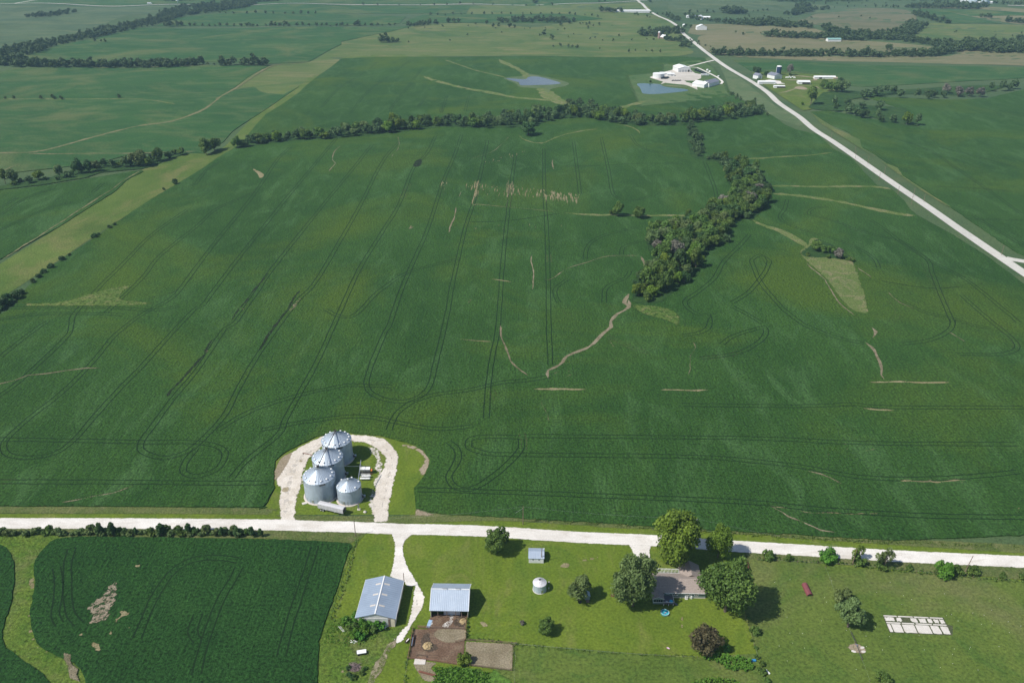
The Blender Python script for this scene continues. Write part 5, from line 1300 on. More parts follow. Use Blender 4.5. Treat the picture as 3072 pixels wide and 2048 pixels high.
patch_plants('verge_weeds', 'tall roadside weeds along the crop edge', 'B4 0,98 500,135 1000,170 1300,190 2352,262 B5 0,262 700,300 1300,330 2352,355 B5 2352,345 1200,308 0,236 B4 1000,160 500,128', 1.5, .9, .25, 'leaf_mid', 39, 12)
patch_plants('verge_weeds', 'ragged weeds along the pasture roadside fence', 'B5 0,430 500,480 900,500 1400,560 2000,620 2352,650 2352,675 1900,640 1300,590 800,520 300,490 0,470', 1.5, .8, .25, 'leaf_mid', 40, 12)

# ------------------------------------------------------------------ buildings and yard things
def frame(c, A, B, Cc, z):
    a, b, d = (np.array(at(c, *q, z)) for q in (A, B, Cc))
    W = np.hypot(*(b - a)); L = np.hypot(*(d - b)); ang = math.atan2(*(b - a)[::-1])
    n = np.array((-math.sin(ang), math.cos(ang)))
    return tuple((a + b) / 2 + n * L / 2), W, L, ang

def slab(mb, mat, q, th):
    """thick sheet from four corners, thickness downward"""
    q = [Vector(p) for p in q]; lo = [p - Vector((0, 0, th)) for p in q]
    mb.add(q + lo, [(0, 1, 2, 3), (7, 6, 5, 4), (0, 4, 5, 1), (1, 5, 6, 2), (2, 6, 7, 3), (3, 7, 4, 0)], mat)

def gable_roof(mb, mat, W, L, z, rise, axis='y', ov=.4, th=.16, c=(0, 0)):
    x, y = W / 2, L / 2; cx, cy = c
    if axis == 'y':
        k = ov * rise / x
        slab(mb, mat, [(cx - x - ov, cy - y - ov, z - k), (cx, cy - y - ov, z + rise), (cx, cy + y + ov, z + rise), (cx - x - ov, cy + y + ov, z - k)], th)
        slab(mb, mat, [(cx + .002, cy - y - ov, z + rise), (cx + x + ov, cy - y - ov, z - k), (cx + x + ov, cy + y + ov, z - k), (cx + .002, cy + y + ov, z + rise)], th)
    else:
        k = ov * rise / y
        slab(mb, mat, [(cx - x - ov, cy - y - ov, z - k), (cx + x + ov, cy - y - ov, z - k), (cx + x + ov, cy, z + rise), (cx - x - ov, cy, z + rise)], th)
        slab(mb, mat, [(cx - x - ov, cy + .002, z + rise), (cx + x + ov, cy + .002, z + rise), (cx + x + ov, cy + y + ov, z - k), (cx - x - ov, cy + y + ov, z - k)], th)

def walls(mb, mat, W, L, h, rise, axis='y', base=-.6, c=(0, 0)):
    x, y = W / 2, L / 2; cx, cy = c; r = rise - .18 if rise else 0
    V = [(cx - x, cy - y, base), (cx + x, cy - y, base), (cx + x, cy + y, base), (cx - x, cy + y, base),
         (cx - x, cy - y, h - .17), (cx + x, cy - y, h - .17), (cx + x, cy + y, h - .17), (cx - x, cy + y, h - .17)]
    F = [(0, 1, 5, 4), (1, 2, 6, 5), (2, 3, 7, 6), (3, 0, 4, 7)]
    if r:
        if axis == 'y':
            V += [(cx, cy - y, h + r), (cx, cy + y, h + r)]; F += [(4, 5, 8), (6, 7, 9)]
        else:
            V += [(cx - x, cy, h + r), (cx + x, cy, h + r)]; F += [(7, 4, 8), (5, 6, 9)]
    mb.add(V, F, mat)

def P_(name, parent, fn, label=None):
    mb = MB(); fn(mb); return mb.build(name, parent, label=label)

# ---- grain bins
def grain_bin(xy, r, h, rise, label, nv, roofmat='galvroof', small=False, rot=0.0, stain=False):
    t = thing('grain_bin', label, 'grain bin', xy, rot, 'grain bins on the gravel loop')
    w = MB(); n = 48
    rings = int(h / 1.1)
    for k in range(rings):
        z0 = .25 + (h - .25) * k / rings; z1 = .25 + (h - .25) * (k + 1) / rings
        w.cone('galv', (0, 0, z0), r, r, z1 - z0 - .03, n, cap=False); w.cone('steel', (0, 0, z1 - .03), r + .025, r + .025, .03, n, cap=False)
    for k in range(n // 2):
        a = 2 * math.pi * k / (n // 2)
        w.box('steel', ((r + .05) * math.cos(a), (r + .05) * math.sin(a), .25 + 1.1), (.10, .12, 2.2), a)
    w.build('bin_wall', t)
    P_('concrete_pad', t, lambda m: m.cone('padc', (0, 0, -.5), r + .9, r + .75, .75, 40, smooth=False))
    f = MB(); R_ = r + .16
    f.cone(roofmat, (0, 0, h - .12), R_, R_, .12, n, cap=False)
    nr = 36 if not small else 30
    V = []; F = []
    for k in range(nr):
        a = 2 * math.pi * k / nr; V += [(R_ * math.cos(a), R_ * math.sin(a), h), (.55 * math.cos(a), .55 * math.sin(a), h + rise)]
    F = [(2 * k, 2 * ((k + 1) % nr), 2 * ((k + 1) % nr) + 1, 2 * k + 1) for k in range(nr)]
    f.add(V, F, roofmat)
    for k in range(nr):
        a = 2 * math.pi * k / nr; ca, sa = math.cos(a), math.sin(a); b = .085
        f.add([(R_ * ca - b * sa, R_ * sa + b * ca, h + .01), (R_ * ca + b * sa, R_ * sa - b * ca, h + .01), (R_ * ca, R_ * sa, h + .17),
               (.55 * ca - b * sa, .55 * sa + b * ca, h + rise + .01), (.55 * ca + b * sa, .55 * sa - b * ca, h + rise + .01), (.55 * ca, .55 * sa, h + rise + .15)],
              [(0, 2, 5, 3), (2, 1, 4, 5), (0, 1, 2)], 'rib')
    if small: f.cone('galvroof', (0, 0, h + rise * .55), r * .47, r * .47, .05, 30, cap=False)
    ro = f.build('roof', t)
    P_('peak_cap', t, lambda m: (m.cone('steel', (0, 0, h + rise - .1), .75, .6, .5, 16), m.cone('white', (0, 0, h + rise + .4), .35, .05, .4, 12)))
    for k in range(nv):
        a = 2 * math.pi * (k + .35) / nv; rr = r * .86; z = h + rise * (1 - rr / R_)
        P_('roof_vent', t, lambda m: (m.cone('steel', (rr * math.cos(a), rr * math.sin(a), z - .1), .30, .30, .55, 10), m.cone('white', (rr * math.cos(a), rr * math.sin(a), z + .45), .48, .12, .28, 10)))
    for a0 in ((-1.15, -2.55) if not small else (-.25,)):
        m = MB(); K_ = 7; hh = .75; ww = .30 if a0 > -2 else .16
        V = []
        for i in range(K_):
            a = a0 + ww * (i / (K_ - 1) * 2 - 1) * .62
            for z in (h - .35 - hh, h - .35): V.append(((r + .07) * math.cos(a), (r + .07) * math.sin(a), z))
        m.add(V, [(2 * i, 2 * i + 2, 2 * i + 3, 2 * i + 1) for i in range(K_ - 1)], 'black')
        a = a0
        V2 = [];
        for i in range(K_):
            a = a0 + ww * (i / (K_ - 1) * 2 - 1) * .45
            for z in (h - .35 - hh * .62, h - .35 - hh * .42): V2.append(((r + .09) * math.cos(a), (r + .09) * math.sin(a), z))
        m.add(V2, [(2 * i, 2 * i + 2, 2 * i + 3, 2 * i + 1) for i in range(K_ - 1)], 'steel')
        m.build('dark_sign_band', t)
    def ladder(m):
        for s_ in (-.22, .22):
            m.tube('steel', [((r + .25), s_, .3), ((r + .25), s_, h + .3)], .035, 4)
        for k in range(int(h / .5)): m.tube('steel', [((r + .25), -.22, .4 + k * .5), ((r + .25), .22, .4 + k * .5)], .025, 4)
        m.tube('steel', [(r + .25, 0, h + .3), (.8, 0, h + rise + .4)], .05, 4)
    P_('ladder', t, ladder)
    P_('door', t, lambda m: m.box('steel', ((r + .06) * math.cos(-1.9), (r + .06) * math.sin(-1.9), 1.35), (.12, 1.1, 1.7), -1.9))
    def fan(m):
        m.cone('steel', ((r + 1.3) * math.cos(.1), (r + 1.3) * math.sin(.1), .3), .55, .55, 1.1, 14); m.box('darksteel', ((r + .5) * math.cos(.1), (r + .5) * math.sin(.1), .8), (1.3, .8, .8), .1)
    P_('fan', t, fan)
    if stain:
        m = MB(); V = []; F = []
        for i, (a, s0, s1) in enumerate([(-1.72, .12, .48), (-1.58, .1, .62), (-1.45, .1, .55), (-1.3, .12, .36), (-1.88, .1, .34)]):
            w_ = .10
            for s_, q in ((s0, .5), (s0 + .1, 1), (s1, .25)):
                rr = R_ * s_; z = h + rise * (1 - s_) * 1.0 + .075
                for d in (-1, 1): V.append((rr * math.cos(a + d * w_ * q / (s_ * 2)), rr * math.sin(a + d * w_ * q / (s_ * 2)), z))
            o = i * 6; F += [(o, o + 1, o + 3, o + 2), (o + 2, o + 3, o + 5, o + 4)]
        m.add(V, F, 'stain'); m.build('rust_stain', t)
    return t
b1 = at('G', 470, 1140); b2 = at('G', 612, 822); b3 = at('G', 758, 524); b4 = at('G', 952, 1200)
grain_bin(b1, 7.5, 11.6, 4.4, 'large silver grain bin nearest the road, with a rust stained roof peak', 14, stain=True)
grain_bin(b2, 7.5, 11.6, 4.4, 'large silver grain bin in the middle of the row of three', 14)
grain_bin(b3, 7.5, 11.6, 4.4, 'large silver grain bin at the back of the row, farthest from the road', 15)
grain_bin(b4, 5.7, 7.9, 3.3, 'shorter, smaller silver grain bin beside the white trailer', 6, small=True)

def gz(p, z=0.0): return Vector((p[0], p[1], float(hgt(p[0], p[1])) + z))
def world_tubes(name, label, cat, segs, mat='steel', r=.16, parts=None, group=None):
    p0 = segs[0][0]; t = thing(name, label, cat, (p0.x, p0.y), 0, group, dz=0.0); o = Vector(t.location)
    for nm, pp, rr, mm in parts or [('tube', s_, r, mat) for s_ in segs]:
        m = MB(); m.tube(mm, [p - o for p in pp], rr, 8); m.build(nm, t)
    return t
A1, A2, A3 = gz(b1, 16.7), gz(b2, 16.6), gz(b3, 16.6)
ex = (A3 - A1).normalized()
t = thing('grain_conveyor', 'long dark conveyor running over the peaks of the three large bins', 'conveyor', b1, 0)
o0 = Vector(t.location)
m = MB(); d = (A3 + ex * 1.2) - (A1 - ex * .8); ang = math.atan2(d.y, d.x)
m.tube('darksteel', [A1 - ex * .8 - o0, A3 + ex * 1.2 - o0], .22, 6); m.build('conveyor_tube', t)
m = MB()
side = Vector((-ex.y, ex.x, 0)) * .55
for k in (-1, 1): m.tube('rust', [A1 - ex * .5 + side * k + Vector((0, 0, .75)) - o0, A3 + ex * .8 + side * k + Vector((0, 0, .75)) - o0], .035, 4)
for k in range(22):
    q = A1.lerp(A3, k / 21)
    for s_ in (-1, 1): m.tube('rust', [q + side * s_ - o0 - Vector((0, 0, .1)), q + side * s_ + Vector((0, 0, .75)) - o0], .03, 4)
m.build('walkway_rail', t)
for a in (A1, A2, A3):
    P_('discharge_head', t, lambda m: (m.box('darksteel', tuple(a - o0), (.9, .9, .8), ang), m.cone('steel', tuple(a - o0 - Vector((0, 0, .9))), .3, .4, .6, 10)))
top = gz(at('G', 1135, 560, 11.5), 11.5); bot = gz(b4, 8.2) + Vector((4.1, 3.9, 0))
world_tubes('grain_auger', 'tall pale inclined auger rising behind the small bin', 'auger', [[bot, top]], parts=[('auger_tube', [bot, top], .17, 'steel'), ('support_leg', [top.lerp(bot, .15), gz((top.x + .4, top.y + .8), -.2)], .07, 'steel'), ('support_leg', [top.lerp(bot, .15), gz((top.x - .9, top.y + .8), -.2)], .07, 'steel')])
dry = at('G', 1210, 775)
world_tubes('downspout', 'thin pipe from the nearest bin peak down to the grain dryer', 'pipe', [[A1, gz(dry, 4.2)]], r=.09)
rl = gz(at('G', 162, 437, 4.0), 4.0); rr_ = gz(at('G', 345, 480, 4.4), 4.4)
world_tubes('unload_auger', 'short rusty red auger sticking out left of the middle bin', 'auger', [[rl, rr_]], parts=[('auger_tube', [rl, rr_ + (rr_ - rl) * .25], .20, 'rust'), ('spout', [rl + Vector((0, 0, .1)), rl - Vector((0, 0, .9))], .22, 'darksteel'), ('support_leg', [rl.lerp(rr_, .7), gz((rl.lerp(rr_, .7).x, rl.lerp(rr_, .7).y - .8), -.2)], .06, 'darksteel')])
q1 = gz(b1, 1.0) + Vector((7.7, .5, 0)); 
world_tubes('floor_auger', 'low grey auger tube lying between the nearest large bin and the small bin', 'auger', [[gz(at('G', 600, 1270), .8), gz(at('G', 735, 1160), 1.2)]], r=.16)
# dryer and tanks
t = thing('grain_dryer', 'grain dryer with white panels and an orange burner beside the small bin', 'grain dryer', dry, .02)
P_('plenum', t, lambda m: (m.box('darksteel', (0, 0, 1.3), (5.2, 2.2, 1.5)), m.box('steel', (0, -.1, 2.2), (5.25, 2.0, .5))))
P_('screen_roof', t, lambda m: (slab(m, 'white', [(-2.6, -1.0, 2.9), (2.6, -1.0, 2.9), (2.6, .3, 3.7), (-2.6, .3, 3.7)], .12), slab(m, 'white', [(-2.6, .32, 3.7), (2.6, .32, 3.7), (2.6, 1.3, 3.3), (-2.6, 1.3, 3.3)], .12)))
P_('top_auger', t, lambda m: m.tube('darksteel', [(-2.9, .3, 3.9), (2.9, .3, 3.9)], .14, 8))
P_('burner', t, lambda m: (m.tube('orange', [(2.7, -.2, 1.9), (3.7, -.2, 1.9)], .75, 14), m.tube('black', [(3.7, -.2, 1.9), (4.0, -.2, 1.9)], .78, 14)))
P_('axle_frame', t, lambda m: (m.box('white', (0, -1.5, .5), (5.6, .25, .3)), m.box('rust', (3.2, -1.5, .6), (1.2, .3, .4))))
for s_ in (-1.2, 1.6): P_('wheel', t, lambda m: m.tube('black', [(s_, -1.3, .42), (s_, -1.05, .42)], .42, 14))
for i, (x, y, l) in enumerate(((1222, 838, 'white propane tank next to the grain dryer'), (1210, 880, 'white propane tank nearer the small bin'))):
    t = thing('propane_tank', l, 'gas tank', at('G', x, y + 12), .02, 'propane tanks')
    P_('tank_shell', t, lambda m: (m.tube('white', [(-2.1, 0, .95), (2.1, 0, .95)], .52, 18), m.sphere('white', (-2.1, 0, .95), .52), m.sphere('white', (2.1, 0, .95), .52)))
    P_('valve_dome', t, lambda m: m.cone('steel', (0, 0, 1.42), .2, .16, .22, 10))
    for s_ in (-1.4, 1.4): P_('leg', t, lambda m: m.box('darksteel', (s_, 0, .2), (.2, .8, .55)))
# semi trailer
xy, W, L, an = frame('G', (383, 1292), (838, 1398), (880, 1330), 3.9)
t = thing('semi_trailer', 'old white hopper trailer parked below the grain bins', 'trailer', xy, an); W = 13.4; L = 2.55
def body(m):
    m.box('trailer', (0, 0, 2.6), (W, L, 2.3))
    for k in range(26): m.box('trailer', (-W / 2 + .3 + k * (W - .6) / 25, -L / 2 - .03, 2.6), (.07, .06, 2.2)); m.box('trailer', (-W / 2 + .3 + k * (W - .6) / 25, L / 2 + .03, 2.6), (.07, .06, 2.2))
P_('trailer_body', t, body)
P_('tarp_cover', t, lambda m: (slab(m, 'trailer', [(-W / 2, -L / 2 - .05, 3.86), (W / 2, -L / 2 - .05, 3.86), (W / 2, 0, 4.05), (-W / 2, 0, 4.05)], .06), slab(m, 'trailer', [(-W / 2, .002, 4.05), (W / 2, .002, 4.05), (W / 2, L / 2 + .05, 3.86), (-W / 2, L / 2 + .05, 3.86)], .06)))
for s_ in (-2.6, 2.2): P_('hopper', t, lambda m: m.cone('steel', (s_, 0, .6), .5, 1.6, .9, 4, smooth=False))
for x in (-5.2, -4.0):
    for y in (-1.0, 1.0):
        w_ = P_('wheel', t, lambda m: m.tube('black', [(x, y - .25, .52), (x, y + .25, .52)], .52, 18))
        P_('rim', w_, lambda m: m.tube('white', [(x, y - .27, .52), (x, y + .27, .52)], .26, 12))
for y in (-.8, .8): P_('landing_leg', t, lambda m: (m.box('darksteel', (4.2, y, .75), (.16, .16, 1.5)), m.box('darksteel', (4.2, y, .03), (.4, .3, .06))))
P_('front_panel', t, lambda m: (m.box('darksteel', (W / 2 + .05, 0, 2.4), (.08, 2.2, 1.8)), m.box('darksteel', (W / 2 + .35, .5, 3.3), (.6, 1.0, .9))))
# electrical post
t = thing('meter_post', 'electric meter post with grey boxes on a small pad by the small bin', 'meter post', at('G', 1100, 1385), 0)
P_('post', t, lambda m: m.box('wood', (0, 0, 1.9), (.22, .22, 4.2)))
for z, y in ((1.2, -.2), (2.0, -.2), (2.7, -.2)): P_('meter_box', t, lambda m: m.box('steel', (0, y, z), (.7, .25, .6)))
P_('pad', t, lambda m: m.box('padc', (0, 0, 0), (1.5, 1.3, .2)))
t = MB(); t.box('concrete', (0, 0, .06), (2.2, 1.6, .24), .5); p = at('G', 187, 1283)
t.build('concrete_slab', loc=(*p, float(hgt(*p))), label='small loose white slab left of the nearest grain bin', cat='slab')
def rock(xy, s_, label, seed=1):
    m = MB(); m.sphere('limestone', (0, 0, .3), 1, .7, 9); r_ = random.Random(seed)
    m.v = [(x * r_.uniform(.75, 1.2), y * r_.uniform(.75, 1.2), max(-.1, z * r_.uniform(.8, 1.1))) for x, y, z in m.v]
    o = m.build('boulder', loc=(xy[0], xy[1], float(hgt(*xy))), label=label, cat='rock'); o.scale = (s_,) * 3
rock(at('G', 1205, 1435), .85, 'pale boulder pile at the right of the white trailer')

# ---- blue roofed shed
xy, W, L, an = frame('H5', (150, 828), (862, 850), (1000, 180), 4.5)
t = thing('machine_shed', 'long shed with blue grey steel roof and cream front', 'shed', xy, an)
P_('wall', t, lambda m: walls(m, 'sidewall', W - .8, L - .6, 4.5, 2.3, 'y'))
P_('front_wall', t, lambda m: (m.box('cream', (-W / 2 + 1.35, -L / 2 + .17, 1.95), (1.8, .12, 4.5)), m.box('cream', (W / 2 - 1.35, -L / 2 + .17, 1.95), (1.8, .12, 4.5)),
   m.add([(-W / 2 + 2.3, -L / 2 + .23, 4.1), (W / 2 - 2.3, -L / 2 + .23, 4.1), (W / 2 - 2.3, -L / 2 + .23, 5.0), (0, -L / 2 + .23, 6.5), (-W / 2 + 2.3, -L / 2 + .23, 5.0)], [(0, 1, 2, 3, 4)], 'palewall')))
for s_ in (-1, 1):
    P_('sliding_door', t, lambda m: (m.box('palewall', (s_ * 2.7, -L / 2 + .08, 2.1), (5.35, .1, 4.2))))
    P_('door_jamb', t, lambda m: m.box('browntrim', (s_ * (W / 2 - 2.65), -L / 2 + .05, 2.2), (.75, .16, 4.4)))
P_('door_track', t, lambda m: m.box('trimw', (0, -L / 2 - .02, 4.28), (W - 4.6, .12, .14)))
ro = P_('roof', t, lambda m: gable_roof(m, 'roofblue', W - .8, L - .6, 4.5, 2.3, 'y', .45))
P_('ridge_cap', t, lambda m: m.box('trimw', (0, 0, 6.84), (.5, L + .3, .06)))
for s_ in (-1, 1):
    P_('eave_trim', t, lambda m: m.box('trimw', (s_ * (W / 2 + .07), 0, 4.28), (.1, L + .3, .2)))
rs = 2.3 / ((W - .8) / 2)
for k in (-.27, .02, .30):
    for s_ in (-1, 1):
        x0, x1 = s_ * .7, s_ * 2.9
        P_('skylight_panel', t, lambda m: slab(m, 'skylight', [(x0, k * L - .4, 6.8 - abs(x0) * rs + .03), (x1, k * L - .4, 6.8 - abs(x1) * rs + .03), (x1, k * L + .4, 6.8 - abs(x1) * rs + .03), (x0, k * L + .4, 6.8 - abs(x0) * rs + .03)][::s_], .02))
P_('side_door', t, lambda m: m.box('darkin', (W / 2 - .38, -L * .22, 1.6), (.08, 3.0, 3.3)))
P_('side_door', t, lambda m: m.box('trimw', (W / 2 - .36, L * .25, 1.0), (.08, 1.0, 2.1)), 'white walk door')

# ---- open barn
xy, W, L, an = frame('H5', (1465, 700), (2145, 712), (2178, 232), 4.3)
t = thing('open_front_barn', 'open fronted cattle barn with pale grey steel roof', 'barn', xy, an)
rise = 4.0; x, y = W / 2 - .3, L / 2 - .3
P_('side_wall', t, lambda m: (m.box('sidewall', (-x, 0, 2.0), (.16, 2 * y, 4.4)), m.add([(-x, -y, 4.1), (-x, y, 4.1), (-x, 0, 4.1 + rise - .15)], [(0, 1, 2)], 'sidewall')))
P_('side_wall', t, lambda m: (m.box('sidewall', (x, 0, 2.0), (.16, 2 * y, 4.4)), m.add([(x, -y, 4.1), (x, y, 4.1), (x, 0, 4.1 + rise - .15)], [(0, 1, 2)], 'sidewall')))
P_('back_wall', t, lambda m: m.box('sidewall', (0, y, 2.0), (2 * x - .17, .16, 4.4)))
P_('partition', t, lambda m: m.box('galvroof', (.9, -y + 1.6, 1.9), (6.6, .1, 3.9)))
for s_ in (-.62, -.13, .35, .66): P_('post', t, lambda m: m.box('wood', (s_ * x, -y + .1, 1.9), (.22, .22, 4.4)))
P_('header', t, lambda m: m.box('wood', (0, -y + .1, 3.95), (2 * x, .18, .35)))
P_('roof', t, lambda m: gable_roof(m, 'roofgrey', W - .6, L - .6, 4.3, rise, 'x', .35))
P_('ridge_cap', t, lambda m: m.box('trimw', (0, 0, 4.34 + rise), (W + .2, .45, .06)))
for s_ in (-.3, .42):
    P_('ridge_vent', t, lambda m: (m.box('white', (s_ * x * 1.0, 0, 4.5 + rise), (1.9, .7, .35)), m.box('steel', (s_ * x, 0, 4.7 + rise), (2.0, .5, .1))))
for s_ in (-1, 1): P_('gable_trim', t, lambda m: (slab(m, 'trimw', [(s_ * (W / 2 + .1) - .08, -L / 2 - .07, 4.18), (s_ * (W / 2 + .1) + .08, -L / 2 - .07, 4.18), (s_ * (W / 2 + .1) + .08, 0, 4.4 + rise), (s_ * (W / 2 + .1) - .08, 0, 4.4 + rise)], .25),
                                                  slab(m, 'trimw', [(s_ * (W / 2 + .1) - .08, .01, 4.4 + rise), (s_ * (W / 2 + .1) + .08, .01, 4.4 + rise), (s_ * (W / 2 + .1) + .08, L / 2 + .07, 4.18), (s_ * (W / 2 + .1) - .08, L / 2 + .07, 4.18)], .25)))

# ---- feedlot things
def hay(xy, r, h, label):
    m = MB(); m.sphere('strawobj', (0, 0, 0), r, h / r, 22, half=True); r_ = random.Random(int(r * 100))
    m.v = [(x * r_.uniform(.85, 1.15), y * r_.uniform(.85, 1.15), z * r_.uniform(.75, 1.2) - .05) for x, y, z in m.v]; m.sm = [False] * len(m.sm)
    m.build('hay_pile', loc=(xy[0], xy[1], float(hgt(*xy)) + .1), label=label, cat='hay')
hay(at('C5', 485, 690), 1.9, 1.1, 'round pile of hay in the middle of the feedlot')
hay(at('C5', 1115, 255), 1.5, 1.0, 'smaller hay pile at the right front of the open barn')
sheet('trampled_hay', 'C5 360,500 450,430 540,420 560,500 590,600 720,680 700,760 560,820 430,810 340,740 330,620', 'hayring', .15, 'dark trampled ring round the feedlot hay pile', sp=.9)
sheet('trampled_hay', 'C5 930,220 1010,160 1120,120 1185,140 1170,370 1000,370 910,330', 'hayring', .14, 'trodden hay round the smaller hay pile', sp=.9)
def fence(name, label, line, post_gap=3.0, h=1.3, boards=2, mat='wood', cat='fence', closed=False, pw=.12):
    P = pts(line); C = [np.array(p) for p in P]
    t = thing(name, label, cat, P[0]); o = Vector(t.location)
    poles = []
    for i in range(len(C) - 1):
        d = np.hypot(*(C[i + 1] - C[i])); n = max(1, int(d / post_gap))
        for k in range(n): poles.append(C[i] + (C[i + 1] - C[i]) * k / n)
    poles.append(C[-1])
    for p in poles[:95]:
        g = gz(p) - o; m = MB(); m.box(mat, (g.x, g.y, g.z + h / 2 - .1), (pw, pw, h + .2)); m.build('post', t)
    m = MB()
    for j in range(boards):
        z = h * (j + .6) / (boards + .1)
        for a, b in zip(poles, poles[1:]):
            ga, gb = gz(a, z) - o, gz(b, z) - o
            if boards > 1 and mat != 'wire':
                n_ = Vector((-(gb - ga).y, (gb - ga).x, 0)).normalized() * .03
                m.add([ga - n_ - Vector((0, 0, .09)), gb - n_ - Vector((0, 0, .09)), gb - n_ + Vector((0, 0, .09)), ga - n_ + Vector((0, 0, .09)),
                       ga + n_ - Vector((0, 0, .09)), gb + n_ - Vector((0, 0, .09)), gb + n_ + Vector((0, 0, .09)), ga + n_ + Vector((0, 0, .09))],
                      [(0, 1, 2, 3), (7, 6, 5, 4), (3, 2, 6, 7), (0, 4, 5, 1)], mat)
            else: m.tube('steel', [ga, gb], .012, 3)
    m.build('rails' if boards > 1 else 'wire', t)
    return t
fence('board_fence', 'brown board fence along the left and bottom of the feedlot', 'C5 232,370 178,720 135,925 280,915 470,940 650,965 860,1000 1060,1025', 2.6, 1.4, 3, 'woodred')
fence('board_fence', 'brown board fence between barn front and the pen', 'C5 480,378 640,378 900,390 1150,395', 2.6, 1.4, 3, 'wood')
fence('board_fence', 'board fence on the right side of the feedlot ending in a slanting gate', 'C5 1185,150 1165,400 1160,590 980,632', 2.6, 1.4, 3, 'woodred')
fence('board_fence', 'dark fence round the dry pen right of the feedlot', 'C5 1160,590 1500,610 2060,655 1995,700 1975,1125 1600,1085 1300,1045 1120,1020', 3.0, 1.2, 2, 'wood')
fence('board_fence', 'short red board panel left of the open barn', 'C5 315,370 480,375', 2.0, 1.6, 4, 'woodred')
fence('wire_fence', 'wire fence with thin posts at the left edge of the farm, beside the soybeans', 'B3 885,170 860,300 800,500 740,720 690,880', 4.5, 1.2, 1, 'wood', pw=.1)
fence('wire_fence', 'wire fence dropping below the feedlot corner', 'C5 135,930 110,1130 75,1340', 3.5, 1.2, 1, 'wood', pw=.14)
fence('wire_fence', 'wire fence along the bottom of the lawn', 'B4 100,1210 500,1245 1000,1290 1500,1320 1740,1330', 5, 1.1, 1, 'wood', pw=.1)
fence('wire_fence', 'wire fence on the right side of the farmhouse lawn', 'B4 2160,970 2200,1080 2240,1220 2290,1360 2340,1540', 5, 1.1, 1, 'wood', pw=.1)
fence('wire_fence', 'wire fence running down the middle of the right pasture', 'B5 600,540 640,640 690,790 800,1060 920,1350 990,1540', 6, 1.2, 1, 'wood', pw=.12)
fence('wire_fence', 'wire fence along the roadside of the right pasture', 'B5 0,470 530,500 900,520 1400,575 1900,625 2352,665', 7, 1.2, 1, 'wood', pw=.12)
fence('wire_fence', 'dark wire fence right of the dry pen', 'C5 2000,800 2040,900 2010,1100 2020,1340', 4, 1.2, 1, 'wood', pw=.14)
def bunk(c, x0, y0, x1, y1, label, mat='steel'):
    a, b = gz(at(c, x0, y0)), gz(at(c, x1, y1)); d = b - a; L_ = d.length
    t = thing('feed_bunk', label, 'feed bunk', ((a + b) / 2)[:2], math.atan2(d.y, d.x))
    P_('trough', t, lambda m: (m.box('darksteel', (0, 0, .45), (L_, .5, .1)), m.box('rust', (0, -.42, .68), (L_, .08, .5)), m.box('rust', (0, .42, .68), (L_, .08, .5)), m.box(mat, (L_ * .1, 0, .62), (L_ * .75, .35, .2))))
    for k in (-.42, 0, .42): P_('leg', t, lambda m: m.box('darksteel', (k * L_, 0, .2), (.12, .8, .45)))
bunk('C5', 240, 500, 205, 705, 'long steel feed bunk at the left edge of the feedlot')
bunk('C5', 100, 640, 160, 575, 'short feed bunk beside the end of the gravel drive', 'white')
t = thing('steel_pipe', 'long rusty pipe lying on the dusty path', 'pipe', at('C5', 480, 1180), -.3)
P_('pipe_shell', t, lambda m: m.tube('rust', [(-3.3, 0, .35), (3.3, 0, .35)], .38, 14)); P_('open_end', t, lambda m: m.tube('darkin', [(3.31, 0, .35), (3.34, 0, .35)], .33, 14))  # closed end with a near-black disc; the shade of the bore is colour
m = MB(); m.box('concrete', (0, 0, .12), (4.2, 2.6, .3), -.03); m.box('wood', (.2, 1.2, .35), (.6, .4, .5)); p = at('C5', 352, 965)
m.build('concrete_slab', loc=gz(p), label='pale concrete apron at the bottom gate of the feedlot', cat='slab')
fence('cattle_guard', 'railed opening above the concrete apron', 'C5 285,910 290,850 465,870 460,940', 1.0, 1.1, 2, 'wood', 'gate', pw=.1)
m = MB(); m.box('bluet', (0, 0, .16), (1.4, 4.2, .06), -.2)
m.mats = ['bluet']; m.build('tarp', loc=gz(at('C5', 515, 300)), label='faded blue tarp at the left of the open barn front', cat='tarp')

# flatbed wagon
t = thing('farm_wagon', 'white topped wagon standing in the weeds below the blue roofed shed', 'wagon', at('C6', 1045, 830), .20)
P_('bed', t, lambda m: m.box('white', (0, 0, 1.05), (3.5, 1.75, .25))); P_('chassis', t, lambda m: m.box('darksteel', (0, 0, .7), (3.9, .4, .3)))
for x in (-1.2, 1.2):
    for y in (-.8, .8): P_('wheel', t, lambda m: m.tube('black', [(x, y - .12, .38), (x, y + .12, .38)], .38, 14))
P_('tongue', t, lambda m: m.tube('darksteel', [(1.9, 0, .7), (3.1, 0, .4)], .06, 5))
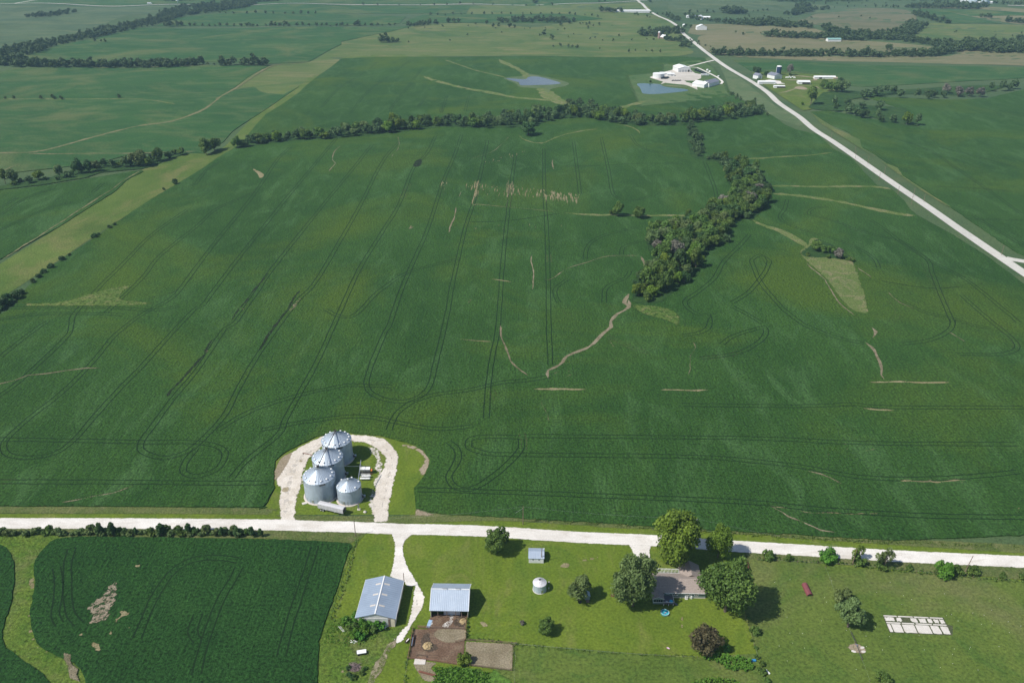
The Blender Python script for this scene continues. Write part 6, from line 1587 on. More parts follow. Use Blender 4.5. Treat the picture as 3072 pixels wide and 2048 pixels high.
# brush pile
m = MB(); r_ = random.Random(3)
for k in range(170):
    a = r_.uniform(0, 6.28); d = r_.random() ** .6 * 2.2; h_ = 1.1 * (1 - d / 2.6) * r_.random() + .1; b = r_.uniform(0, 6.28); l_ = r_.uniform(.5, 1.4)
    c_ = Vector((d * math.cos(a), d * math.sin(a) * .9, h_)); e = Vector((math.cos(b), math.sin(b), r_.uniform(-.3, .4))) * l_
    m.tube('twig', [c_ - e, c_ + e], r_.uniform(.03, .09), 4)
m.build('brush_pile', loc=gz(at('C6', 850, 1180)), label='grey purple pile of cut branches below the wagon', cat='brush pile')
for x, y, l in ((840, 540, 'heap of white scrap at the bottom of the shed shrubs'), (1600, 180, 'white scrap beside the front corner of the blue roofed shed')):
    m = MB(); r_ = random.Random(x)
    for k in range(12): m.box('white', (r_.uniform(-1, 1), r_.uniform(-.7, .7), r_.uniform(.1, .5)), (r_.uniform(.3, 1.3), r_.uniform(.1, .5), .08), r_.uniform(0, 3))
    m.build('scrap_heap', loc=gz(at('C6', x, y)), label=l, cat='scrap')
m = MB()
for dx, a in ((0, -.85), (.5, -.75), (-.4, -.9)): m.tube('trimw', [(dx - 1.2, 1.4, .4), (dx + 1.3, -1.4, .25)], .05, 5)
m.build('loose_poles', loc=gz(at('C6', 540, 230)), label='pale poles lying in the weeds left of the shed shrubs', cat='poles')

# ---- small shed and small bin on the lawn
xy, W, L, an = frame('S1', (245, 430), (715, 440), (722, 130), 2.7)
t = thing('small_shed', 'small white shed with pale blue grey roof on the lawn', 'shed', xy, an)
P_('wall', t, lambda m: walls(m, 'whitewall', W - .4, L - .4, 2.7, 1.1, 'x')); P_('roof', t, lambda m: gable_roof(m, 'roofgrey', W - .4, L - .4, 2.7, 1.1, 'x', .22, .1))
for k in (-.2, .17): P_('window', t, lambda m: m.box('glass', (k * W, -L / 2 + .18, 1.9), (.5, .08, .5)))
P_('door', t, lambda m: m.box('trimw', (W * .38, -L / 2 + .17, 1.0), (.9, .08, 2.0)))
xy = at('S1', 575, 1340)
t = thing('small_grain_bin', 'small old grain bin with rust flecked white roof on the lawn', 'grain bin', xy)
P_('bin_wall', t, lambda m: [m.cone('galvl', (0, 0, .1 + k * .75), 2.75, 2.75, .73, 30, cap=False) or m.cone('steel', (0, 0, .83 + k * .75), 2.77, 2.77, .03, 30, cap=False) for k in range(5)])
P_('roof', t, lambda m: (m.cone('pinkroof', (0, 0, 3.83), 2.9, .35, 1.45, 24, smooth=False), [m.add([(2.9 * math.cos(a), 2.9 * math.sin(a), 3.9), (.35 * math.cos(a), .35 * math.sin(a), 5.36), (.35 * math.cos(a + .04), .35 * math.sin(a + .04), 5.3), (2.9 * math.cos(a + .02), 2.9 * math.sin(a + .02), 3.8)], [(0, 1, 2, 3)], 'steel') for a in np.linspace(0, 6.02, 24)]))
P_('peak_cap', t, lambda m: m.cone('darksteel', (0, 0, 5.2), .42, .3, .35, 14)); P_('base_ring', t, lambda m: m.cone('padc', (0, 0, -.4), 3.0, 2.9, .5, 30))
P_('door', t, lambda m: m.box('steel', (2.75 * math.cos(-1.2), 2.75 * math.sin(-1.2), 1.1), (.1, .9, 1.7), -1.2))
for x, y, l in ((850, 1145, 'small pale box in the shade of the small grain bin'), (845, 1320, 'second pale block beside the small grain bin, nearer the camera')):
    m = MB(); m.box('padc', (0, 0, .25), (.45, .4, .5), .4); m.build('block', loc=gz(at('S1', x, y)), label=l, cat='block')
t = thing('tiny_shed', 'tiny grey green shed half hidden behind the leaning willow', 'shed', at('B4', 768, 800), .05)
P_('wall', t, lambda m: walls(m, 'sage', 2.0, 2.4, 2.0, .6, 'y')); P_('roof', t, lambda m: gable_roof(m, 'roofgrey', 2.0, 2.4, 2.0, .6, 'y', .15, .08)); P_('ramp', t, lambda m: m.box('wood', (0, -2.0, .1), (1.3, 1.6, .12)))
for c, x, y, l in (('B4', 703, 838, 'old tyre lying at the foot of the leaning willow'), ('B4', 993, 780, 'brown fire ring on the lawn left of the huge silvery tree')):
    m = MB(); n = 20
    m.cone('rust' if x > 900 else 'black', (0, 0, .0), .75, .7, .32, n, cap=False); m.cone('darkin', (0, 0, .0), .45, .5, .33, n, cap=False)
    V = [((.7 if k % 2 == 0 else .5) * math.cos(2 * math.pi * (k // 2) / n), (.7 if k % 2 == 0 else .5) * math.sin(2 * math.pi * (k // 2) / n), .32) for k in range(2 * n)]
    m.add(V, [(2 * k, (2 * k + 2) % (2 * n), (2 * k + 3) % (2 * n), 2 * k + 1) for k in range(n)], 'rust' if x > 900 else 'black')
    m.build('fire_ring' if x > 900 else 'tyre', loc=gz(at(c, x, y)), label=l, cat='fire ring' if x > 900 else 'tyre')

# ---- farmhouse
xy, W, L, an = frame('HS', (400, 935), (1975, 965), (1900, 385), 3.1)
t = thing('farmhouse', 'long low farmhouse with brown shingle roof and sage green walls', 'house', xy, an)
W0 = W - .8; L0 = L - .8
P_('wall', t, lambda m: walls(m, 'sage', W0, L0, 3.1, 2.3, 'x', base=-1.0))
P_('roof', t, lambda m: gable_roof(m, 'shingle', W0, L0, 3.1, 2.3, 'x', .4, .18))
wx = W0 / 2 - 4.6
def wing(m):
    walls(m, 'sage', 8.0, 7.0, 3.1, 2.2, 'y', base=-.6, c=(wx, L0 / 2 + 1.6))
P_('wing_wall', t, wing)
P_('wing_roof', t, lambda m: gable_roof(m, 'shingle', 8.0, 8.0, 3.12, 2.25, 'y', .4, .18, c=(wx, L0 / 2 + 1.3)))
P_('foundation', t, lambda m: m.box('padc', (0, -L0 / 2 - .04, .05), (W0, .14, .5)))
P_('gutter', t, lambda m: m.box('trimw', (1.9, -L0 / 2 - .47, 2.82), (W0 - 5.0, .14, .16)))
fy = -L0 / 2
def window(px, w, h_, z, n, y=None):
    w_ = P_('window', t, lambda m: m.box('glass', (px, (y or fy) - .03, z), (w, .06, h_)))
    def fr(m):
        yy_ = (y or fy) - .08
        m.box('trimw', (px, yy_, z + h_ / 2 + .06), (w + .3, .08, .14)); m.box('trimw', (px, yy_, z - h_ / 2 - .06), (w + .3, .08, .14))
        for k in range(n + 1): m.box('trimw', (px - w / 2 + w * k / n, yy_, z), (.12, .08, h_ - .02))
    P_('frame', w_, fr)
window(-W0 / 2 + 8.6, 1.9, 1.2, 1.9, 3); window(-W0 / 2 + 13.6, 1.3, 1.1, 1.9, 2); window(-W0 / 2 + 17.2, 1.3, 1.1, 1.9, 2)
window(-W0 / 2 + 3.6, .7, 1.1, 2.0, 1); window(-W0 / 2 + 5.6, .9, .6, 2.3, 1)
P_('downpipe', t, lambda m: m.box('trimw', (-W0 / 2 + 15.0, fy - .1, 1.2), (.16, .14, 2.6)))
P_('entry_box', t, lambda m: m.box('trimw', (-W0 / 2 + 15.2, fy - .35, .5), (.6, .5, 1.3)))
# screened porch on the left
pc = (-W0 / 2 + 1.2, fy - 1.9)
P_('porch_roof', t, lambda m: gable_roof(m, 'shingle', 4.2, 3.8, 2.9, .9, 'y', .25, .12, c=pc))
P_('porch_wall', t, lambda m: (walls(m, 'sage', 4.1, 3.6, 2.85, .85, 'y', base=-.4, c=pc)))
for k in range(4): P_('window', t, lambda m: m.box('glass', (pc[0] - 1.35 + k * .9, pc[1] - 1.83, 1.7), (.7, .06, 1.1)))
P_('porch_trim', t, lambda m: (m.box('trimw', (pc[0], pc[1] - 1.86, .95), (4.1, .06, .12)), m.tube('trimw', [(pc[0] - 2.3, pc[1] - 2.1, 2.85), (pc[0], pc[1] - 2.1, 3.8), (pc[0] + 2.3, pc[1] - 2.1, 2.85)], .07, 4)))
# deck
dcx, dcy = -W0 / 2 + 5.3, fy - 2.3
P_('deck', t, lambda m: [m.box('deck', (dcx, dcy - 2.2 + k * .24, .95), (4.2, .20, .08)) for k in range(19)])
P_('deck_railing', t, lambda m: ([m.box('wood', (dcx - 2.1 + k * .3, dcy - 2.3, 1.45), (.06, .06, 1.0)) for k in range(15)], m.box('trimw', (dcx, dcy - 2.3, 1.97), (4.3, .12, .08)), m.box('trimw', (dcx + 2.15, dcy, 1.97), (.12, 4.4, .08)), [m.box('wood', (dcx + 2.15, dcy - 2.1 + k * .3, 1.45), (.06, .06, 1.0)) for k in range(14)]))
P_('stairs', t, lambda m: [m.box('deck', (dcx + 2.4 + k * .3, dcy - 1.6, .85 - k * .2), (.3, 1.0, .08)) for k in range(5)])
for k in (-1.9, 0, 1.9): P_('deck_post', t, lambda m: m.box('trimw', (dcx + k, dcy - 2.2, .3), (.14, .14, 1.4)))
ob = t
# pergola behind
xy, Wp, Lp, an2 = frame('HS', (500, 350), (1195, 368), (1200, 275), 2.6)
t = thing('pergola', 'white slatted pergola along the back of the farmhouse', 'pergola', xy, an2); Lp = 2.4
P_('rafters', t, lambda m: [m.box('trimw', (-Wp / 2 + .3 + k * (Wp - .6) / 16, 0, 2.75), (.09, Lp + .5, .16)) for k in range(17)])
P_('beam', t, lambda m: m.box('trimw', (0, -Lp / 2, 2.58), (Wp, .14, .18))); P_('beam', t, lambda m: m.box('trimw', (0, Lp / 2, 2.58), (Wp, .14, .18)))
for k in (-.48, -.16, .16, .48):
    P_('post', t, lambda m: m.box('trimw', (k * Wp, Lp / 2, 1.2), (.14, .14, 2.6))); P_('post', t, lambda m: m.box('trimw', (k * Wp, -Lp / 2, 1.2), (.14, .14, 2.6)))
hz = Vector(ob.location)
def on_deck(x, y, z): return ob.matrix_basis @ Vector((x, y, z)) if False else Vector((hz.x + x * math.cos(an) - y * math.sin(an), hz.y + x * math.sin(an) + y * math.cos(an), hz.z + z))
t = thing('paddling_pool', 'bright blue round paddling pool on the farmhouse deck', 'pool', (0, 0)); t.location = on_deck(dcx + 1.2, dcy - 1.1, .995)
P_('pool_wall', t, lambda m: m.cone('poolblue', (0, 0, 0), .72, .76, .35, 24, cap=False)); P_('water', t, lambda m: m.cone('poolblue', (0, 0, .02), .70, .72, .22, 24))
t = thing('swimming_pool', 'round teal pool on the lawn below the farmhouse deck', 'pool', at('PL', 710, 1290))
P_('pool_wall', t, lambda m: (m.cone('teal', (0, 0, -.1), 1.62, 1.72, .8, 32, cap=False), m.cone('teal', (0, 0, -.1), 1.5, 1.56, .8, 32, cap=False)))
P_('rim', t, lambda m: m.add([((1.74 if k % 2 else 1.54) * math.cos(math.pi * (k // 2) / 16), (1.74 if k % 2 else 1.54) * math.sin(math.pi * (k // 2) / 16), .705) for k in range(64)], [(2 * k, 2 * k + 1, (2 * k + 3) % 64, (2 * k + 2) % 64) for k in range(32)], 'poolrim'))
P_('water', t, lambda m: m.cone('tealin', (0, 0, .0), 1.5, 1.53, .3, 32))
P_('float_cover', t, lambda m: m.box('white', (.1, -.1, .33), (1.2, .5, .06), .7))
t = thing('air_conditioner', 'white air conditioner box against the farmhouse wall', 'air conditioner', at('HS', 1358, 1120), an)
P_('case', t, lambda m: m.box('trimw', (0, 0, .5), (.95, .95, .9))); P_('fan_grille', t, lambda m: m.cone('steel', (0, 0, .95), .36, .34, .04, 18)); P_('pad', t, lambda m: m.box('padc', (0, 0, 0), (1.2, 1.2, .12)))
t = thing('satellite_dish', 'grey dish on a post beside the deck', 'dish', at('HS', 775, 1300))
P_('mast', t, lambda m: m.tube('steel', [(0, 0, -.2), (0, 0, 1.5)], .05, 6)); P_('reflector', t, lambda m: m.cone('steel', (0, 0, 1.45), .12, .42, .16, 16, cap=False))
m = MB(); m.box('pink', (0, 0, .12), (1.1, .45, .12), -.6); m.box('trimw', (.1, .05, .2), (.5, .3, .06), -.6)
m.build('toy', loc=gz(at('B4', 1483, 1245)), label='small pink and white toy lying on the lawn', cat='toy')
m = MB(); m.box('plastic', (0, 0, .3), (1.9, .8, .6), .02); m.box('plastic', (0, 0, .62), (2.0, .9, .06), .02)
m.build('water_trough', loc=gz(at('B4', 2233, 1358)), label='blue trough at the right end of the leafy vegetable bed', cat='trough')

# ---- pasture things
t = thing('livestock_shelter', 'half round maroon livestock shelter in the pasture', 'shelter', at('B5', 440, 735), 0.0)
a_, b_ = gz(at('B5', 415, 690)), gz(at('B5', 452, 768)); t.rotation_euler.z = math.atan2((b_ - a_).y, (b_ - a_).x)
def arch(m):
    n = 12; r_ = 1.25; Lh = 3.3
    for rr, fl in ((r_, False), (r_ - .07, True)):
        V = [(x, rr * math.cos(math.pi * k / n), rr * math.sin(math.pi * k / n) * 1.05) for x in (-Lh, Lh) for k in range(n + 1)]
        F = [(k, k + 1, n + 2 + k, n + 1 + k) for k in range(n)]
        m.add(V, [tuple(reversed(f)) for f in F] if fl else F, 'rustred')
    V = [(-Lh, r_ * math.cos(math.pi * k / n), r_ * math.sin(math.pi * k / n) * 1.05) for k in range(n + 1)]
    m.add(V, [tuple(range(n + 1))], 'rustred')
P_('arched_shell', t, arch); P_('base_rail', t, lambda m: (m.box('rust', (0, -1.3, .1), (6.8, .1, .2)), m.box('rust', (0, 1.3, .1), (6.8, .1, .2))))
P_('front_lip', t, lambda m: [m.box('darkin', (3.3, -.9 + k * .45, .25), (.1, .12, .5)) for k in range(5)])
bunk('B4', 2168, 470, 2188, 550, 'long rusty feed bunk at the top left of the right pasture', 'rust')
# broken floor slabs: 5 columns x 2 rows with cracks
A_, B_, C_, D_ = (np.array(at('B5', *q)) for q in ((1105, 955), (1640, 978), (1718, 1130), (1168, 1105)))
def bil(u, v): return (A_ * (1 - u) + B_ * u) * (1 - v) + (D_ * (1 - u) + C_ * u) * v
t = thing('broken_floor_slab', 'old broken white concrete floor with grass in its cracks', 'concrete floor', bil(.5, .5)); o = Vector(t.location)
r_ = random.Random(12)
rows_ = [(0, .06), (.085, .36), (.40, .47), (.50, .98)]
for j, (v0, v1) in enumerate(rows_):
    cols = {0: [0, .24, .5, .76, 1], 1: [0, .19, .30, .42, .56, .70, .8, .9, 1], 2: [0, .25, .48, .76, 1], 3: [.0, .07, .24, .46, .70, .86, 1]}[j]
    for u0, u1 in zip(cols, cols[1:]):
        if (j == 1 and r_.random() < .35) or (j == 3 and u0 == .86 and False): continue
        g_ = .008
        shr = r_.uniform(.01, .05) + (r_.uniform(.06, .16) if j == 1 else 0) + (r_.uniform(.0, .05) if j == 3 and u0 > .6 else 0)
        n = 22; V = []
        for k in range(n):
            s_ = k / n * 4; e = int(s_); f = s_ - e
            uu_, vv_ = [(f, 0), (1, f), (1 - f, 1), (0, 1 - f)][e]
            w_ = 1 - (shr * r_.uniform(0, 2.2)); uu_ = .5 + (uu_ - .5) * w_; vv_ = .5 + (vv_ - .5) * (1 - shr * r_.uniform(0, 2.4))
            q = bil(u0 + g_ + (u1 - u0 - 2 * g_) * uu_, v0 + (v1 - v0) * vv_); g = gz(q, .16) - o; V.append(tuple(g))
        lo = [(x, y, z - .3) for x, y, z in V]
        m = MB(); m.add(V + lo, [tuple(reversed(range(n)))] + [(k, (k + 1) % n, n + (k + 1) % n, n + k) for k in range(n)], 'concrete'); 
        m.build('slab_piece', t)
sheet('dirt_seams', 'B5 1105,952 1645,974 1665,1030 1725,1050 1722,1132 1165,1108', 'crack', .07, 'dark grass and soil between the broken floor slabs', sp=1.5, smooth=False)
t = thing('livestock_waterer', 'small waterer with an orange float on a worn concrete pad, astride the pasture fence', 'waterer', at('B5', 872, 1225))
P_('tank', t, lambda m: m.cone('steel', (0, 0, 0), .55, .55, .6, 18)); P_('float', t, lambda m: m.cone('orange', (-.3, -.2, .6), .18, .1, .14, 10))
for x, y, a_, l in ((925, 1240, .3, 'larger pale slab right of the waterer'), (850, 1273, -.4, 'white slab below the waterer'), (935, 1275, .1, 'thin slab right of the waterer, nearer the camera')):
    m = MB(); m.cone('concrete', (0, 0, 0), .95, .9, .14, 9, smooth=False); o_ = m.build('concrete_slab', loc=gz(at('B5', x, y)), label=l, cat='slab'); o_.scale = (1.0, .6, 1); o_.rotation_euler.z = a_
t = thing('gate_panel', 'dark pipe gate running up from the waterer to the grey green pasture tree', 'gate', at('B5', 820, 1110)); o = Vector(t.location)
e1, e0 = gz(at('B5', 872, 1215)) - o, Vector((0, 0, 0))
P_('rails', t, lambda m: [m.tube('darksteel', [e0 + Vector((0, 0, z)), e1 + Vector((0, 0, z))], .05, 5) for z in (.35, .8, 1.25)])
t = thing('gate_panel', 'dark pipe gate running down from the waterer', 'gate', at('B5', 880, 1240)); o = Vector(t.location)
e1 = gz(at('B5', 920, 1350)) - o
P_('rails', t, lambda m: [m.tube('darksteel', [Vector((0, 0, z)), e1 + Vector((0, 0, z))], .05, 5) for z in (.35, .8, 1.25)])
m = MB(); m.box('trimw', (0, 0, .25), (2.3, .45, .4), -1.1); m.build('white_trough', loc=gz(at('B5', 90, 1455)), label='long white trough near the lower left of the pasture', cat='trough')
for i in range(60):
    pass
# flecks: white wildflowers scattered over the pasture
P = scatter(pts('B5 100,600 2300,720 2400,1500 100,1500'), 5.5, 1.2, 77); P = P[np.random.default_rng(1).random(len(P)) < .30]
m = MB()
for p in P: m.cone('trimw', (p[0], p[1], float(hgt(*p)) + .05), .10, .04, .15, 5)
m.build('wildflowers', label='white wildflower heads dotted over the right pasture', kind='stuff')

# ---- utility poles
def pole(c, x, y, h, label, arm=False, lamp=False, xform=False, lean=0, guy=None):
    t = thing('utility_pole', label, 'utility pole', at(c, x, y), 0, 'utility poles')
    t.rotation_euler = (0, lean, 0)
    P_('pole', t, lambda m: m.tube('wood', [(0, 0, -.5), (0, 0, h)], .19, 8, .13))
    if arm: P_('crossarm', t, lambda m: m.box('wood', (0, 0, h - .5), (2.2, .12, .14)))
    if lamp: P_('lamp', t, lambda m: (m.tube('steel', [(0, 0, h - .6), (.9, 0, h - .3)], .05, 5), m.cone('trimw', (1.0, 0, h - .5), .28, .15, .3, 10)))
    if xform: P_('transformer', t, lambda m: m.cone('steel', (.35, 0, h - 1.5), .3, .3, .9, 12))
    if guy: P_('guy_wire', t, lambda m: m.tube('steel', [(0, 0, h - 1), guy], .03, 4))
    return Vector(t.location) + Vector((math.sin(lean) * h, 0, h - .3))
tops = []
tops.append(pole('B2', 1205, 1500, 9.5, 'utility pole at the left of the drive junction'))
tops.append(pole('L2', 1252, 1545, 10.5, 'utility pole at the roadside in front of the big field', guy=(-3.5, .5, 6.2)))
tops.append(pole('B4', 1712, 260, 10.5, 'utility pole with a grey transformer right of the large yellow green tree', xform=True))
tops.append(pole('B5', 838, 505, 9, 'leaning utility pole left of centre of the pasture roadside', lean=.05))
tops.append(pole('B5', 1818, 598, 10.5, 'utility pole at the right of the pasture roadside', lean=.14))
pole('S1', 632, 545, 8, 'dark pole standing in front of the small white shed', lamp=True)
pole('H5', 1022, 320, 8.5, 'dark pole beside the back of the blue roofed shed', arm=False)
def wire(a, b, label, sag=1.2):
    t = thing('power_line', label, 'wire', (a.x, a.y)); o = Vector(t.location)
    P_('cable', t, lambda m: m.tube('steel', [a.lerp(b, k / 10) - Vector((0, 0, sag * 4 * (k / 10) * (1 - k / 10))) - o for k in range(11)], .012, 3))
for a, b, l in zip(tops, tops[1:], ('power line left section, over the road', 'power line over the farmhouse drive', 'power line above the pasture roadside', 'power line at the right edge')):
    wire(a, b, l)
for i, (x, y) in enumerate(((1022, 268), (1185, 372), (1275, 440), (1388, 512), (1352, 555), (1590, 662), (1575, 720), (1660, 705), (1482, 650), (1190, 400), (2195, 1070))):
    t = thing('utility_pole', 'small utility pole beside the pale highway', 'utility pole', at('M3', x, y), 0, 'utility poles along the highway')
    P_('pole', t, lambda m: m.tube('wood', [(0, 0, -.4), (0, 0, 8.5)], .18, 6, .12)); P_('crossarm', t, lambda m: m.box('wood', (0, 0, 8.0), (2.4, .12, .14)))

# ---- distant buildings
def far(name, label, cat, c, x, y, W, L, h, rise, rot, roof, wall, axis='y', door=None, dpos=0, dw=4, group=None):
    t = thing(name, label, cat, at(c, x, y), rot, group, dz=.45)
    P_('wall', t, lambda m: walls(m, wall, W, L, h, rise, axis, base=-1.5)); P_('roof', t, lambda m: gable_roof(m, roof, W, L, h, rise, axis, .4, .2))
    if door: P_('door', t, lambda m: m.box(door, (dpos, -L / 2 - .05, h * .42), (dw, .1, h * .82)))
    return t
t = far('warehouse', 'large white steel building in the commercial yard', 'building', 'C1', 1130, 345, 24, 34, 7.5, 3.0, .12, 'white', 'whitewall', 'y')
for k in (-8, -2.5, 3, 8.5): P_('door', t, lambda m: m.box('steel' if k < 5 else 'darkin', (k, -17.06, 2.3), (3.6, .12, 4.6)))
t = thing('storage_tank', 'round white storage tank at the left of the commercial yard', 'tank', at('C1', 590, 505), dz=.3)
P_('tank_wall', t, lambda m: m.cone('whitewall', (0, 0, -1), 10.5, 10.5, 9, 36, cap=False)); P_('tank_roof', t, lambda m: m.cone('white', (0, 0, 8), 10.7, .5, 1.2, 36))
far('warehouse', 'long white building beside the storage tank', 'building', 'C1', 745, 455, 20, 12, 5, 1.6, .03, 'white', 'whitewall', 'x', 'darkin', 6, 3)
far('warehouse', 'small white building between long building and the yard', 'building', 'C1', 870, 460, 13, 9, 4, 1.2, .03, 'white', 'whitewall', 'x', 'steel', 2, 3)
far('pole_barn', 'white barn with grey roof above the right end of the yard', 'barn', 'C1', 1790, 680, 18, 34, 6, 3.6, -.75, 'roofw', 'whitewall', 'y')
far('pole_barn', 'bright white roofed wing left of the grey roofed barn', 'barn', 'C1', 1610, 700, 24, 24, 5, 3.4, -.78, 'white', 'whitewall', 'x')
def vehicle(name, label, cat, c, x, y, L, W, h, rot, mat, group=None, box_=False):
    t = thing(name, label, cat, at(c, x, y), rot, group, dz=.6)
    P_('body', t, lambda m: (m.box(mat, (0, 0, .35 + h * .3), (L, W, h * .5)), m.box(mat, (L * (.12 if not box_ else -.1), 0, h * .72 + .2), (L * (.5 if not box_ else .8), W * .92, h * (.42 if not box_ else .8)), 0, .85 if not box_ else 1)))
    for a in (-.33, .33):
        for b in (-.5, .5): P_('wheel', t, lambda m: m.tube('black', [(a * L, b * W - .1, .35), (a * L, b * W + .1, .35)], .36, 10))
for i in range(4): vehicle('parked_car', ['leftmost', 'second', 'third', 'rightmost'][i] + ' of four dark cars parked in a row in the commercial yard', 'car', 'C1', 930 + i * 55, 580, 4.8, 1.9, 1.5, .5, 'car1', 'cars parked in the commercial yard')
for i in range(5): vehicle('parked_truck', ['first', 'second', 'third', 'fourth', 'last'][i] + ' of the dark trucks behind the commercial gravel yard, counted from the left', 'truck', 'C1', 1470 + i * 50, 340 + i * 18, 7, 2.4, 2.6, .8, 'car1', 'trucks behind the commercial yard', True)
for i in range(4): vehicle('parked_trailer', ['first', 'second', 'third', 'fourth'][i] + ' white trailer at the right end of the dark trucks, counted from the left', 'trailer', 'C1', 1625 + i * 40, 445 + (i % 2) * 12, 6, 2.2, 2.4, .2, 'car2', 'white trailers in the commercial yard', True)
for i in range(5): vehicle('parked_truck', ['first', 'second', 'third', 'fourth', 'last'][i] + ' dark truck beside the storage tank, counted from the left', 'truck', 'C1', 650 + i * 38, 518 + (i % 2) * 16, 6.5, 2.3, 2.4, .3, 'car1', 'trucks by the storage tank', True)
for x, y, l in ((1740, 335, 'upper white tank by the curved drive'), (1795, 370, 'lower white tank by the curved drive'), (2000, 488, 'small white box by the curved drive')):
    t = thing('white_tank', l, 'tank', at('C1', x, y), dz=.5); P_('shell', t, lambda m: m.cone('white', (0, 0, 0), 2.2 if x < 1900 else 1.3, 1.8, 2.4, 14))
# white farmstead
far('farmhouse', 'white farmhouse with slate roof among dark trees by the highway', 'house', 'C2', 300, 400, 10, 13, 6, 3.2, .5, 'slate', 'whitewall', 'y', 'glass', 0, 1.5)
t = far('white_barn', 'white barn with slate roof and wide doors', 'barn', 'C2', 660, 400, 17, 20, 6.5, 3.6, .42, 'slate', 'whitewall', 'y', 'palewall', 0, 8)
t = thing('tower_silo', 'dark blue tower silo with white top', 'silo', at('C2', 745, 325), dz=.2)
P_('silo_wall', t, lambda m: m.cone('silo_blue', (0, 0, -1), 4.6, 4.6, 16, 28, cap=False)); P_('dome', t, lambda m: m.sphere('white', (0, 0, 15), 4.7, .35, 24, half=True)); P_('ladder_chute', t, lambda m: m.box('white', (-4.7, -.8, 7), (.7, .7, 15)))
far('small_barn', 'small white outbuilding at the foot of the blue silo', 'shed', 'C2', 775, 365, 5, 5, 3.2, 1.2, .4, 'white', 'whitewall')
far('long_shed', 'long white shed roof beside the highway', 'shed', 'C2', 490, 510, 29, 9, 3.6, 1.4, -.03, 'white', 'whitewall', 'x')
far('cattle_shed', 'small white open cattle shed near the highway', 'shed', 'C2', 760, 600, 18, 8, 3.2, .8, -.1, 'white', 'whitewall', 'x', 'darkin', 2.5, 13)  # door is a dark panel; shade of the open front is painted
far('cattle_shed', 'white open fronted shed in the middle of the farmstead', 'shed', 'C2', 1280, 515, 20, 16, 4.2, 1.6, -.1, 'white', 'whitewall', 'x', 'darkin', 3, 13)  # open front shut by a dark panel, its inner shade painted on
far('long_barn', 'long low white barn at the right of the farmstead', 'barn', 'C2', 1730, 405, 38, 8, 3.4, 1.6, -.02, 'white', 'whitewall', 'x', 'darkin', -8, 5)
far('small_barn', 'little shed on the right end of the long low barn', 'shed', 'C2', 1960, 412, 7, 5, 2.4, .8, 0, 'tanw', 'tanw', 'x')
r_ = random.Random(5); q0 = at('C2', 1010, 390)
t = thing('round_bale', 'white wrapped round bale in the row right of the white barn', 'bale', q0, .3, 'white wrapped bales at the farmstead', dz=.5)
P_('bale_wrap', t, lambda m: m.tube('white', [(-.8, 0, .8), (.8, 0, .8)], .85, 12))
for k in range(13):
    p = at('C2', 905 + k * 17 + r_.uniform(-5, 5), 380 + r_.uniform(-10, 20)); copy_tree(t, gz(p, .5), r_.uniform(0, 3))
# others in the far distance
far('green_roof_barn', 'lone shed with sea green roof in the dry pasture', 'shed', 'T3', 1038, 286, 32, 14, 5, 2.4, .04, 'greenroof', 'whitewall', 'x')
t = far('hip_barn', 'lone big white barn right of the far highway', 'barn', 'C4', 495, 470, 26, 20, 8, 5.0, .0, 'white', 'whitewall', 'y'); P_('cupola', t, lambda m: m.box('white', (0, -6, 13.4), (3, 3, 2)))
far('small_barn', 'tiny white shed between dark trees at the far highway', 'shed', 'C4', 98, 390, 7, 7, 4, 2, .4, 'white', 'whitewall')
far('far_barn', 'white gabled house at the far farm behind the trees', 'house', 'C4', 200, 190, 13, 12, 5, 3, 0, 'white', 'whitewall')
far('far_barn', 'round fronted white barn at the far farm', 'barn', 'C4', 465, 225, 15, 16, 7, 5, -.5, 'white', 'whitewall', 'y', 'darkin', 0, 5)
far('far_barn', 'grey barn at the far farm', 'barn', 'C4', 400, 205, 14, 12, 6, 3, 0, 'galvroof', 'galvl', 'x')
far('far_barn', 'long white roofed shed at the far farm', 'shed', 'C4', 600, 210, 26, 12, 4, 3, .0, 'white', 'tanw', 'x')
far('poultry_barn', 'very long white barn near the far crossroad', 'barn', 'T2', 1985, 86, 125, 13, 5, 2, -.02, 'white', 'whitewall', 'x')
t = thing('tower_silo', 'old reddish silo with white dome in the far wood', 'silo', at('C7', 1095, 1370), dz=.2)
P_('silo_wall', t, lambda m: m.cone('brick', (0, 0, -1), 3.1, 3.1, 15, 24, cap=False)); P_('dome', t, lambda m: m.sphere('white', (0, 0, 14), 3.2, .8, 20, half=True))
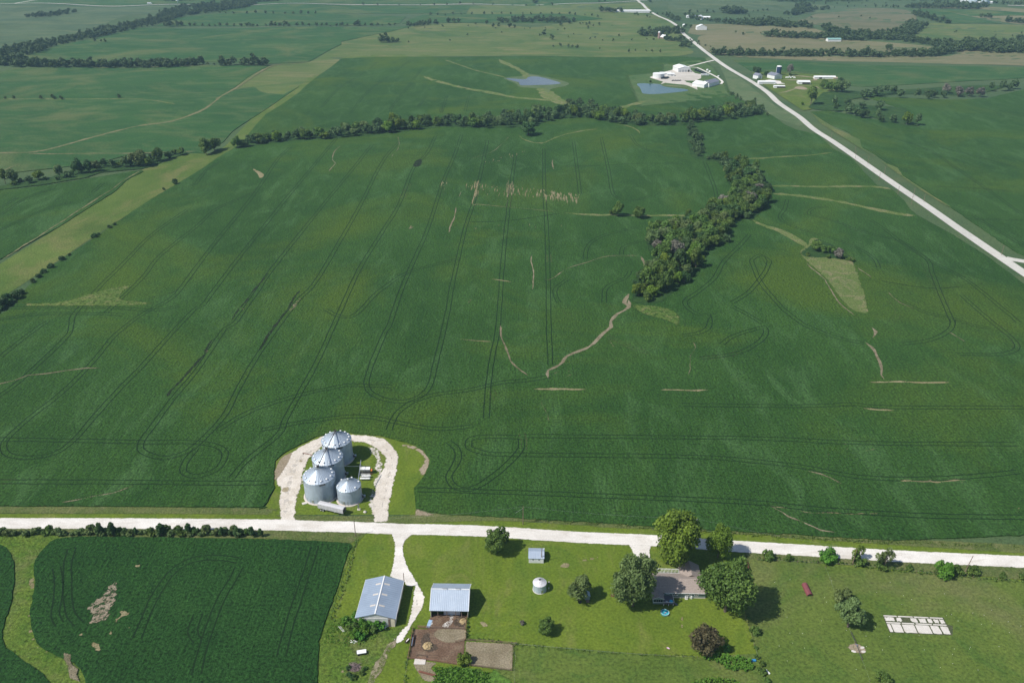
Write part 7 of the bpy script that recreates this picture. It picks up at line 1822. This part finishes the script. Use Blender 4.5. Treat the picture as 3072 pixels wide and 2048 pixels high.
far('far_barn', 'white roofed barn beside the old reddish silo', 'barn', 'C7', 1300, 1370, 13, 14, 3.5, 5.0, .55, 'white', 'wood', 'y')
for x, s_, l in ((1185, 1.0, 'left of two far grain bins'), (1255, 1.0, 'right of two far grain bins'), (1480, 1.25, 'larger far grain bin at the right')):
    t = thing('far_grain_bin', l + ' at the upper right', 'grain bin', at('C3', x, 85), dz=.5, scale=s_)
    P_('bin_wall', t, lambda m: m.cone('galvl', (0, 0, -1), 9, 9, 13, 24, cap=False)); P_('roof', t, lambda m: m.cone('white', (0, 0, 12), 9.2, .5, 5, 24))
far('far_barn', 'white shed left of the far grain bins', 'shed', 'C3', 1035, 50, 28, 10, 4, 1.5, -.05, 'white', 'whitewall', 'x')
far('far_barn', 'white shed between the far grain bins', 'shed', 'C3', 1390, 85, 18, 12, 4, 2, -.05, 'white', 'whitewall', 'x')
far('far_barn', 'white barn right of the far grain bins', 'barn', 'C3', 1580, 80, 20, 12, 5, 2, -.05, 'white', 'whitewall', 'x')
vehicle('box_truck', 'white semi truck driving on the far road at the upper left', 'truck', 'T1', 1032, 29, 17, 3, 4, 0, 'car2', None, True)
t = thing('water_tank', 'white tank tower by the far road at the upper left', 'tank', at('T1', 1225, 20), dz=.3)
P_('stand', t, lambda m: m.cone('steel', (0, 0, -1), 1.4, 1.0, 5, 10)); P_('bowl', t, lambda m: m.sphere('white', (0, 0, 8), 5.5, .8))

# ------------------------------------------------------------------ air
M["haze"] = bpy.data.materials.new('haze'); M['haze'].use_nodes = True
nt = M['haze'].node_tree
for n_ in list(nt.nodes):
    if n_.type == 'BSDF_PRINCIPLED': nt.nodes.remove(n_)
pv = nt.nodes.new("ShaderNodeVolumePrincipled"); pv.inputs['Color'].default_value = (.50, .80, 1.0, 1)
pv.inputs['Density'].default_value = .000056; pv.inputs['Anisotropy'].default_value = .0
nt.links.new(pv.outputs[0], [n_ for n_ in nt.nodes if n_.type == 'OUTPUT_MATERIAL'][0].inputs['Volume'])
m = MB(); m.box('haze', (0, 4500, 112), (24000, 11000, 290)); m.build('haze', label='thin blue haze over the countryside', kind='stuff')
